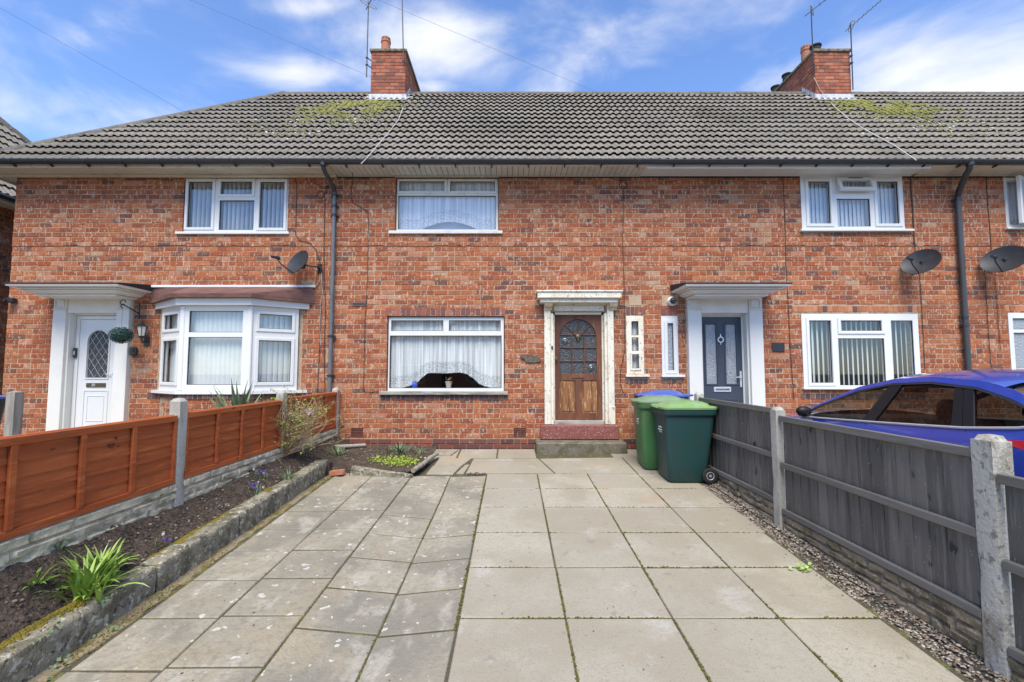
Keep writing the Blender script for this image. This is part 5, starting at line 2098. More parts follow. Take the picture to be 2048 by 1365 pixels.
def topiary():
    top = onY(277, 620, -.02)
    ball = onY(242, 671, -.42)
    hook = onY(246, 609, -.42)
    t = thing('hanging_bracket', (top.x, -.005, top.z), 'black scrolled hanging-basket bracket on the wall beside white door', 'bracket')
    b = MB()
    b.cbox(top.x - .013, top.x + .013, -.022, -.004, top.z - .15, top.z + .13, .004)
    b.tube([(top.x, -.02, top.z - .06), (hook.x, hook.y, hook.z)], .011, 6)
    for (r, dz) in ((.045, .03), (.035, -.03)):
        b.tube([Vector((hook.x, hook.y, hook.z + dz)) + Vector((r * math.cos(a), 0, r * math.sin(a))) for a in [4.6 * k / 10 for k in range(11)]], .009, 6)
    b.build('scroll_arm', m_black, t)
    bt = thing('topiary_ball', ball, 'dark green artificial topiary ball hanging on a thin chain in front of white door', 'topiary ball')
    b = MB()
    b.tube([ball + Vector((0, 0, .1)), (hook.x, hook.y, hook.z - .03)], .003, 4)
    b.build('chain', m_black, bt)
    b = MB()
    rg = random.Random(3)
    for _ in range(900):
        v = Vector((rg.gauss(0, 1), rg.gauss(0, 1), rg.gauss(0, 1))).normalized()
        p = ball + Vector((v.x * .172, v.y * .172, v.z * .142)) * rg.uniform(.84, 1.02)
        s = v.orthogonal().normalized()
        s = Matrix.Rotation(rg.uniform(0, 6.3), 3, v) @ s
        u = v.cross(s)
        l_ = rg.uniform(.012, .022)
        b.add([p - s * l_ * .5, p + u * l_ * .6 + v * .006, p + s * l_, p - u * l_ * .6 + v * .004], [(0, 1, 2, 3)])
    b.lathe([(.01, -.115), (.06, -.105), (.11, -.07), (.135, 0), (.11, .07), (.06, .105), (.01, .115)], Matrix.Translation(ball), 12)
    b.build('foliage', m_topiary, bt, kind='stuff')


topiary()

p = onY(268.5, 703, -.02)
b = MB()
b.cbox(p.x - .06, p.x + .06, -.07, -.003, p.z - .075, p.z + .075, .02)
b.lathe([(.03, 0), (.03, .012)], Matrix.Translation((p.x, -.07, p.z + .02)) @ Matrix.Rotation(PI / 2, 4, 'X'), 14)
tag(b.build('door_camera', m_black), 'small black camera box under the coach lantern', 'camera')
p = onY(24, 602, -.02)
b = MB()
b.cbox(p.x - .05, p.x + .09, -.11, -.003, p.z - .04, p.z + .045, .015)  # black box of the security camera, lens in front
b.lathe([(.028, 0), (.024, .03)], Matrix.Translation((p.x - .02, -.11, p.z)) @ Matrix.Rotation(PI / 2, 4, 'X'), 12)
tag(b.build('security_camera', m_black), 'small black floodlight high on wall at the end house corner', 'lamp')
p = onY(1344, 603, -.03)
t = thing('bulkhead_lamp', (p.x, -.003, p.z), 'round white bulkhead lamp over narrow white window', 'lamp')
b = MB()
Mq = Matrix.Translation((p.x, -.004, p.z)) @ Matrix.Rotation(PI / 2, 4, 'X')
b.lathe([(.085, 0), (.085, .04), (.07, .06), (.055, .062)], Mq, 20)
b.build('housing', m_white, t, True, 40)
b = MB()
b.lathe([(.05, .055), (.045, .1), (.02, .13), (.004, .132)], Mq, 16)
b.build('lamp_lens', m_obscure, t, True, 60)
b = MB()
b.tube([Mq @ Vector((.055 * math.cos(a), .055 * math.sin(a), .1)) for a in [2 * PI * k / 16 for k in range(17)]], .006, 5)
b.tube([Mq @ Vector((-.07, 0, .06)), Mq @ Vector((-.04, 0, .13)), Mq @ Vector((.04, 0, .13)), Mq @ Vector((.07, 0, .06))], .006, 5)
b.build('guard', m_black, t)
# slate plaque and number plaque
q = [(1040, 713), (1046, 711.5), (1073, 712), (1080, 717), (1081, 723), (1072, 725.5), (1052, 725), (1049, 719), (1044, 717.5)]
b = MB()
b.prism([(onY(x, y).x, onY(x, y).z) for x, y in q], 'y', -.028, -.006)
tag(b.build('name_plaque', m_slate), 'ragged-edged dark slate plaque beside brown door', 'plaque')
q = R(1543, 686, 1568, 703.5)
b = MB()
b.cbox(q[0], q[1], -.02, -.005, q[2], q[3], .004)
t = thing('number_plaque', ((q[0] + q[1]) / 2, -.005, q[2]), 'dark blurred number plaque between dark door and ground floor window', 'plaque')
b.build('plate', m_black, t)

# cables clipped over the walls
def cable(house, pts, m=None, r=.0055, y=-.016):
    b = MB()
    b.tube([(onY(q[0], q[1], y).x, y - (q[2] if len(q) > 2 else 0), onY(q[0], q[1], y).z) for q in pts], r, 5)
    return b.build('cable', m or m_cable, house, True)


def loop(cx, cy, r, n=14, a0=0.0, a1=2 * PI):
    return [(cx + r * math.cos(a0 + (a1 - a0) * k / n), cy + r * math.sin(a0 + (a1 - a0) * k / n)) for k in range(n + 1)]


cable(HA, [(586, 334, .3), (588, 345, .1), (590, 356), (594, 372), (593, 400), (592, 440), (591, 470), (600, 482), (620, 486), (632, 500), (646, 545), (642, 620), (639, 700), (635, 785)])
cable(HA, [(620, 362), (650, 377), (657, 370), (652, 385)] + loop(641, 390, 7) + [(650, 400), (649, 440), (648, 480), (648, 540), (651, 620), (648, 700), (650, 788)])
cable(HA, [(632, 538), (640, 548), (640, 560), (634, 570), (628, 574)], m_cablewhite, .006)
cable(HA, [(643, 545), (645, 580), (640, 640), (641, 690)], m_cablewhite, .005)
cable(HB, [(712, 340, .3), (707, 358, .02), (703, 375), (701, 395), (708, 407), (722, 415), (735, 423), (737, 440), (736, 480), (735, 560), (730, 640), (728, 720), (727, 780), (733, 786), (760, 783)])
cable(HB, [(1207, 352), (1240, 362)] + loop(1247, 370, 8) + [(1247, 380), (1246, 440), (1246, 500), (1248, 560), (1249, 640), (1250, 700), (1243, 730), (1240, 765), (1246, 785), (1254, 788)])
cable(HC, [(1560, 345), (1565, 353), (1567, 372), (1570, 440), (1572, 520), (1576, 600), (1581, 700), (1588, 800)])
cable(HC, [(1840, 335, .3), (1836, 343, .15), (1822, 354), (1822, 370), (1826, 420), (1829, 480), (1831, 505)])
cable(HC, [(1842, 335, .3), (1838, 345, .15), (1820, 356), (1821, 380), (1825, 430), (1828, 490)], None, .004)
cable(HC, [(1838, 550), (1841, 570), (1845, 640), (1850, 740)])
cable(HC, [(1860, 543), (1869, 550), (1878, 552), (1881, 546)])
cable(HD, [(1972, 345), (1973, 360), (1975, 400), (1981, 470), (1983, 505)])
cable(HD, [(1969, 540), (1973, 600), (1978, 680), (1983, 740)])
cable(HD, [(1990, 548), (1995, 620), (2001, 700)], None, .004)
# white aerial leads down the tiles
b = MB()
def rp(px_, py_, up=.075):
    r = ray(px_, py_)
    nrm = Vector((0, -math.sin(TH), math.cos(TH)))
    p0 = Vector((0, EAVE_Y, EAVE_Z)) + nrm * up
    return CAM + r * ((p0 - CAM).dot(nrm) / r.dot(nrm))
b.tube([rp(806, 216), rp(797, 240), rp(780, 262), rp(756, 290), rp(735, 315), rp(722, 328)], .007, 5)
b.build('aerial_lead', m_cablewhite, HB, True)
b = MB()
b.tube([onY(1628, 155, 2.68), onY(1640, 180, 2.68), onY(1657, 200, 2.68), rp(1668, 213), rp(1700, 240), rp(1735, 262), rp(1790, 292), rp(1833, 321)], .008, 5)
b.build('aerial_lead', m_cablewhite, HC, True)

# overhead telephone wires
for (a, mid, c, Ya, lab) in [((1207, 352), None, (380, 0), -.1, 'thin overhead telephone wire running to eaves near the brown door'),
                             ((1566, 342), None, (756, 0), -.1, 'thin overhead telephone wire running to eaves above the dark door'),
                             ((592, 350), None, (80, 61), -.1, 'thin overhead telephone wire running to eaves near the end house downpipe')]:
    p0 = onY(a[0], a[1], Ya)
    r = ray(*c)
    p1 = CAM + r * 5.0
    d = p1 - p0
    pts = []
    for k in range(25):
        s = k / 24 * 2.6
        q = p0 + d * s
        pts.append(q)
    b = MB()
    b.tube(pts, .0017, 4)
    tag(b.build('overhead_wire', m_wire, None, True), lab, 'wire', 'telephone wires over the roofs')


# ------------------------------------------------------------------ corner house beyond the end wall
def neighbour():
    X = -10.95
    h = thing('corner_house', (-14.5, 4, 0), 'brick corner house turned sideways beyond the end wall, steep grey roof', 'house')
    b = MB()
    b.box(-18.3, X - .01, -2.2, 5.0, -.5, 4.93)
    wall = b.build('wall', m_mortar, h)
    Mx = Matrix.Translation((X, -2.2, 0)) @ Matrix.Rotation(PI / 2, 4, 'Z')
    rest = MB()
    n = 0
    bricks = lay_bricks(0, 7.2, -.3, 4.9, [])
    vis = [r for r in bricks if 2.4 < r[0] < 5.6 and r[2] > .8 and abs(r[1] - r[0] - BW + JOINT) < .004]
    keep = set(map(id, vis[:300]))
    for r in bricks:
        if id(r) in keep:
            cx, cz = (r[0] + r[1]) / 2, (r[2] + r[3]) / 2
            place(random.choice(UNIT), 'brick', wall, Mx @ Matrix.Translation((cx, 0, cz)))
        else:
            brick_geo(rest, *r, y=0, M=Mx)
    rest.build('brickwork', m_brick, wall, kind='stuff')
    # hipped roof: the slope that faces the terrace carries real tiles
    ez, ov, sl = 4.98, .42, 1.10
    th = math.atan(sl)
    ex = X + ov
    ya, yb = -2.6, 5.4
    run = 3.95
    zr = ez + run * sl
    b = MB()
    b.add([(ex, ya, ez), (ex, yb, ez), (ex - run, yb - run, zr), (ex - run, ya + run, zr), (ex - 2 * run, ya, ez), (ex - 2 * run, yb, ez)],
          [(0, 1, 2, 3), (0, 3, 4), (1, 5, 2), (3, 2, 5, 4)])
    roof = b.build('roof', m_under, h)
    RM = Matrix.Translation((ex, ya, ez)) @ Matrix.Rotation(PI / 2, 4, 'Z') @ Matrix.Rotation(th, 4, 'X')
    b = MB()
    cnt = 0
    nr = int(run / math.cos(th) / GAUGE)
    for r in range(nr):
        v = r * GAUGE
        yv = v * math.cos(th)
        for k in range(int((yb - ya) / TP)):
            u = (k + .5) * TP
            if u - TP / 2 < yv + .05 or u + TP / 2 > (yb - ya) - yv - GAUGE * .7 + .1:
                continue
            M = RM @ Matrix.Translation((u, v, .012)) @ Matrix.Rotation(random.uniform(-.006, .006), 4, 'Z')
            if u > 1.5 and cnt < 290:
                place(random.choice(TILES), 'roof_tile', roof, M)
                cnt += 1
            else:
                tile_geo(b, M)
    b.build('more_tiles', m_tile, roof, kind='stuff')
    for (p, q) in (((ex, yb, ez), (ex - run, yb - run, zr)), ((ex, ya, ez), (ex - run, ya + run, zr))):
        p, q = Vector(p), Vector(q)
        for k in range(14):
            b = MB()
            b.tube([p.lerp(q, k / 14) + Vector((0, 0, .01)), p.lerp(q, (k + .97) / 14) + Vector((0, 0, .02))], .11, 10)
            b.build('hip_tile', m_ridge, roof, True, 50)
    b = MB()
    Mg = Matrix.Translation((ex + .05, 0, 0)) @ Matrix.Rotation(PI / 2, 4, 'Z')
    b.tube([(ex + .05, ya, ez - .02), (ex + .05, yb, ez - .02)], .06, 8)
    b.build('gutter', m_gutter, h, True)
    b = MB()
    b.cbox(ex - .02, ex, ya, yb, ez - .14, ez - .01, .004)
    b.box(X - .001, ex - .021, ya, yb, ez - .10, ez - .08)
    b.build('soffit_board', m_timberwhite, h)


neighbour()

# ------------------------------------------------------------------ the paved drive
def valley(x, y):
    """the riven strip has sunk along one joint"""
    d = abs(x + .86)
    return -.045 * max(0, 1 - d / .5) * min(1, max(0, (-y - 1.5) / 1.2)) - .004


def build_drive():
    b = MB()
    ys = [-.01, -.8, -1.5, -1.8, -2.1, -2.4, -2.7, -3, -4, -5, -6, -7, -8.0]
    xs = [-2.62, -1.95, -1.4, -.86, -.4, -.35, 1.0, 2.48]
    for y0, y1 in zip(ys, ys[1:]):
        for x0, x1 in zip(xs, xs[1:]):
            b.add([(x, y, slabz(y) + valley(x, y) - .0048 - (.006 if x > -1.5 and x < -.3 and -3.1 < y else 0)) for x, y in ((x0, y0), (x1, y0), (x1, y1), (x0, y1))], [(0, 1, 2, 3)])
    drive = tag(b.build('driveway', m_joint), kind='structure')

    def slab(poly, m, dz=0.0, tilt=.003, g=.006, follow=False, thick=.05):
        """poly: plan outline, counter-clockwise; shrunk by the joint and given a worn arris"""
        n = len(poly)
        ym = sum(p[1] for p in poly) / n
        poly = [(x, y + (.004 if y < ym else -.004)) for x, y in poly]
        cx, cy = sum(p[0] for p in poly) / n, sum(p[1] for p in poly) / n

        def inset(ps, d):
            out = []
            for i in range(n):
                a, p, q = Vector(ps[i - 1]), Vector(ps[i]), Vector(ps[(i + 1) % n])
                e1, e2 = (p - a).normalized(), (q - p).normalized()
                n1, n2 = Vector((-e1.y, e1.x)), Vector((-e2.y, e2.x))
                bis = (n1 + n2)
                k = d / max(.3, bis.length_squared / 2) * 1.0
                out.append((p.x + bis.x * k, p.y + bis.y * k))
            return out
        jj = [(x + random.uniform(-.003, .003), y + random.uniform(-.003, .003)) for x, y in poly]
        o1, o2 = inset(jj, g), inset(jj, g + .006)
        tx, ty = random.uniform(-tilt, tilt), random.uniform(-tilt, tilt)
        dz += random.uniform(-.002, .002)
        z = lambda x, y: slabz(y) + dz + (x - cx) * tx + (y - cy) * ty + (valley(x, y) if follow else 0)
        b = MB()
        vs = [(x, y, z(x, y) - thick) for x, y in o1] + [(x, y, z(x, y) - .006) for x, y in o1] + [(x, y, z(x, y)) for x, y in o2]
        fs = [tuple(range(2 * n, 3 * n))]
        for i in range(n):
            k = (i + 1) % n
            fs += [(i, k, n + k, n + i), (n + i, n + k, 2 * n + k, 2 * n + i)]
        b.add(vs, fs)
        return b.build('paving_slab', m, drive)

    rect = lambda x0, x1, y0, y1: [(x0, y0), (x1, y0), (x1, y1), (x0, y1)]
    cx = [-.353, .356, 1.066, 1.776, 2.47]
    ry = [-1.615, -2.29, -2.965, -3.665, -4.365, -5.065, -5.765, -6.465, -7.165, -7.865]
    for y1, y0 in zip(ry, ry[1:]):
        for k, (x0, x1) in enumerate(zip(cx, cx[1:])):
            slab(rect(x0, x1 - (.03 if k == 3 and y0 < -4 else 0), y0, y1), m_slab)
    lx = [-2.47, -1.945, -1.395, -.86, -.357]
    for k, (x0, x1) in enumerate(zip(lx, lx[1:])):
        y = -1.60 - (.0, -.03, .10, .12)[k]
        while y > -7.8:
            slab(rect(x0, x1, y - .495, y), m_riven, .0, .006, .006, k >= 2)
            y -= .495
    # odd pieces by the house
    slab([(-.66, -1.60), (-.10, -1.60), (.60, -1.60), (.42, -.74), (-.62, -.76)], m_slab, .004)
    slab([(.615, -1.60), (1.78, -1.60), (1.78, -.66), (.435, -.74)], m_slab, .002)
    slab(rect(1.79, 2.50, -1.60, -.66), m_slab)
    slab([(-.80, -1.60), (-.68, -1.60), (-.64, -1.1), (-.72, -1.12)], m_slab, .0)
    slab([(-1.22, -1.63), (-.83, -1.63), (-.76, -1.16), (-1.20, -1.18)], m_slab, .0)
    slab([(-1.19, -1.165), (-.75, -1.15), (-.64, -.70), (-1.18, -.70)], m_slab, .0)
    slab(rect(-1.48, -.9, -.69, -.1), m_slab, .004)
    slab(rect(-.89, -.25, -.69, -.06), m_slab)
    slab(rect(-.24, .40, -.69, -.06), m_slab)
    slab(rect(1.65, 2.50, -.65, -.06), m_slab)
    slab([(-1.55, -.62), (-1.0, -.62), (-.92, -.22), (-1.38, -.22)], m_riven, .035, .02)
    # moss and soil in the wide joints
    b = MB()
    rg = random.Random(9)
    for _ in range(7000):
        if rg.random() < .62:
            x = rg.choice([-.36, -.36, .356, .356, 1.066, 1.066, 1.776, 1.776, -.86, -1.395]) + rg.gauss(0, .006)
            y = rg.uniform(-7.4, -1.7)
        else:
            y = rg.choice(ry[:-1]) + rg.gauss(0, .006)
            x = rg.uniform(-.33, 2.45)
        if noise.noise((x * 1.1, y * 1.4, 2)) < -.10:
            continue
        r = rg.uniform(.003, .010)
        b.lathe([(r, 0), (r * .8, r * .4), (r * .3, r * .65)], Matrix.Translation((x, y, slabz(y) + (valley(x, y) if x < -.4 else 0) - .004)) @ Matrix.Rotation(rg.uniform(0, 6), 4, 'Z'), 5)
    tag(b.build('joint_moss', m_moss, None, True, 80), 'small cushions of green moss growing in the paving joints', 'moss', kind='stuff')
    # broken corner: rubble and weed
    b = MB()
    for _ in range(60):
        x, y = -.52 + rg.gauss(0, .07), -1.60 + rg.gauss(0, .05)
        r = rg.uniform(.008, .022)
        b.lathe([(r, 0), (r * .9, r * .5), (r * .4, r * .9)], Matrix.Translation((x, y, slabz(y) - .012)), 5)
    tag(b.build('slab_rubble', m_clod, None), 'crumbled soil and grit in the broken slab corner', 'rubble', kind='stuff')
    # dead leaves and grit lying about
    b = MB()
    for _ in range(170):
        x, y = rg.uniform(-2.4, 2.4), -1.7 - 5 * rg.random() ** 1.2
        r = rg.uniform(.004, .011)
        a = rg.uniform(0, 6)
        z = slabz(y) + .003
        b.add([(x + r * math.cos(a), y + r * math.sin(a), z), (x - r * .5 * math.sin(a), y + r * .5 * math.cos(a), z + .003), (x - r * math.cos(a), y - r * math.sin(a), z + .001), (x + r * .5 * math.sin(a), y - r * .5 * math.cos(a), z + .002)], [(0, 1, 2, 3)])
    tag(b.build('leaf_litter', m_clod, None), 'scattered dry leaf scraps and grit on the slabs', 'litter', kind='stuff')


build_drive()


def rock(b, p, r, rg, sq=.6, n=7):
    M = Matrix.Translation(p) @ Matrix.Rotation(rg.uniform(0, 6.3), 4, 'Z') @ Matrix.Diagonal((1, rg.uniform(.55, 1), 1, 1))
    b.lathe([(r * .55, -r * sq * .6), (r * rg.uniform(.9, 1.05), -r * sq * .1), (r * .85, r * sq * .35), (r * .4, r * sq * .7)], M, n)


# gravel strip along the grey fence
def gravel():
    b = MB()
    rg = random.Random(21)
    ys = [-.3 - .25 * k for k in range(32)]
    gz = lambda x, y: slabz(y) - .012 + .012 * noise.noise((x * 6, y * 6, 1)) + (.015 if x > 2.6 else 0)
    xs = [2.46, 2.53, 2.6, 2.67, 2.73]
    for y0, y1 in zip(ys, ys[1:]):
        for x0, x1 in zip(xs, xs[1:]):
            b.add([(x, y, gz(x, y) - .012) for x, y in ((x0, y1), (x1, y1), (x1, y0), (x0, y0))], [(0, 1, 2, 3)])
    tag(b.build('gravel_bed', m_gravelbed), kind='structure')
    b = MB()
    for _ in range(9500):
        y = -1.7 - 5.4 * rg.random()
        x = rg.uniform(2.455, 2.735)
        if rg.random() > .55 + .5 * noise.noise((x * 5, y * 2, 4)) + .25:
            continue
        r = rg.uniform(.0045, .0115) * (1.5 if rg.random() < .05 else 1)
        rock(b, (x, y, gz(x, y) + r * .12), r, rg, .55, 6)
    for _ in range(70):
        y = -1.8 - 5 * rg.random()
        x = 2.46 - abs(rg.gauss(0, .06))
        rock(b, (x, y, slabz(y) + .004), rg.uniform(.004, .009), rg, .55, 5)
    tag(b.build('gravel', m_pebble, None, True, 60), 'mixed brown and cream gravel in strip along the grey fence', 'gravel', kind='stuff')


gravel()

# ------------------------------------------------------------------ flower bed
KX = -2.60


def soilz(x, y):
    n1 = .022 * noise.noise((x * 5, y * 5, 0)) + .012 * noise.noise((x * 14, y * 14, 3)) + .006 * noise.noise((x * 40, y * 40, 5))
    if x < KX + .02:
        t = min(1, max(0, (x - -3.06) / (KX - .16 + 3.06)))
        zf = .14 + (.03 * min(1, max(0, -y - 3.9)) if y < -3.9 else .045 * min(1.85, y + 3.9))
        zk = slabz(y) + .165
        z = zf * (1 - t) + zk * t
        if y > -1.75:
            s = min(1, (y + 1.75) / .5)
            z = z * (1 - s) + (.05 + .17 * (1 - t) ** 2) * s
        return z + n1
    t = min(1, max(0, (x - KX) / 1.2))
    z = .045 - .03 * t + (y + 1.7) * .03 - .03 + n1
    yf = -1.62 - (x + 2.26) * .146 if x > -2.28 else -1.52
    if y < yf:
        s = min(1, (yf - y) / .12)
        z = z * (1 - s) + (slabz(y) - .035 + n1 * .3) * s
    return z


def build_bed():
    b = MB()

    def grid(x0, x1, y0, y1, st):
        nx, ny = int((x1 - x0) / st), int((y1 - y0) / st)
        o = len(b.v)
        for i in range(nx + 1):
            for k in range(ny + 1):
                x, y = x0 + (x1 - x0) * i / nx, y0 + (y1 - y0) * k / ny
                b.v.append((x, y, soilz(x, y)))
        for i in range(nx):
            for k in range(ny):
                p = o + i * (ny + 1) + k
                b.f.append((p, p + ny + 1, p + ny + 2, p + 1))
                b.m.append(0)
    grid(-3.12, KX - .05, -6.9, -.03, .016)
    grid(KX - .05, -1.30, -1.74, -.03, .02)
    bed = tag(b.build('flower_bed_soil', m_soil, None, True, 70), kind='structure')
    rg = random.Random(5)
    b = MB()
    for _ in range(2600):
        if rg.random() < .75:
            x, y = rg.uniform(-3.05, -2.77), rg.uniform(-6.2, -.1)
        else:
            x, y = rg.uniform(-2.7, -1.4), rg.uniform(-1.2, -.1)
        r = rg.uniform(.004, .016)
        rock(b, (x, y, soilz(x, y) + r * .2), r, rg, .8, 5)
    tag(b.build('soil_clods', m_clod, None), 'dark crumbled clods and small stones on the bed soil', 'soil', kind='stuff')
    b = MB()
    ys = [-1.66 - .16 * k for k in range(34)]
    for y0, y1 in zip(ys, ys[1:]):
        for x0, x1 in ((KX - .01, -2.54), (-2.54, -2.46)):
            b.add([(x, y, slabz(y) - .004 + .012 * noise.noise((x * 9, y * 9, 8)) - (.012 if x > -2.5 else 0)) for x, y in ((x0, y1), (x1, y1), (x1, y0), (x0, y0))], [(0, 1, 2, 3)])
    tag(b.build('sandy_margin', m_sand), kind='structure')
    b = MB()
    for _ in range(1500):
        y = -1.7 - 4.6 * rg.random()
        rr = rg.uniform(.002, .007)
        x = rg.uniform(-2.6, -2.48)
        if noise.noise((y * 1.7, 3, 1)) > -.1:
            b.lathe([(rr, 0), (rr * .8, rr * .5), (rr * .3, rr * .8)], Matrix.Translation((x, y, slabz(y) + .0)), 5)
    tag(b.build('margin_moss', m_moss_gold, None, True, 80), 'low golden moss along the foot of the concrete edging', 'moss', kind='stuff')


build_bed()


def rough_block(x0, x1, y0, y1, zf0, zf1, amp=.010, seg=(5, 26, 6), seed=0, chips=()):
    """weathered concrete block: a subdivided box pushed about by noise, arrises knocked off; zf(y) gives bottom and top"""
    nx, ny, nz = seg
    bm = bmesh.new()
    vmap = {}

    def vert(i, j, k):
        key = (i, j, k)
        if key in vmap:
            return vmap[key]
        tx, ty, tz = i / nx, j / ny, k / nz
        x, y = x0 + (x1 - x0) * tx, y0 + (y1 - y0) * ty
        z = zf0(y) + (zf1(y) - zf0(y)) * tz
        ex = min(tx, 1 - tx) * abs(x1 - x0)
        ey = min(ty, 1 - ty) * abs(y1 - y0)
        ez = (1 - tz) * abs(zf1(y) - zf0(y))
        near = sorted((ex, ey, ez))
        rnd_ = max(0, .022 - near[1]) * .55
        c = Vector(((x0 + x1) / 2, y, (zf0(y) + zf1(y)) / 2))
        p = Vector((x, y, z))
        p += (c - p).normalized() * rnd_
        n = Vector((noise.noise((x * 9 + seed, y * 9, z * 9)), noise.noise((x * 9, y * 9 + seed + 7, z * 9)), noise.noise((x * 9, y * 9, z * 9 + seed + 19))))
        n2 = Vector((noise.noise((x * 30 + seed, y * 30, z * 30)), noise.noise((x * 30, y * 30 + seed + 7, z * 30)), noise.noise((x * 30, y * 30, z * 30 + seed + 19))))
        p += n * amp + n2 * amp * .5
        v = bm.verts.new(p)
        vmap[key] = v
        return v

    def face(a, b_, c, d):
        bm.faces.new([vert(*a), vert(*b_), vert(*c), vert(*d)])
    for j in range(ny):
        for k in range(nz):
            face((0, j, k), (0, j, k + 1), (0, j + 1, k + 1), (0, j + 1, k))
            face((nx, j, k), (nx, j + 1, k), (nx, j + 1, k + 1), (nx, j, k + 1))
    for i in range(nx):
        for k in range(nz):
            face((i, 0, k), (i + 1, 0, k), (i + 1, 0, k + 1), (i, 0, k + 1))
            face((i, ny, k), (i, ny, k + 1), (i + 1, ny, k + 1), (i + 1, ny, k))
    for i in range(nx):
        for j in range(ny):
            face((i, j, nz), (i + 1, j, nz), (i + 1, j + 1, nz), (i, j + 1, nz))
    me = bpy.data.meshes.new('block')
    bm.to_mesh(me)
    bm.free()
    me.polygons.foreach_set('use_smooth', [True] * len(me.polygons))
    me.set_sharp_from_angle(angle=math.radians(50))
    return me


def put(me, name, m, parent=None):
    me.materials.append(m)
    o = bpy.data.objects.new(name, me)
    C.objects.link(o)
    if parent is not None:
        attach(o, parent)
    return o


ed = thing('bed_edging', (KX - .08, -3.6, slabz(-3.6)), 'long row of rough lichened concrete blocks edging the flower bed, moss on top', 'edging')
spans = [(-2.18, -1.64), (-3.08, -2.19), (-3.72, -3.09), (-4.73, -3.735), (-6.75, -4.75)]
for k, (ya, yb) in enumerate(spans):
    off = random.uniform(-.012, .012)
    dzt = random.uniform(-.015, .012)
    me = rough_block(KX - .165 + off, KX + off, ya, yb, lambda y: slabz(y) - .06, lambda y: slabz(y) + .20 + dzt, .009, (6, int((yb - ya) / .035), 8), k * 13)
    put(me, 'edging_block', m_kerb, ed)
b = MB()
rg = random.Random(8)
for _ in range(4200):
    y = rg.choice([rg.uniform(-4.7, -3.35), rg.uniform(-4.5, -3.6), rg.uniform(-6.0, -5.0), rg.uniform(-3.1, -2.9)])
    x = KX - .16 + abs(rg.gauss(0, .032)) + .016 * noise.noise((y * 3, 0, 0))
    if noise.noise((y * 2.2, 5, 1)) < -.22:
        continue
    r = rg.uniform(.003, .009)
    b.lathe([(r, -.008), (r * .85, r * .3), (r * .3, r * .6)], Matrix.Translation((x, y, slabz(y) + .198)) @ Matrix.Rotation(rg.uniform(0, 6), 4, 'Z'), 6)
b.build('top_moss', m_moss_gold, ed, True, 80, kind='stuff')

# slab on edge, loose brick and log round the corner bed
q0, q1 = Vector((-2.26, -1.66, 0)), Vector((-1.37, -1.79, 0))
ang = math.atan2(q1.y - q0.y, q1.x - q0.x)
me = rough_block(0, .90, -.05, .05, lambda y: -.06, lambda y: .125, .004, (26, 4, 6), 77)
me.transform(Matrix.Translation((q0.x, q0.y, slabz(-1.7))) @ Matrix.Rotation(ang, 4, 'Z') @ Matrix.Rotation(math.radians(6), 4, 'Y'))
tag(put(me, 'edging_slab', m_kerb), 'grey concrete slab laid on edge in front of the corner bed', 'edging')
me = rough_block(-.105, .105, -.05, .05, lambda y: 0, lambda y: .07, .004, (8, 5, 4), 41)
me.transform(Matrix.Translation((-2.43, -1.72, slabz(-1.7) + .01)) @ Matrix.Rotation(math.radians(-18), 4, 'Z') @ Matrix.Rotation(math.radians(-8), 4, 'Y'))
tag(put(me, 'loose_brick', m_terracotta), 'loose orange brick lying between the edging row and slab on edge', 'brick')
b = MB()
pts = [(-1.36, -1.80, -.02), (-1.30, -1.45, -.01), (-1.26, -1.0, .01), (-1.20, -.72, .02)]
b.tube([Vector(p) + Vector((0, 0, .015)) for p in pts], [.034, .036, .034, .03], 9)
tag(b.build('edging_log', m_timberpost, None, True, 50), 'thin weathered log edging the corner bed beside the slabs', 'log')
b = MB()
b.tube([(-3.0, -.45, .09), (-2.5, -.28, .10)], [.04, .03], 8)
tag(b.build('old_log', m_timberpost, None, True, 50), 'short old log lying by the fence foot at the house wall', 'log')


# ------------------------------------------------------------------ fences
def concrete_post(parent, x, y, w, zb, zt, m, label=None, notch=True):
    me = rough_block(x - w / 2, x + w / 2, y - w / 2, y + w / 2, lambda q: zb, lambda q: zt, .0022, (5, 5, 40), x * 3 + y * 7)
    # weathered top
    for v in me.vertices:
        if v.co.z > zt - .03:
            dx, dy = (v.co.x - x) / (w / 2), (v.co.y - y) / (w / 2)
            v.co.z -= .022 * max(abs(dx), abs(dy)) ** 3
    o = put(me, 'fence_post', m, parent)
    if label:
        o['label'] = label
    return o


def rockface_board(parent, xf, y0, y1, z0, z1, sgn, m):
    """concrete gravel board moulded as three courses of rough stones"""
    b = MB()
    n = int((y1 - y0) / .022)
    rows = max(3, int((z1 - z0) / .016))
    vs = []
    for i in range(n + 1):
        for k in range(rows + 1):
            y = y0 + (y1 - y0) * i / n
            z = z0 + (z1 - z0) * k / rows
            t = (z - z0) / (z1 - z0)
            zz = (z1 - z) / .078
            row = math.floor(zz)
            fz = zz - row
            yy = y / .29 + .37 * row
            fy = yy - math.floor(yy)
            e = min(fz, 1 - fz) * .078
            ey = min(fy, 1 - fy) * .29
            w_ = .009 + .009 * noise.noise((y * 11, z * 9, 4))
            d = .024 if e > w_ and ey > w_ * .8 else .0
            d += .012 * noise.noise((y * 7, z * 15, row * 3.1 + 2)) + .006 * noise.noise((y * 28, z * 30, 1))
            vs.append((xf + sgn * (d + .004), y, z))
    w = rows + 1
    fs = [(i * w + k, (i + 1) * w + k, (i + 1) * w + k + 1, i * w + k + 1) for i in range(n) for k in range(rows)]
    b.add(vs, fs)
    b.box(xf - sgn * .04, xf - sgn * .002, y0, y1, z0, z1)
    o = b.build('gravel_board', m, parent, True, 45)
    return o


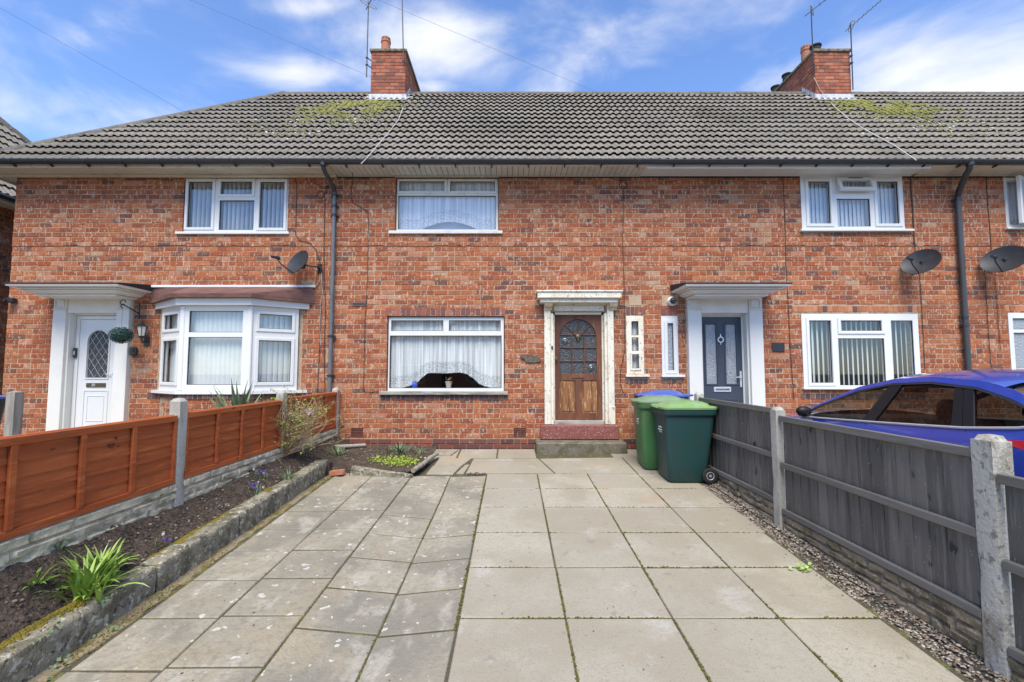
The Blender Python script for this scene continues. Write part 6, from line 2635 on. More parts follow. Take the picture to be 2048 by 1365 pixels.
def orange_fence():
    X = -3.10
    f = thing('timber_fence', (X, -3.0, 0), 'orange-stained lap panel fence on concrete posts beside the flower bed', 'fence')
    posts = [(-7.80, 1.10), (-5.86, 1.10), (-3.92, 1.115), (-2.0, 1.10), (-.09, 1.07)]
    for y, zt in posts:
        concrete_post(f, X, y, .10, -.35, zt, m_conc)
    spans = [(-7.74, -5.92, .335, .955), (-5.80, -3.985, .345, .958), (-3.86, -2.055, .36, .97), (-1.945, -.15, .375, .995)]
    for (y0, y1, z0, z1) in spans:
        rockface_board(f, X + .018, y0 - .02, y1 + .02, z0 - .36, z0 - .002, 1, m_rockface)
        b = MB()
        xo = X + .012
        # perimeter frame on this face and the backing edge
        b.cbox(xo, xo + .032, y0, y1, z1 - .052, z1, .003)
        b.cbox(xo, xo + .032, y0, y1, z0, z0 + .048, .003)
        b.cbox(xo - .004, xo + .030, y0, y0 + .03, z0 + .049, z1 - .053, .003)
        b.cbox(xo - .004, xo + .030, y1 - .03, y1, z0 + .049, z1 - .053, .003)
        b.cbox(xo - .045, xo - .004, y0, y1, z1 - .03, z1 + .004, .003)
        p = b.build('fence_panel', m_orange, f)
        n = 5
        h = (z1 - z0 - .1) / n
        for k in range(n):
            za = z0 + .05 + k * h
            zb = za + h
            # waney slat: lower edge stands out over the one beneath, its edge wavers
            b = MB()
            m_ = 22
            vs = []
            for i in range(m_ + 1):
                y = y0 + .012 + (y1 - y0 - .024) * i / m_
                wv = .012 * noise.noise((y * 2.3, k * 5.1, y0)) + .004 * noise.noise((y * 9, k * 3, y0))
                vs += [(xo + .010, y, za + wv - .006), (xo + .001, y, zb + .02), (xo + .002, y, za + wv - .008), (xo - .008, y, zb + .02)]
            fs = []
            for i in range(m_):
                a, c = i * 4, i * 4 + 4
                fs += [(a, c, c + 1, a + 1), (a + 2, a + 3, c + 3, c + 2), (a, a + 2, c + 2, c)]
            b.add(vs, fs)
            b.build('slat', m_orange, p)
        for t in (.26, .5, .745) if y0 > -5 else (.24, .495, .74):
            yc = y0 + (y1 - y0) * t
            b = MB()
            b.cbox(xo + .0125, xo + .034, yc - .021, yc + .021, z0 + .049, z1 - .053, .003)
            b.build('batten', m_orange, p)
    return f


orange_fence()


def grey_fence():
    X = 2.715
    f = thing('close_board_fence', (X, -3.5, 0), 'dark grey stained close-board fence on concrete posts beside the gravel strip', 'fence')
    concrete_post(f, 2.71, -1.52, .10, -.4, 1.06, m_conc_old)
    concrete_post(f, 2.71, -3.50, .10, -.5, 1.00, m_conc)
    concrete_post(f, 2.735, -5.57, .118, -.55, 1.005, m_conc_old, 'rough stained concrete post with crumbling top, nearest of the grey fence')
    concrete_post(f, 2.735, -7.6, .115, -.6, .95, m_conc_old)
    spans = [(-3.44, -1.58, .02, .985, -.22), (-5.505, -3.56, -.05, .917, -.32), (-7.54, -5.64, -.17, .80, -.42)]
    for (y0, y1, z0, z1, zg) in spans:
        rockface_board(f, X + .0, y0 - .02, y1 + .02, zg, z0 - .002, -1, m_rockface_brown)
        b = MB()
        for (za, zb) in ((z1 - .056, z1), ((z0 + z1) / 2 - .032, (z0 + z1) / 2 + .022), (z0, z0 + .052)):
            b2 = b
            b2.cbox(X - .034, X - .002, y0, y1, za, zb, .004)
        b.cbox(X + .02, X + .045, y0, y1, z1 + .001, z1 + .014, .003)
        pan = None
        rails = []
        for (za, zb) in ((z1 - .056, z1), ((z0 + z1) / 2 - .032, (z0 + z1) / 2 + .022), (z0, z0 + .052)):
            bb = MB()
            bb.cbox(X - .036, X - .002, y0, y1, za, zb, .004)
            if pan is None:
                pan = bb.build('fence_panel', m_greyrail, f)
            else:
                bb.build('rail', m_greyrail, pan)
        n = round((y1 - y0) / .118)
        for k in range(n):
            a, c = y0 + (y1 - y0) * k / n, y0 + (y1 - y0) * (k + 1) / n
            t = random.uniform(-.002, .002)
            bb = MB()
            # feather-edged board: thick edge laps the thin edge of its neighbour
            bb.add([(X + .004 + t, a - .012, z0 + .004), (X + .012 + t, c, z0 + .004), (X + .012 + t, c, z1 - .004), (X + .004 + t, a - .012, z1 - .004),
                    (X + .020 + t, a - .012, z0 + .004), (X + .016 + t, c, z0 + .004), (X + .016 + t, c, z1 - .004), (X + .020 + t, a - .012, z1 - .004)],
                   [(0, 3, 2, 1), (4, 5, 6, 7), (0, 1, 5, 4), (1, 2, 6, 5), (2, 3, 7, 6), (3, 0, 4, 7)])
            bb.build('board', m_greywood, pan)
        for yy in (y0 + .02, ):
            bb = MB()
            bb.cbox(X - .006, X + .002, yy, yy + .095, z0 + .055, z1 - .06, .003)
            bb.build('end_batten', m_greywood, pan)


grey_fence()

# square timber post on the far side of the end garden, with a bin behind it
me = rough_block(-6.16, -6.05, -2.60, -2.49, lambda y: -.2, lambda y: 1.115, .0015, (3, 3, 20), 3)
tag(put(me, 'timber_post', m_timberpost), 'square silvered timber post beyond the orange fence', 'post')


# ------------------------------------------------------------------ wheelie bins
def rrect(hx, hy, r, n=4):
    pts = []
    for (cx, cy, a0) in ((hx - r, hy - r, 0), (-hx + r, hy - r, PI / 2), (-hx + r, -hy + r, PI), (hx - r, -hy + r, 1.5 * PI)):
        for k in range(n + 1):
            a = a0 + PI / 2 * k / n
            pts.append((cx + r * math.cos(a), cy + r * math.sin(a)))
    return pts


def loft(b, secs, mat=0, cap=True):
    n = len(secs[0])
    o = [p for s in secs for p in s]
    fs = []
    for i in range(len(secs) - 1):
        for k in range(n):
            k2 = (k + 1) % n
            fs.append((i * n + k, i * n + k2, (i + 1) * n + k2, (i + 1) * n + k))
    if cap:
        fs.append(tuple(range(n - 1, -1, -1)))
        fs.append(tuple((len(secs) - 1) * n + k for k in range(n)))
    b.add(o, fs, mat)


def wheelie_bin(x, y, z, rot, body, lid, label, print_=True, h=1.06):
    """front faces local -X, wheels at +X"""
    t = thing('wheelie_bin', (0, 0, 0), label, 'bin', 'wheelie bins')
    b = MB()
    secs = []
    for (zz, xa, xb, hy, r) in ((.03, -.30, .17, .225, .05), (.0, -.29, .16, .215, .05), (.0, -.29, .16, .215, .05), (.05, -.315, .185, .24, .055), (.30, -.33, .225, .255, .06), (.62, -.345, .275, .268, .065), (.90, -.355, .315, .280, .07),
                                (.905, -.355, .315, .280, .07)):
        pts = rrect((xb - xa) / 2, hy, r, 5)
        secs.append([(p[0] + (xa + xb) / 2, p[1], zz) for p in pts])
    loft(b, secs[1:])
    bo = b.build('body', body, t, True, 40)
    b = MB()
    secs = []
    for (zz, g) in ((.885, .0), (.885, .028), (.905, .034), (.955, .034), (.96, .028)):
        pts = rrect((.315 + .355) / 2 + g, .280 + g, .075 + g * .5, 5)
        secs.append([(p[0] - .02, p[1], zz) for p in pts])
    loft(b, secs)
    b.build('rim', body, t, True, 40)
    b = MB()
    secs = []
    for (zz, gx, gy, sx) in ((.961, .045, .04, 0), (.985, .048, .042, 0), (.998, .03, .028, 0), (1.0, -.04, -.04, 0), (1.03, -.06, -.06, .0), (1.052, -.14, -.11, .02), (1.06, -.22, -.17, .02)):
        pts = rrect((.315 + .355) / 2 + gx, .280 + gy, max(.03, .09 + gx * .3), 5)
        secs.append([(p[0] - .02 + sx, p[1], zz - .012 * (p[0] < 0) * (zz > 1.0)) for p in pts])
    loft(b, secs)
    b.cbox(-.42, -.36, -.11, .11, .962, .982, .008)
    b.cbox(.33, .43, -.25, -.17, .968, 1.0, .012)
    b.cbox(.33, .43, .17, .25, .968, 1.0, .012)
    b.build('lid', lid, t, True, 40)
    b = MB()
    b.tube([(.40, -.26, .985), (.40, .26, .985)], .017, 8)
    b.build('handle', lid, t, True)
    b = MB()
    b.tube([(.21, -.27, .10), (.21, .27, .10)], .014, 8)
    b.build('axle', m_galv, t)
    for s in (-1, 1):
        b = MB()
        Mw = Matrix.Translation((.21, s * .245, .10)) @ Matrix.Rotation(PI / 2 * -s, 4, 'X')
        b.lathe([(.06, 0), (.088, 0), (.10, .010), (.10, .040), (.088, .052), (.06, .052), (.056, .044)], Mw, 26)
        w = b.build('wheel', m_rubber, t, True, 40)
        b = MB()
        b.lathe([(.058, .040), (.052, .049), (.046, .050), (.040, .043), (.020, .043), (.016, .056), (.004, .058)], Mw, 22)
        b.build('hub', m_galv, w, True, 40)
    if print_:
        b = MB()
        for (yy, zz, wd, hg) in ((-.10, .70, .14, .016), (-.10, .665, .16, .012), (-.10, .64, .12, .008)):
            for k in range(int(wd / .022)):
                b.cbox(-.3535, -.3485, yy + k * .022, yy + k * .022 + .015, zz, zz + hg * random.uniform(.7, 1.3), .001)
        b.build('printed_label', m_sticker, t, kind='stuff')
    # the parts were modelled round the origin: turn and lift the whole bin
    t.location = (x, y, z)
    t.rotation_euler = (0, 0, rot)
    return t


zb = lambda y: slabz(y) + .002
wheelie_bin(2.37, -1.86, zb(-1.86) - .005, math.radians(0), m_bin_teal, m_lid_lime, 'dark teal wheelie bin with lime green lid, nearest of three by the fence')
wheelie_bin(2.24, -1.24, zb(-1.24), math.radians(-3), m_bin_green, m_lid_green, 'mid green wheelie bin standing between the teal bin and the black bin')
wheelie_bin(2.47, -.60, zb(-.62) + .02, math.radians(2), m_bin_black, m_lid_blue, 'black wheelie bin with blue lid against the house wall')
wheelie_bin(-7.93, -1.5, -.01, math.radians(90), m_bin_black, m_lid_blue, 'blue-lidded wheelie bin mostly out of view at the end house', False)


# ------------------------------------------------------------------ blue car
def build_car():
    # local frame: s metres back from the nose, w metres out from the centre line, z above the ground
    cxw, nose = 4.22, -1.38
    base = thing('parked_car', (cxw, nose - 2.4, -.11), 'blue liftback car parked behind the grey fence, nose towards the house', 'car')

    def P3(s, w, z, side=-1):
        if s > 3.45:
            s = 3.45 + (s - 3.45) * .7
        zz = -.100 + z - .004 * (s - 2.4) * 1.0 + (s - 1.5) * .006
        return (cxw + side * w, nose - s, zz)
    HW = .925
    st = [0.0, .06, .25, .6, 1.0, 1.38, 1.75, 2.15, 2.55, 2.95, 3.35, 3.7, 4.05, 4.35, 4.6, 4.74, 4.80]

    def interp(tab, s):
        for (a, va), (b_, vb) in zip(tab, tab[1:]):
            if s <= b_:
                t = (s - a) / (b_ - a)
                return va + (vb - va) * t
        return tab[-1][1]
    halfw = [(0, .55), (.06, .66), (.25, .80), (.6, .885), (1.0, .91), (1.4, .92), (2.4, .925), (3.6, .92), (4.2, .90), (4.6, .84), (4.74, .78), (4.8, .70)]
    belt = [(0, .62), (.06, .68), (.25, .76), (.6, .84), (1.0, .895), (1.38, .93), (1.75, .945), (2.55, .985), (3.35, 1.03), (3.7, 1.06), (4.05, 1.09), (4.35, 1.10), (4.6, 1.08), (4.74, 1.02), (4.8, .90)]
    cent = [(0, .66), (.06, .74), (.25, .83), (.6, .92), (1.0, .975), (1.38, 1.01), (1.75, 1.18), (2.15, 1.36), (2.55, 1.455), (2.95, 1.48), (3.35, 1.46), (3.7, 1.405), (4.05, 1.315), (4.35, 1.22), (4.6, 1.13), (4.74, 1.04), (4.8, .92)]
    rail = [(1.38, .965), (1.75, 1.13), (2.15, 1.30), (2.55, 1.385), (2.95, 1.41), (3.35, 1.385), (3.7, 1.325), (4.05, 1.225), (4.35, 1.135), (4.6, 1.09)]
    lower = [(0, .22), (.25, .20), (.6, .19), (4.2, .2), (4.6, .26), (4.8, .34)]
    # --- body shell up to the belt, both sides, plus bonnet
    def section(s):
        hw, zb_, zl = interp(halfw, s), interp(belt, s), interp(lower, s)
        zc = interp(cent, s) if s < 1.38 else zb_
        out = [(hw - .10, zl), (hw - .03, zl + .05), (hw - .005, zl + .2), (hw + .0, (zl + zb_) / 2), (hw - .004, zb_ - .14), (hw - .022, zb_ - .07), (hw - .055, zb_ - .006)]
        return out
    for side in (-1, 1):
        pass
    b = MB()
    n = None
    secs = []
    for s in st:
        half = section(s)
        ring = [P3(s, w, z, -1) for w, z in half] + [P3(s, w, z, 1) for w, z in reversed(half)]
        n = len(ring)
        secs.append(ring)
    vs = [p for r in secs for p in r]
    fs = []
    for i in range(len(secs) - 1):
        for k in range(n - 1):
            if k == 6:
                continue
            fs.append((i * n + k, i * n + k + 1, (i + 1) * n + k + 1, (i + 1) * n + k))
    fs.append(tuple(range(n)))
    fs.append(tuple((len(secs) - 1) * n + k for k in range(n)))
    b.add(vs, fs)
    body = b.build('body', m_car, base, True, 45)
    # bonnet / scuttle
    b = MB()
    rows = [s for s in st if s <= 1.38]
    vs = []
    for s in rows:
        hw, zb_, zc = interp(halfw, s), interp(belt, s), interp(cent, s)
        for t in (-1, -.7, -.35, 0, .35, .7, 1):
            vs.append(P3(s, (hw - .055) * t, zb_ - .006 + (zc - zb_ + .006) * (1 - t * t), 1))
    fs = [(i * 7 + k, i * 7 + k + 1, (i + 1) * 7 + k + 1, (i + 1) * 7 + k) for i in range(len(rows) - 1) for k in range(6)]
    b.add(vs, fs)
    b.build('bonnet', m_car, base, True, 60)
    # roof skin from the rail over the crown, ending at the tailgate
    RW = lambda s: interp(halfw, s) - .055 - (interp(rail, s) - interp(belt, s)) * .55
    b = MB()
    rows = [2.05, 2.15, 2.35, 2.55, 2.75, 2.95, 3.15, 3.35, 3.52, 3.6]
    ts = (-1, -.96, -.85, -.6, -.3, 0, .3, .6, .85, .96, 1)
    vs = []
    for s in rows:
        rw, zr, zc = RW(s), interp(rail, s), interp(cent, s)
        for t in ts:
            vs.append(P3(s, rw * t, zr + (zc - zr) * (1 - abs(t) ** 2.6), 1))
    m_ = len(ts)
    fs = [(i * m_ + k, i * m_ + k + 1, (i + 1) * m_ + k + 1, (i + 1) * m_ + k) for i in range(len(rows) - 1) for k in range(m_ - 1)]
    b.add(vs, fs)
    b.build('roof', m_car, base, True, 60)

    # glass screens front and rear
    def screen(rows, name, wid):
        b = MB()
        vs = []
        tt = (-1, -.6, 0, .6, 1)
        for s in rows:
            rw, zr, zc = RW(s) * wid, interp(rail, s), interp(cent, s)
            for t in tt:
                vs.append(P3(s, rw * t, zr + (zc - zr) * (1 - abs(t) ** 2.6), 1))
        fs = [(i * 5 + k, i * 5 + k + 1, (i + 1) * 5 + k + 1, (i + 1) * 5 + k) for i in range(len(rows) - 1) for k in range(4)]
        b.add(vs, fs)
        return b.build(name, m_carglass, base, True, 60)
    screen([1.40, 1.75, 2.05], 'windscreen', .95)
    screen([3.6, 3.8, 4.05, 4.3, 4.45], 'rear_screen', .93)
    # tailgate below the rear screen
    b = MB()
    vs = []
    for s in (4.45, 4.55, 4.66, 4.74, 4.80):
        hw, zb_ = interp(halfw, s) - .055, interp(belt, s)
        zc = interp(cent, s)
        for t in (-1, -.6, 0, .6, 1):
            vs.append(P3(s, hw * t, zb_ - .006 + max(0, zc - zb_) * (1 - t * t), 1))
    b.add(vs, [(i * 5 + k, i * 5 + k + 1, (i + 1) * 5 + k + 1, (i + 1) * 5 + k) for i in range(4) for k in range(4)])
    b.build('tailgate', m_car, base, True, 60)

    def side_pt(s, z, side, out=0.0):
        zb_ = interp(belt, s) - .006
        w = interp(halfw, s) - .055 - max(0, z - zb_) * .55 + out
        return P3(s, w, z, side)

    def strip(b, pts_in, pts_out, side, o0=0.0, mat=0, th=.012):
        n = len(pts_in)
        vs = [side_pt(s, z, side, o0) for s, z in pts_in] + [side_pt(s, z, side, o0) for s, z in pts_out]
        vs += [side_pt(s, z, side, o0 - th) for s, z in pts_in] + [side_pt(s, z, side, o0 - th) for s, z in pts_out]
        fs = []
        for i in range(n - 1):
            fs += [(i, i + 1, n + i + 1, n + i), (2 * n + i, 2 * n + i + 1, i + 1, i), (n + i, n + i + 1, 3 * n + i + 1, 3 * n + i)]
        b.add(vs, fs, mat)
    # daylight opening: top curve and bottom curve in (s, z)
    top = [(1.52, 1.0), (1.75, 1.105), (2.15, 1.262), (2.55, 1.345), (2.95, 1.367), (3.35, 1.335), (3.7, 1.268), (4.0, 1.185), (4.2, 1.115)]
    bz = lambda s: interp(belt, s) + .004
    for side in (-1, 1):
        # cant rail and pillars outside the glass
        b = MB()
        rl = [(s, interp(rail, s)) for s in (1.40, 1.52, 1.75, 2.15, 2.55, 2.95, 3.35, 3.7, 4.0, 4.2)]
        tp = [(1.46, .965)] + top
        strip(b, [(s, interp(top, max(1.52, s)) if s >= 1.52 else z) for (s, z) in tp], rl, side, .004)
        b.build('cant_rail', m_car, base, True, 50)
        b = MB()
        q_in = [(3.98, 1.19), (4.06, 1.165), (4.2, 1.113), (4.22, 1.105)]
        q_out = [(3.98, 1.23), (4.10, 1.20), (4.35, 1.125), (4.5, 1.09)]
        strip(b, q_in, q_out, side, .003)
        b.build('rear_quarter', m_car, base, True, 50)
        # glass: front door, rear door, quarter light
        def pane(sa, sb, slant_a, slant_b, name, gm=None):
            nn = 8
            lo, hi = [], []
            for k in range(nn + 1):
                t = k / nn
                s0 = sa + (sb - sa) * t
                s1 = sa + slant_a + (sb + slant_b - sa - slant_a) * t
                lo.append((s0, bz(s0)))
                hi.append((s1, max(bz(s1) + .004, interp(top, s1) - .012 if s1 > 1.52 else bz(s1) + .01)))
            b = MB()
            vs = [side_pt(s, z, side, -.012) for s, z in lo] + [side_pt(s, z, side, -.012) for s, z in hi]
            b.add(vs, [(i, i + 1, nn + 2 + i, nn + 1 + i) for i in range(nn)])
            b.build(name, gm or m_carglass, base, True, 60)
        pane(1.52, 2.40, .02, .13, 'door_glass')
        pane(2.53, 3.36, .12, -.16, 'door_glass', m_tintglass)
        pane(3.46, 4.18, -.16, .0, 'quarter_light', m_tintglass)
        # black trims: window surround, B and C pillars
        b = MB()
        strip(b, [(s, z - .018) for s, z in top], top, side, .002, 0, .016)
        b.build('window_trim', m_cartrim, base, True, 50)
        for (s0, s1, d0, d1) in ((2.39, 2.54, .13, .12), (3.29, 3.375, -.13, -.15), (3.385, 3.475, -.15, -.16)):
            b = MB()
            vs = [side_pt(s0, bz(s0), side, -.002), side_pt(s1, bz(s1), side, -.002), side_pt(s1 + d1, interp(top, s1 + d1) - .002, side, -.002), side_pt(s0 + d0, interp(top, s0 + d0) - .002, side, -.002)]
            inn = [side_pt(s0, bz(s0), side, -.03), side_pt(s1, bz(s1), side, -.03), side_pt(s1 + d1, interp(top, s1 + d1) - .002, side, -.03), side_pt(s0 + d0, interp(top, s0 + d0) - .002, side, -.03)]
            b.add(vs + inn, [(0, 1, 2, 3), (4, 7, 6, 5), (0, 4, 5, 1), (1, 5, 6, 2), (2, 6, 7, 3), (3, 7, 4, 0)])
            b.build('door_pillar', m_carblack, base)
        # chrome strip under the glass, sweeping up behind the quarter light
        b = MB()
        path = [(1.46, bz(1.46) - .002)] + [(s, bz(s) - .004) for s in (1.8, 2.2, 2.6, 3.0, 3.4, 3.7, 3.9)] + [(4.02, bz(4.02) + .006), (4.12, bz(4.12) + .02), (4.24, 1.128)]
        ins = [side_pt(s, z, side, .007) for s, z in path]
        b.tube(ins, .011, 6)
        b.build('chrome_strip', m_chrome, base, True)
        # mirror
        b = MB()
        mp = side_pt(1.62, bz(1.62) + .06, side, .10)
        Mm = Matrix.Translation(mp) @ Matrix.Diagonal((.085, .05, .06, 1))
        b.lathe([(.05, -1), (.7, -.75), (1, -.1), (.95, .5), (.5, .95), (.05, 1)], Mm, 14)
        b.build('door_mirror', m_carblack, base, True, 60)
        # lamps
        b = MB()
        L = [(3.84, .995), (4.36, 1.03), (4.62, 1.03), (4.76, .985)]
        L2 = [(3.86, .965), (4.36, .90), (4.62, .87), (4.76, .87)]
        vs = [P3(s, interp(halfw, s) + .004 - max(0, z - .95) * .25, z, side) for s, z in L + L2]
        vi = [P3(s, interp(halfw, s) - .03 - max(0, z - .95) * .25, z, side) for s, z in L + L2]
        nL = 4
        fs = [(i, i + 1, nL + i + 1, nL + i) for i in range(3)]
        fs += [(8 + i, 8 + nL + i, 8 + nL + i + 1, 8 + i + 1) for i in range(3)]
        fs += [(i, 8 + i, 9 + i, i + 1) for i in range(3)] + [(4 + i, 5 + i, 13 + i, 12 + i) for i in range(3)]
        b.add(vs + vi, fs)
        b.build('tail_lamp', m_taillight, base, True, 50)
        b = MB()
        hp = P3(.2, .62, .68, side)
        b.lathe([(.02, -.1), (.12, -.06), (.14, 0), (.1, .05), (.02, .07)], Matrix.Translation(hp) @ Matrix.Rotation(PI / 2, 4, 'X') @ Matrix.Diagonal((1.3, .5, 1, 1)), 14)
        b.build('headlamp', m_chrome, base, True)
        # wheels
        for s in (.92, 3.77):
            wp = Vector(P3(s, HW - .11, .325, side))
            Mw = Matrix.Translation(wp) @ Matrix.Rotation(PI / 2 * side, 4, 'Y')
            b = MB()
            b.lathe([(.2, -.1), (.30, -.1), (.325, -.07), (.325, .07), (.30, .10), (.22, .105), (.2, .08)], Mw, 28)
            w = b.build('wheel', m_rubber, base, True, 40)
            b = MB()
            b.lathe([(.215, .06), (.21, .1), (.19, .085), (.06, .07), (.05, .095), (.01, .1)], Mw, 28)
            for k in range(5):
                Mk = Mw @ Matrix.Rotation(2 * PI * k / 5, 4, 'Z')
                b.cbox(.04, .2, -.022, .022, .075, .1, .006, 0, Mk)
            b.build('rim', m_galv, w, True, 40)
    # fuel flap edge and door shut lines
    for s, d in ((2.47, 0.0), (3.42, .05)):
        b = MB()
        pts = []
        for k in range(8):
            z = bz(s) - .01 - k * .09
            pts.append(P3(s + d * (k / 7.0) * .5, interp(halfw, s) + .002 - (.055 if k == 0 else .024 if k == 1 else .004), z, -1))
        b.tube(pts, .004, 4)
        b.build('shut_line', m_carblack, base)
    b = MB()
    fc = (3.93, 1.235)
    ring = []
    for k in range(17):
        a = 2 * PI * k / 16
        s_, w_ = 4.10 + .09 * math.cos(a), .0
        ring.append(side_pt(4.12 + .085 * math.cos(a), 1.19 + .06 * math.sin(a) - (math.cos(a)) * .03, -1, .012))
    b.tube(ring, .0035, 4)
    b.build('fuel_flap', m_carblack, base)
    # cabin
    b = MB()
    for w in (-.38, .38):
        for (s, zt) in ((2.55, 1.0), (3.35, 1.0)):
            x = cxw + w
            y = nose - s
            z = -.11
            b.cbox(x - .24, x + .24, y - .06, y + .46, z + .28, z + .5, .05)
            Mx = Matrix.Translation((x, y - .08, z + .45)) @ Matrix.Rotation(math.radians(14), 4, 'X')
            b.cbox(-.24, .24, -.06, .06, 0, .58, .05, 0, Mx)
            b.cbox(-.13, .13, -.05, .05, .62, .80, .045, 0, Mx)
    b.build('seats', m_carseat, base, kind='stuff')
    b = MB()
    y = nose - 1.75
    b.cbox(cxw - .72, cxw + .72, y - .18, y + .4, .55, .86, .06)
    b.box(cxw - .8, cxw + .8, nose - 4.4, nose - 1.3, .10, .14)
    b.cbox(cxw - .7, cxw + .7, nose - 4.35, nose - 3.75, .5, .84, .03)
    b.build('dashboard', m_cartrim, base)
    b = MB()
    ctr = Vector((cxw + .38, nose - 2.08, .83))
    Mx = Matrix.Translation(ctr) @ Matrix.Rotation(math.radians(64), 4, 'X')
    b.tube([Mx @ Vector((.185 * math.cos(a), .185 * math.sin(a), 0)) for a in [2 * PI * k / 24 for k in range(25)]], .016, 8)
    b.cbox(-.17, .17, -.025, .025, -.01, .01, .005, 0, Mx)
    b.cbox(-.02, .02, -.17, 0, -.01, .01, .005, 0, Mx)
    b.build('steering_wheel', m_cartrim, base, True, 50)
    b = MB()
    mc = Vector(P3(2.02, 0, 1.27))
    b.cbox(mc.x - .12, mc.x + .12, mc.y - .02, mc.y + .02, mc.z - .035, mc.z + .035, .01)
    b.build('interior_mirror', m_cartrim, base)
    m_lining = M_('pale_headlining', (.34, .34, .33), (), .9)
    b = MB()
    rows2 = [2.1, 2.35, 2.75, 3.15, 3.5]
    vs = []
    for s in rows2:
        rw, zr, zc = RW(s) - .05, interp(rail, s) - .04, interp(cent, s) - .05
        for t in ts:
            vs.append(P3(s, rw * t, zr + (zc - zr) * (1 - abs(t) ** 2.6), 1))
    b.add(vs, [(i * m_ + k, i * m_ + k + 1, (i + 1) * m_ + k + 1, (i + 1) * m_ + k) for i in range(len(rows2) - 1) for k in range(m_ - 1)])
    b.build('headlining', m_lining, base, True, 60)
    for side in (-1, 1):
        b = MB()
        vs = []
        for s in (1.5, 2.0, 2.5, 3.0, 3.45, 4.0, 4.3):
            vs += [P3(s, interp(halfw, s) - .12, .35, side), P3(s, interp(halfw, s) - .10, bz(s) - .03, side)]
        b.add(vs, [(2 * i, 2 * i + 2, 2 * i + 3, 2 * i + 1) for i in range(6)])
        b.build('door_lining', m_cartrim, base)


build_car()


# ------------------------------------------------------------------ plants
def blade(b, p, az, ln, wd, rise, droop, rg, mat=0, seg=5, curl=0.0):
    """strap leaf: a folded strip that rises and arches over"""
    d = Vector((math.cos(az), math.sin(az), 0))
    s = Vector((-d.y, d.x, 0))
    vs = []
    pos = Vector(p)
    el = rise
    for i in range(seg + 1):
        t = i / seg
        w = wd * (1 - t ** 2.2) * (.75 + .5 * min(1, t * 3)) * .5
        if i == seg:
            w = wd * .03
        up = Vector((0, 0, 1))
        nrm = (up * math.cos(el) - d * math.sin(el))
        vs += [pos - s * w + nrm * w * .35, pos, pos + s * w + nrm * w * .35]
        pos = pos + (d * math.cos(el) + up * math.sin(el)) * (ln / seg)
        el -= droop / seg * (.4 + 1.2 * t)
        d = (Matrix.Rotation(curl / seg, 3, 'Z') @ d)
        s = Vector((-d.y, d.x, 0))
    fs = []
    for i in range(seg):
        a = i * 3
        fs += [(a, a + 1, a + 4, a + 3), (a + 1, a + 2, a + 5, a + 4)]
    b.add(vs, fs, mat)


def leafy_clump(name, c, label, cat, n, ln, wd, m, rise=(.6, 1.45), droop=(.4, 1.5), spread=.05, seed=1, each=True, group=None):
    rg = random.Random(seed)
    t = thing(name, c, label, cat, group)
    bb = MB()
    for k in range(n):
        az = rg.uniform(0, 2 * PI)
        r = abs(rg.gauss(0, spread))
        p = Vector(c) + Vector((math.cos(az) * r, math.sin(az) * r, -.01))
        b = MB() if each else bb
        blade(b, p, az + rg.gauss(0, .5), ln * rg.uniform(.55, 1.1), wd * rg.uniform(.7, 1.15), rg.uniform(*rise), rg.uniform(*droop), rg, 0, 6, rg.uniform(-.5, .5))
        if each:
            b.build('leaf', m, t, True, 80)
    if not each:
        bb.build('leaves', m, t, True, 80, kind='stuff')
    return t


def on_soil(px, py, X=None):
    """where a sight line meets the sloping bed"""
    r = ray(px, py)
    t = .5
    while t < 14:
        p = CAM + r * t
        if p.z < soilz(p.x, p.y):
            return Vector((p.x, p.y, soilz(p.x, p.y)))
        t += .004
    return CAM + r * 5


p = on_soil(172, 1188)
leafy_clump('lily_clump', p, 'big fresh green clump of strap leaves against the concrete edging', 'plant', 120, .28, .026, m_leaf, (.55, 1.5), (.5, 1.7), .06, 4)
p = on_soil(205, 1150)
leafy_clump('lily_clump', p, 'smaller tuft of strap leaves at the back of the big green clump', 'plant', 50, .24, .022, m_leaf, (.55, 1.5), (.5, 1.6), .045, 14)
p = on_soil(62, 1168)
leafy_clump('lily_clump', p, 'small low tuft of pale green leaves nearer the fence than the big clump', 'plant', 20, .16, .018, m_leaf, (.25, 1.2), (.3, 1.2), .03, 6)
p = on_soil(118, 1100)
leafy_clump('bulb_shoots', p, 'few short bulb shoots at the foot of the fence panel near the big clump', 'plant', 9, .11, .013, m_leafgrey, (.3, 1.3), (.3, 1), .03, 26)
p = on_soil(378, 985)
leafy_clump('iris_leaves', p + Vector((.01, 0, 0)), 'upright grey-green iris leaves beside the concrete post', 'plant', 9, .33, .024, m_leafgrey, (1.05, 1.5), (.1, .9), .02, 7)
p = on_soil(575, 962)
leafy_clump('snowdrop_clump', p, 'grey-green narrow-leaved clump beside the violet crocuses', 'plant', 46, .17, .010, m_leafgrey, (.6, 1.5), (.4, 1.5), .04, 9, False)
for k, (px, py) in enumerate(((8, 1180),)):
    pass
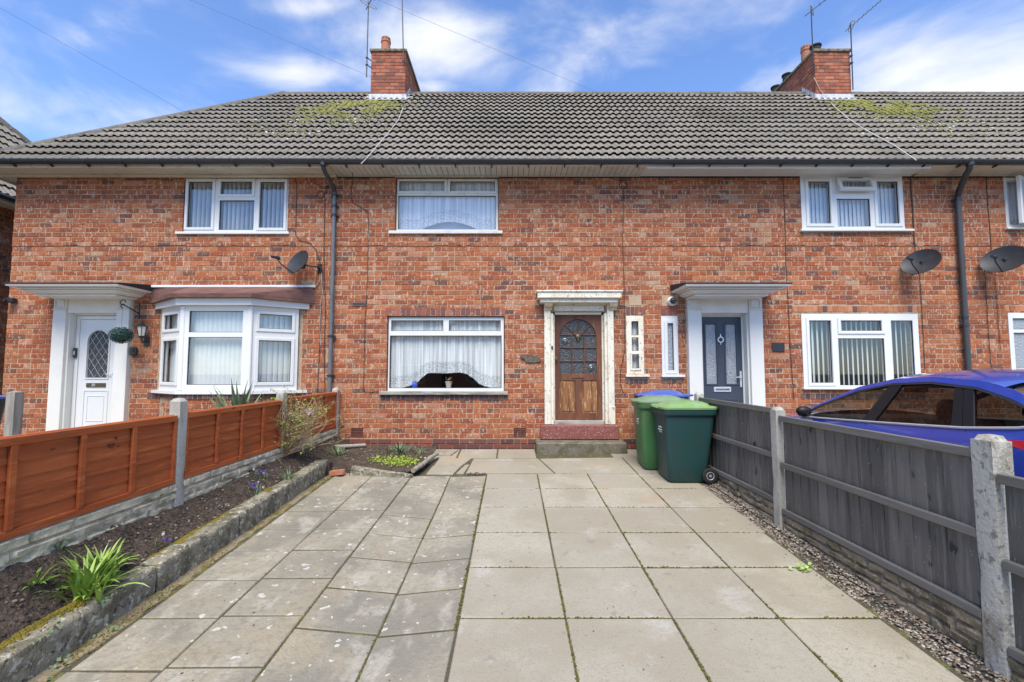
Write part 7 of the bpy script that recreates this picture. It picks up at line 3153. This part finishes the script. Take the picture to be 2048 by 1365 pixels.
# crocuses
for k, (px, py, n, lab) in enumerate([(522, 958, 9, 'cluster of violet crocuses beside the grey-leaved clump'), (508, 990, 5, 'few pale crocus leaves and buds in front of the violet cluster'),
                                      (515, 983, 3, 'lone violet crocus bloom close to the concrete edging'), (327, 1102, 3, 'single violet crocus behind the mossy edging')]):
    p = on_soil(px, py)
    t = thing('crocus', p, lab, 'flower')
    rg = random.Random(30 + k)
    b = MB()
    for _ in range(n * 4):
        q = p + Vector((rg.gauss(0, .035), rg.gauss(0, .07 if n > 8 else .03), 0))
        q.z = soilz(q.x, q.y)
        blade(b, q, rg.uniform(0, 6.3), rg.uniform(.06, .12), .006, rg.uniform(.7, 1.5), rg.uniform(.2, 1.0), rg, 0, 3)
    b.build('leaves', m_leafgrey, t, True, 80, kind='stuff')
    b = MB()
    for _ in range(n):
        q = p + Vector((rg.gauss(0, .03), rg.gauss(0, .07 if n > 8 else .012), 0))
        q.z = soilz(q.x, q.y) + rg.uniform(.05, .085)
        mt = 1 if rg.random() < .2 else 0
        for j in range(6):
            a = 2 * PI * j / 6 + rg.uniform(0, .4)
            d = Vector((math.cos(a), math.sin(a), 0))
            s = Vector((-d.y, d.x, 0))
            op = rg.uniform(.008, .016)
            b.add([q, q + d * op * .7 - s * .006 + Vector((0, 0, .014)), q + d * op + Vector((0, 0, .03)), q + d * op * .7 + s * .006 + Vector((0, 0, .014))], [(0, 1, 2, 3)], mt)
    b.build('petals', [m_violet, m_whitepetal], t, kind='stuff')

# yucca in the end garden, over the fence
yc = Vector((-4.2, -1.1, .5))
leafy_clump('yucca', yc, 'stiff-leaved yucca showing over the orange fence below bay window', 'plant', 60, .74, .055, m_yucca, (.6, 1.5), (.0, .4), .05, 12)


def shrub():
    p = on_soil(560, 912)
    t = thing('deciduous_shrub', p, 'half-bare twiggy shrub with faded flower heads in front of the concrete fence post', 'shrub')
    rg = random.Random(17)
    tw, lv, fl = MB(), MB(), MB()

    def leaves_at(q, n, sc=1.0):
        for _ in range(n):
            a, e = rg.uniform(0, 6.3), rg.uniform(-.2, 1.2)
            d = Vector((math.cos(a) * math.cos(e), math.sin(a) * math.cos(e), math.sin(e)))
            s = d.orthogonal().normalized()
            ln = rg.uniform(.014, .03) * sc
            q2 = q + Vector((rg.gauss(0, .008), rg.gauss(0, .008), rg.gauss(0, .008)))
            lv.add([q2, q2 + d * ln * .5 - s * ln * .35, q2 + d * ln, q2 + d * ln * .5 + s * ln * .35], [(0, 1, 2, 3)])

    def head(q):
        for _ in range(110):
            v = Vector((rg.gauss(0, 1), rg.gauss(0, 1), rg.gauss(0, .7))).normalized() * rg.uniform(.02, .058)
            c = q + v
            a = Vector((rg.gauss(0, 1), rg.gauss(0, 1), rg.gauss(0, 1))).normalized() * rg.uniform(.009, .016)
            bb_ = a.orthogonal().normalized() * a.length
            fl.add([c - a, c - bb_, c + a, c + bb_], [(0, 1, 2, 3)])

    def branch(q, d, ln, r, depth):
        pts, rr = [q], [r]
        n = 5
        for i in range(n):
            d = (d + Vector((rg.gauss(0, .14), rg.gauss(0, .14), rg.gauss(0, .10) + .02))).normalized()
            q = q + d * ln / n
            pts.append(q)
            rr.append(r * (1 - .75 * (i + 1) / n))
            if depth < 3 and i >= 1 and rg.random() < (.85 if depth == 0 else .6):
                dd = (d + Vector((rg.gauss(0, .55), rg.gauss(0, .55), rg.gauss(0, .3) + .1))).normalized()
                branch(q, dd, ln * rg.uniform(.4, .65), r * .6, depth + 1)
            if depth >= 1 and rg.random() < .12:
                leaves_at(q, 1)
        tw.tube(pts, rr, 4 if depth else 5, 0, False)
        if depth >= 1 and rg.random() < .22:
            leaves_at(q, rg.randint(1, 3), 1.0)
        return q
    for k in range(60):
        az = rg.uniform(-.9, 3.2) if k % 2 else rg.uniform(-.7, .9)
        el = rg.uniform(.55, 1.45)
        d = Vector((math.cos(az) * math.cos(el) * .8 + .16, math.sin(az) * math.cos(el), math.sin(el)))
        e = branch(p + Vector((rg.gauss(0, .035), rg.gauss(0, .05), -.02)), d.normalized(), rg.uniform(.36, .62), rg.uniform(.006, .0105), 0)
    # tall leader against the post, and the faded mop heads on the fence side
    for (px, py, ht) in ((548, 800, 1), (505, 838, 0), (527, 842, 0), (548, 830, 0), (566, 822, 0), (580, 832, 0), (620, 826, 0), (515, 832, 0), (540, 815, 0)):
        q = CAM + ray(px, py) * ((p.y - CAM.y + rg.uniform(-.05, .1)) / ray(px, py).y)
        n = 6
        pts = [p.lerp(q, i / n) + Vector((rg.gauss(0, .012), rg.gauss(0, .012), .05 * math.sin(PI * i / n))) for i in range(n + 1)]
        pts[0], pts[-1] = p, q
        tw.tube(pts, [.007 - .0045 * i / n for i in range(n + 1)], 5, 0, False)
        if ht:
            leaves_at(q, 26, 1.5)
            leaves_at(q + Vector((.02, 0, -.05)), 14, 1.4)
        else:
            head(q)
            leaves_at(q + Vector((.01, 0, -.05)), 5, 1.3)
    tw.build('twigs', m_twig, t, True, 80, kind='stuff')
    lv.build('young_leaves', m_leaflime, t, kind='stuff')
    fl.build('flower_heads', m_drybloom, t, kind='stuff')


shrub()


def low_plant(c, n, sx, sy, label, m, sz=.028, seed=1, cat='plant', name='ground_cover', hgt=.06):
    rg = random.Random(seed)
    t = thing(name, c, label, cat)
    b = MB()
    for _ in range(n):
        x, y = c.x + rg.gauss(0, sx), c.y + rg.gauss(0, sy)
        z = soilz(x, y) + abs(rg.gauss(0, hgt * .5)) if x < -1.3 else slabz(y) + abs(rg.gauss(0, hgt * .5))
        a, e = rg.uniform(0, 6.3), rg.uniform(-.1, 1.0)
        d = Vector((math.cos(a) * math.cos(e), math.sin(a) * math.cos(e), math.sin(e)))
        s = d.orthogonal().normalized()
        ln = sz * rg.uniform(.5, 1.2)
        q = Vector((x, y, z))
        b.add([q, q + d * ln * .5 - s * ln * .35, q + d * ln, q + d * ln * .5 + s * ln * .35], [(0, 1, 2, 3)])
    b.build('leaves', m, t, kind='stuff')


c = Vector((-1.66, -1.30, 0))
low_plant(c, 620, .15, .13, 'low lime green creeping plant behind the slab on edge', m_leaflime, .034, 2)
c = Vector((-2.02, -1.22, 0))
low_plant(c, 130, .06, .06, 'small lime green seedling patch in the middle of the corner bed', m_leaflime, .03, 3)
p = Vector((-1.85, -.62, 0))
p.z = soilz(p.x, p.y)
leafy_clump('bulb_clump', p, 'green strap-leaved clump near the house wall in the corner bed', 'plant', 60, .24, .015, m_leafgrey, (.4, 1.4), (.4, 1.5), .09, 19, False)
p = Vector((-1.50, -.72, 0))
p.z = soilz(p.x, p.y)
leafy_clump('bulb_clump', p, 'sparse strap-leaved tuft beside the thin log in the corner bed', 'plant', 26, .2, .012, m_leafgrey, (.4, 1.4), (.4, 1.5), .08, 20, False)
p = Vector((-2.72, -.95, 0))
p.z = soilz(p.x, p.y)
leafy_clump('bulb_clump', p, 'grassy tuft at the foot of the last fence post by the wall', 'plant', 50, .22, .012, m_leafgrey, (.4, 1.4), (.4, 1.5), .07, 23, False)
for k, (px, py, lab) in enumerate([(200, 1262, 'small rooted weed at the foot of the concrete edging'), (70, 1340, 'leafy weed at the near end of the concrete edging'), (1607, 1143, 'tiny bright green weed at the slab edge by gravel')]):
    r = ray(px, py)
    t_ = (CAM.z - SLOPE * CAM.y) / (SLOPE * r.y - r.z)
    q = CAM + r * t_
    if k < 2:
        q.x = -2.56
    low_plant(q, 60 if k < 2 else 26, .03, .05 if k < 2 else .015, lab, m_leaf if k == 2 else m_leafgrey, .028 if k < 2 else .04, 40 + k, 'weed', 'weed', .05)


# ------------------------------------------------------------------ across the street, seen only in the window glass
def opposite():
    for k, x in enumerate((-11.5, 0.5, 12.5)):
        t = thing('opposite_house', (x, -30, -.78), ['brick house across the street facing the end house', 'brick house across the street facing the middle house', 'brick house across the street facing the blue car'][k], 'house', 'houses across the street')
        b = MB()
        b.box(x - 5.6, x + 5.6, -37, -30, -.8, 5.0)
        b.build('wall', m_render_wall, t)
        b = MB()
        b.add([(x - 6, -29.6, 4.9), (x + 6, -29.6, 4.9), (x + 6, -37.4, 4.9), (x - 6, -37.4, 4.9), (x - 3, -33.5, 8.2), (x + 3, -33.5, 8.2)], [(0, 1, 5, 4), (1, 2, 5), (2, 3, 4, 5), (3, 0, 4), (0, 3, 2, 1)])
        b.build('roof', m_under, t)
        for (dx, z0, z1, w) in ((-3.2, .4, 1.9, 2), (-3.2, 3.1, 4.4, 1.8), (3.2, .4, 1.9, 2), (3.2, 3.1, 4.4, 1.8), (0, 3.1, 4.4, 1.4)):
            b = MB()
            b.ring(x + dx - w / 2, x + dx + w / 2, z0, z1, .08, -30.0, -29.93)
            b.box(x + dx - .04, x + dx + .04, -29.99, -29.94, z0 + .08, z1 - .08)
            wn = b.build('window', m_upvc, t)
            b = MB()
            b.box(x + dx - w / 2 + .08, x + dx + w / 2 - .08, -29.985, -29.975, z0 + .08, z1 - .08)
            b.build('pane', m_carblack, wn)
        b = MB()
        b.cbox(x - .5, x + .5, -30.0, -29.93, -.75, 1.5, .01)
        b.build('door', m_darkframe, t)


opposite()
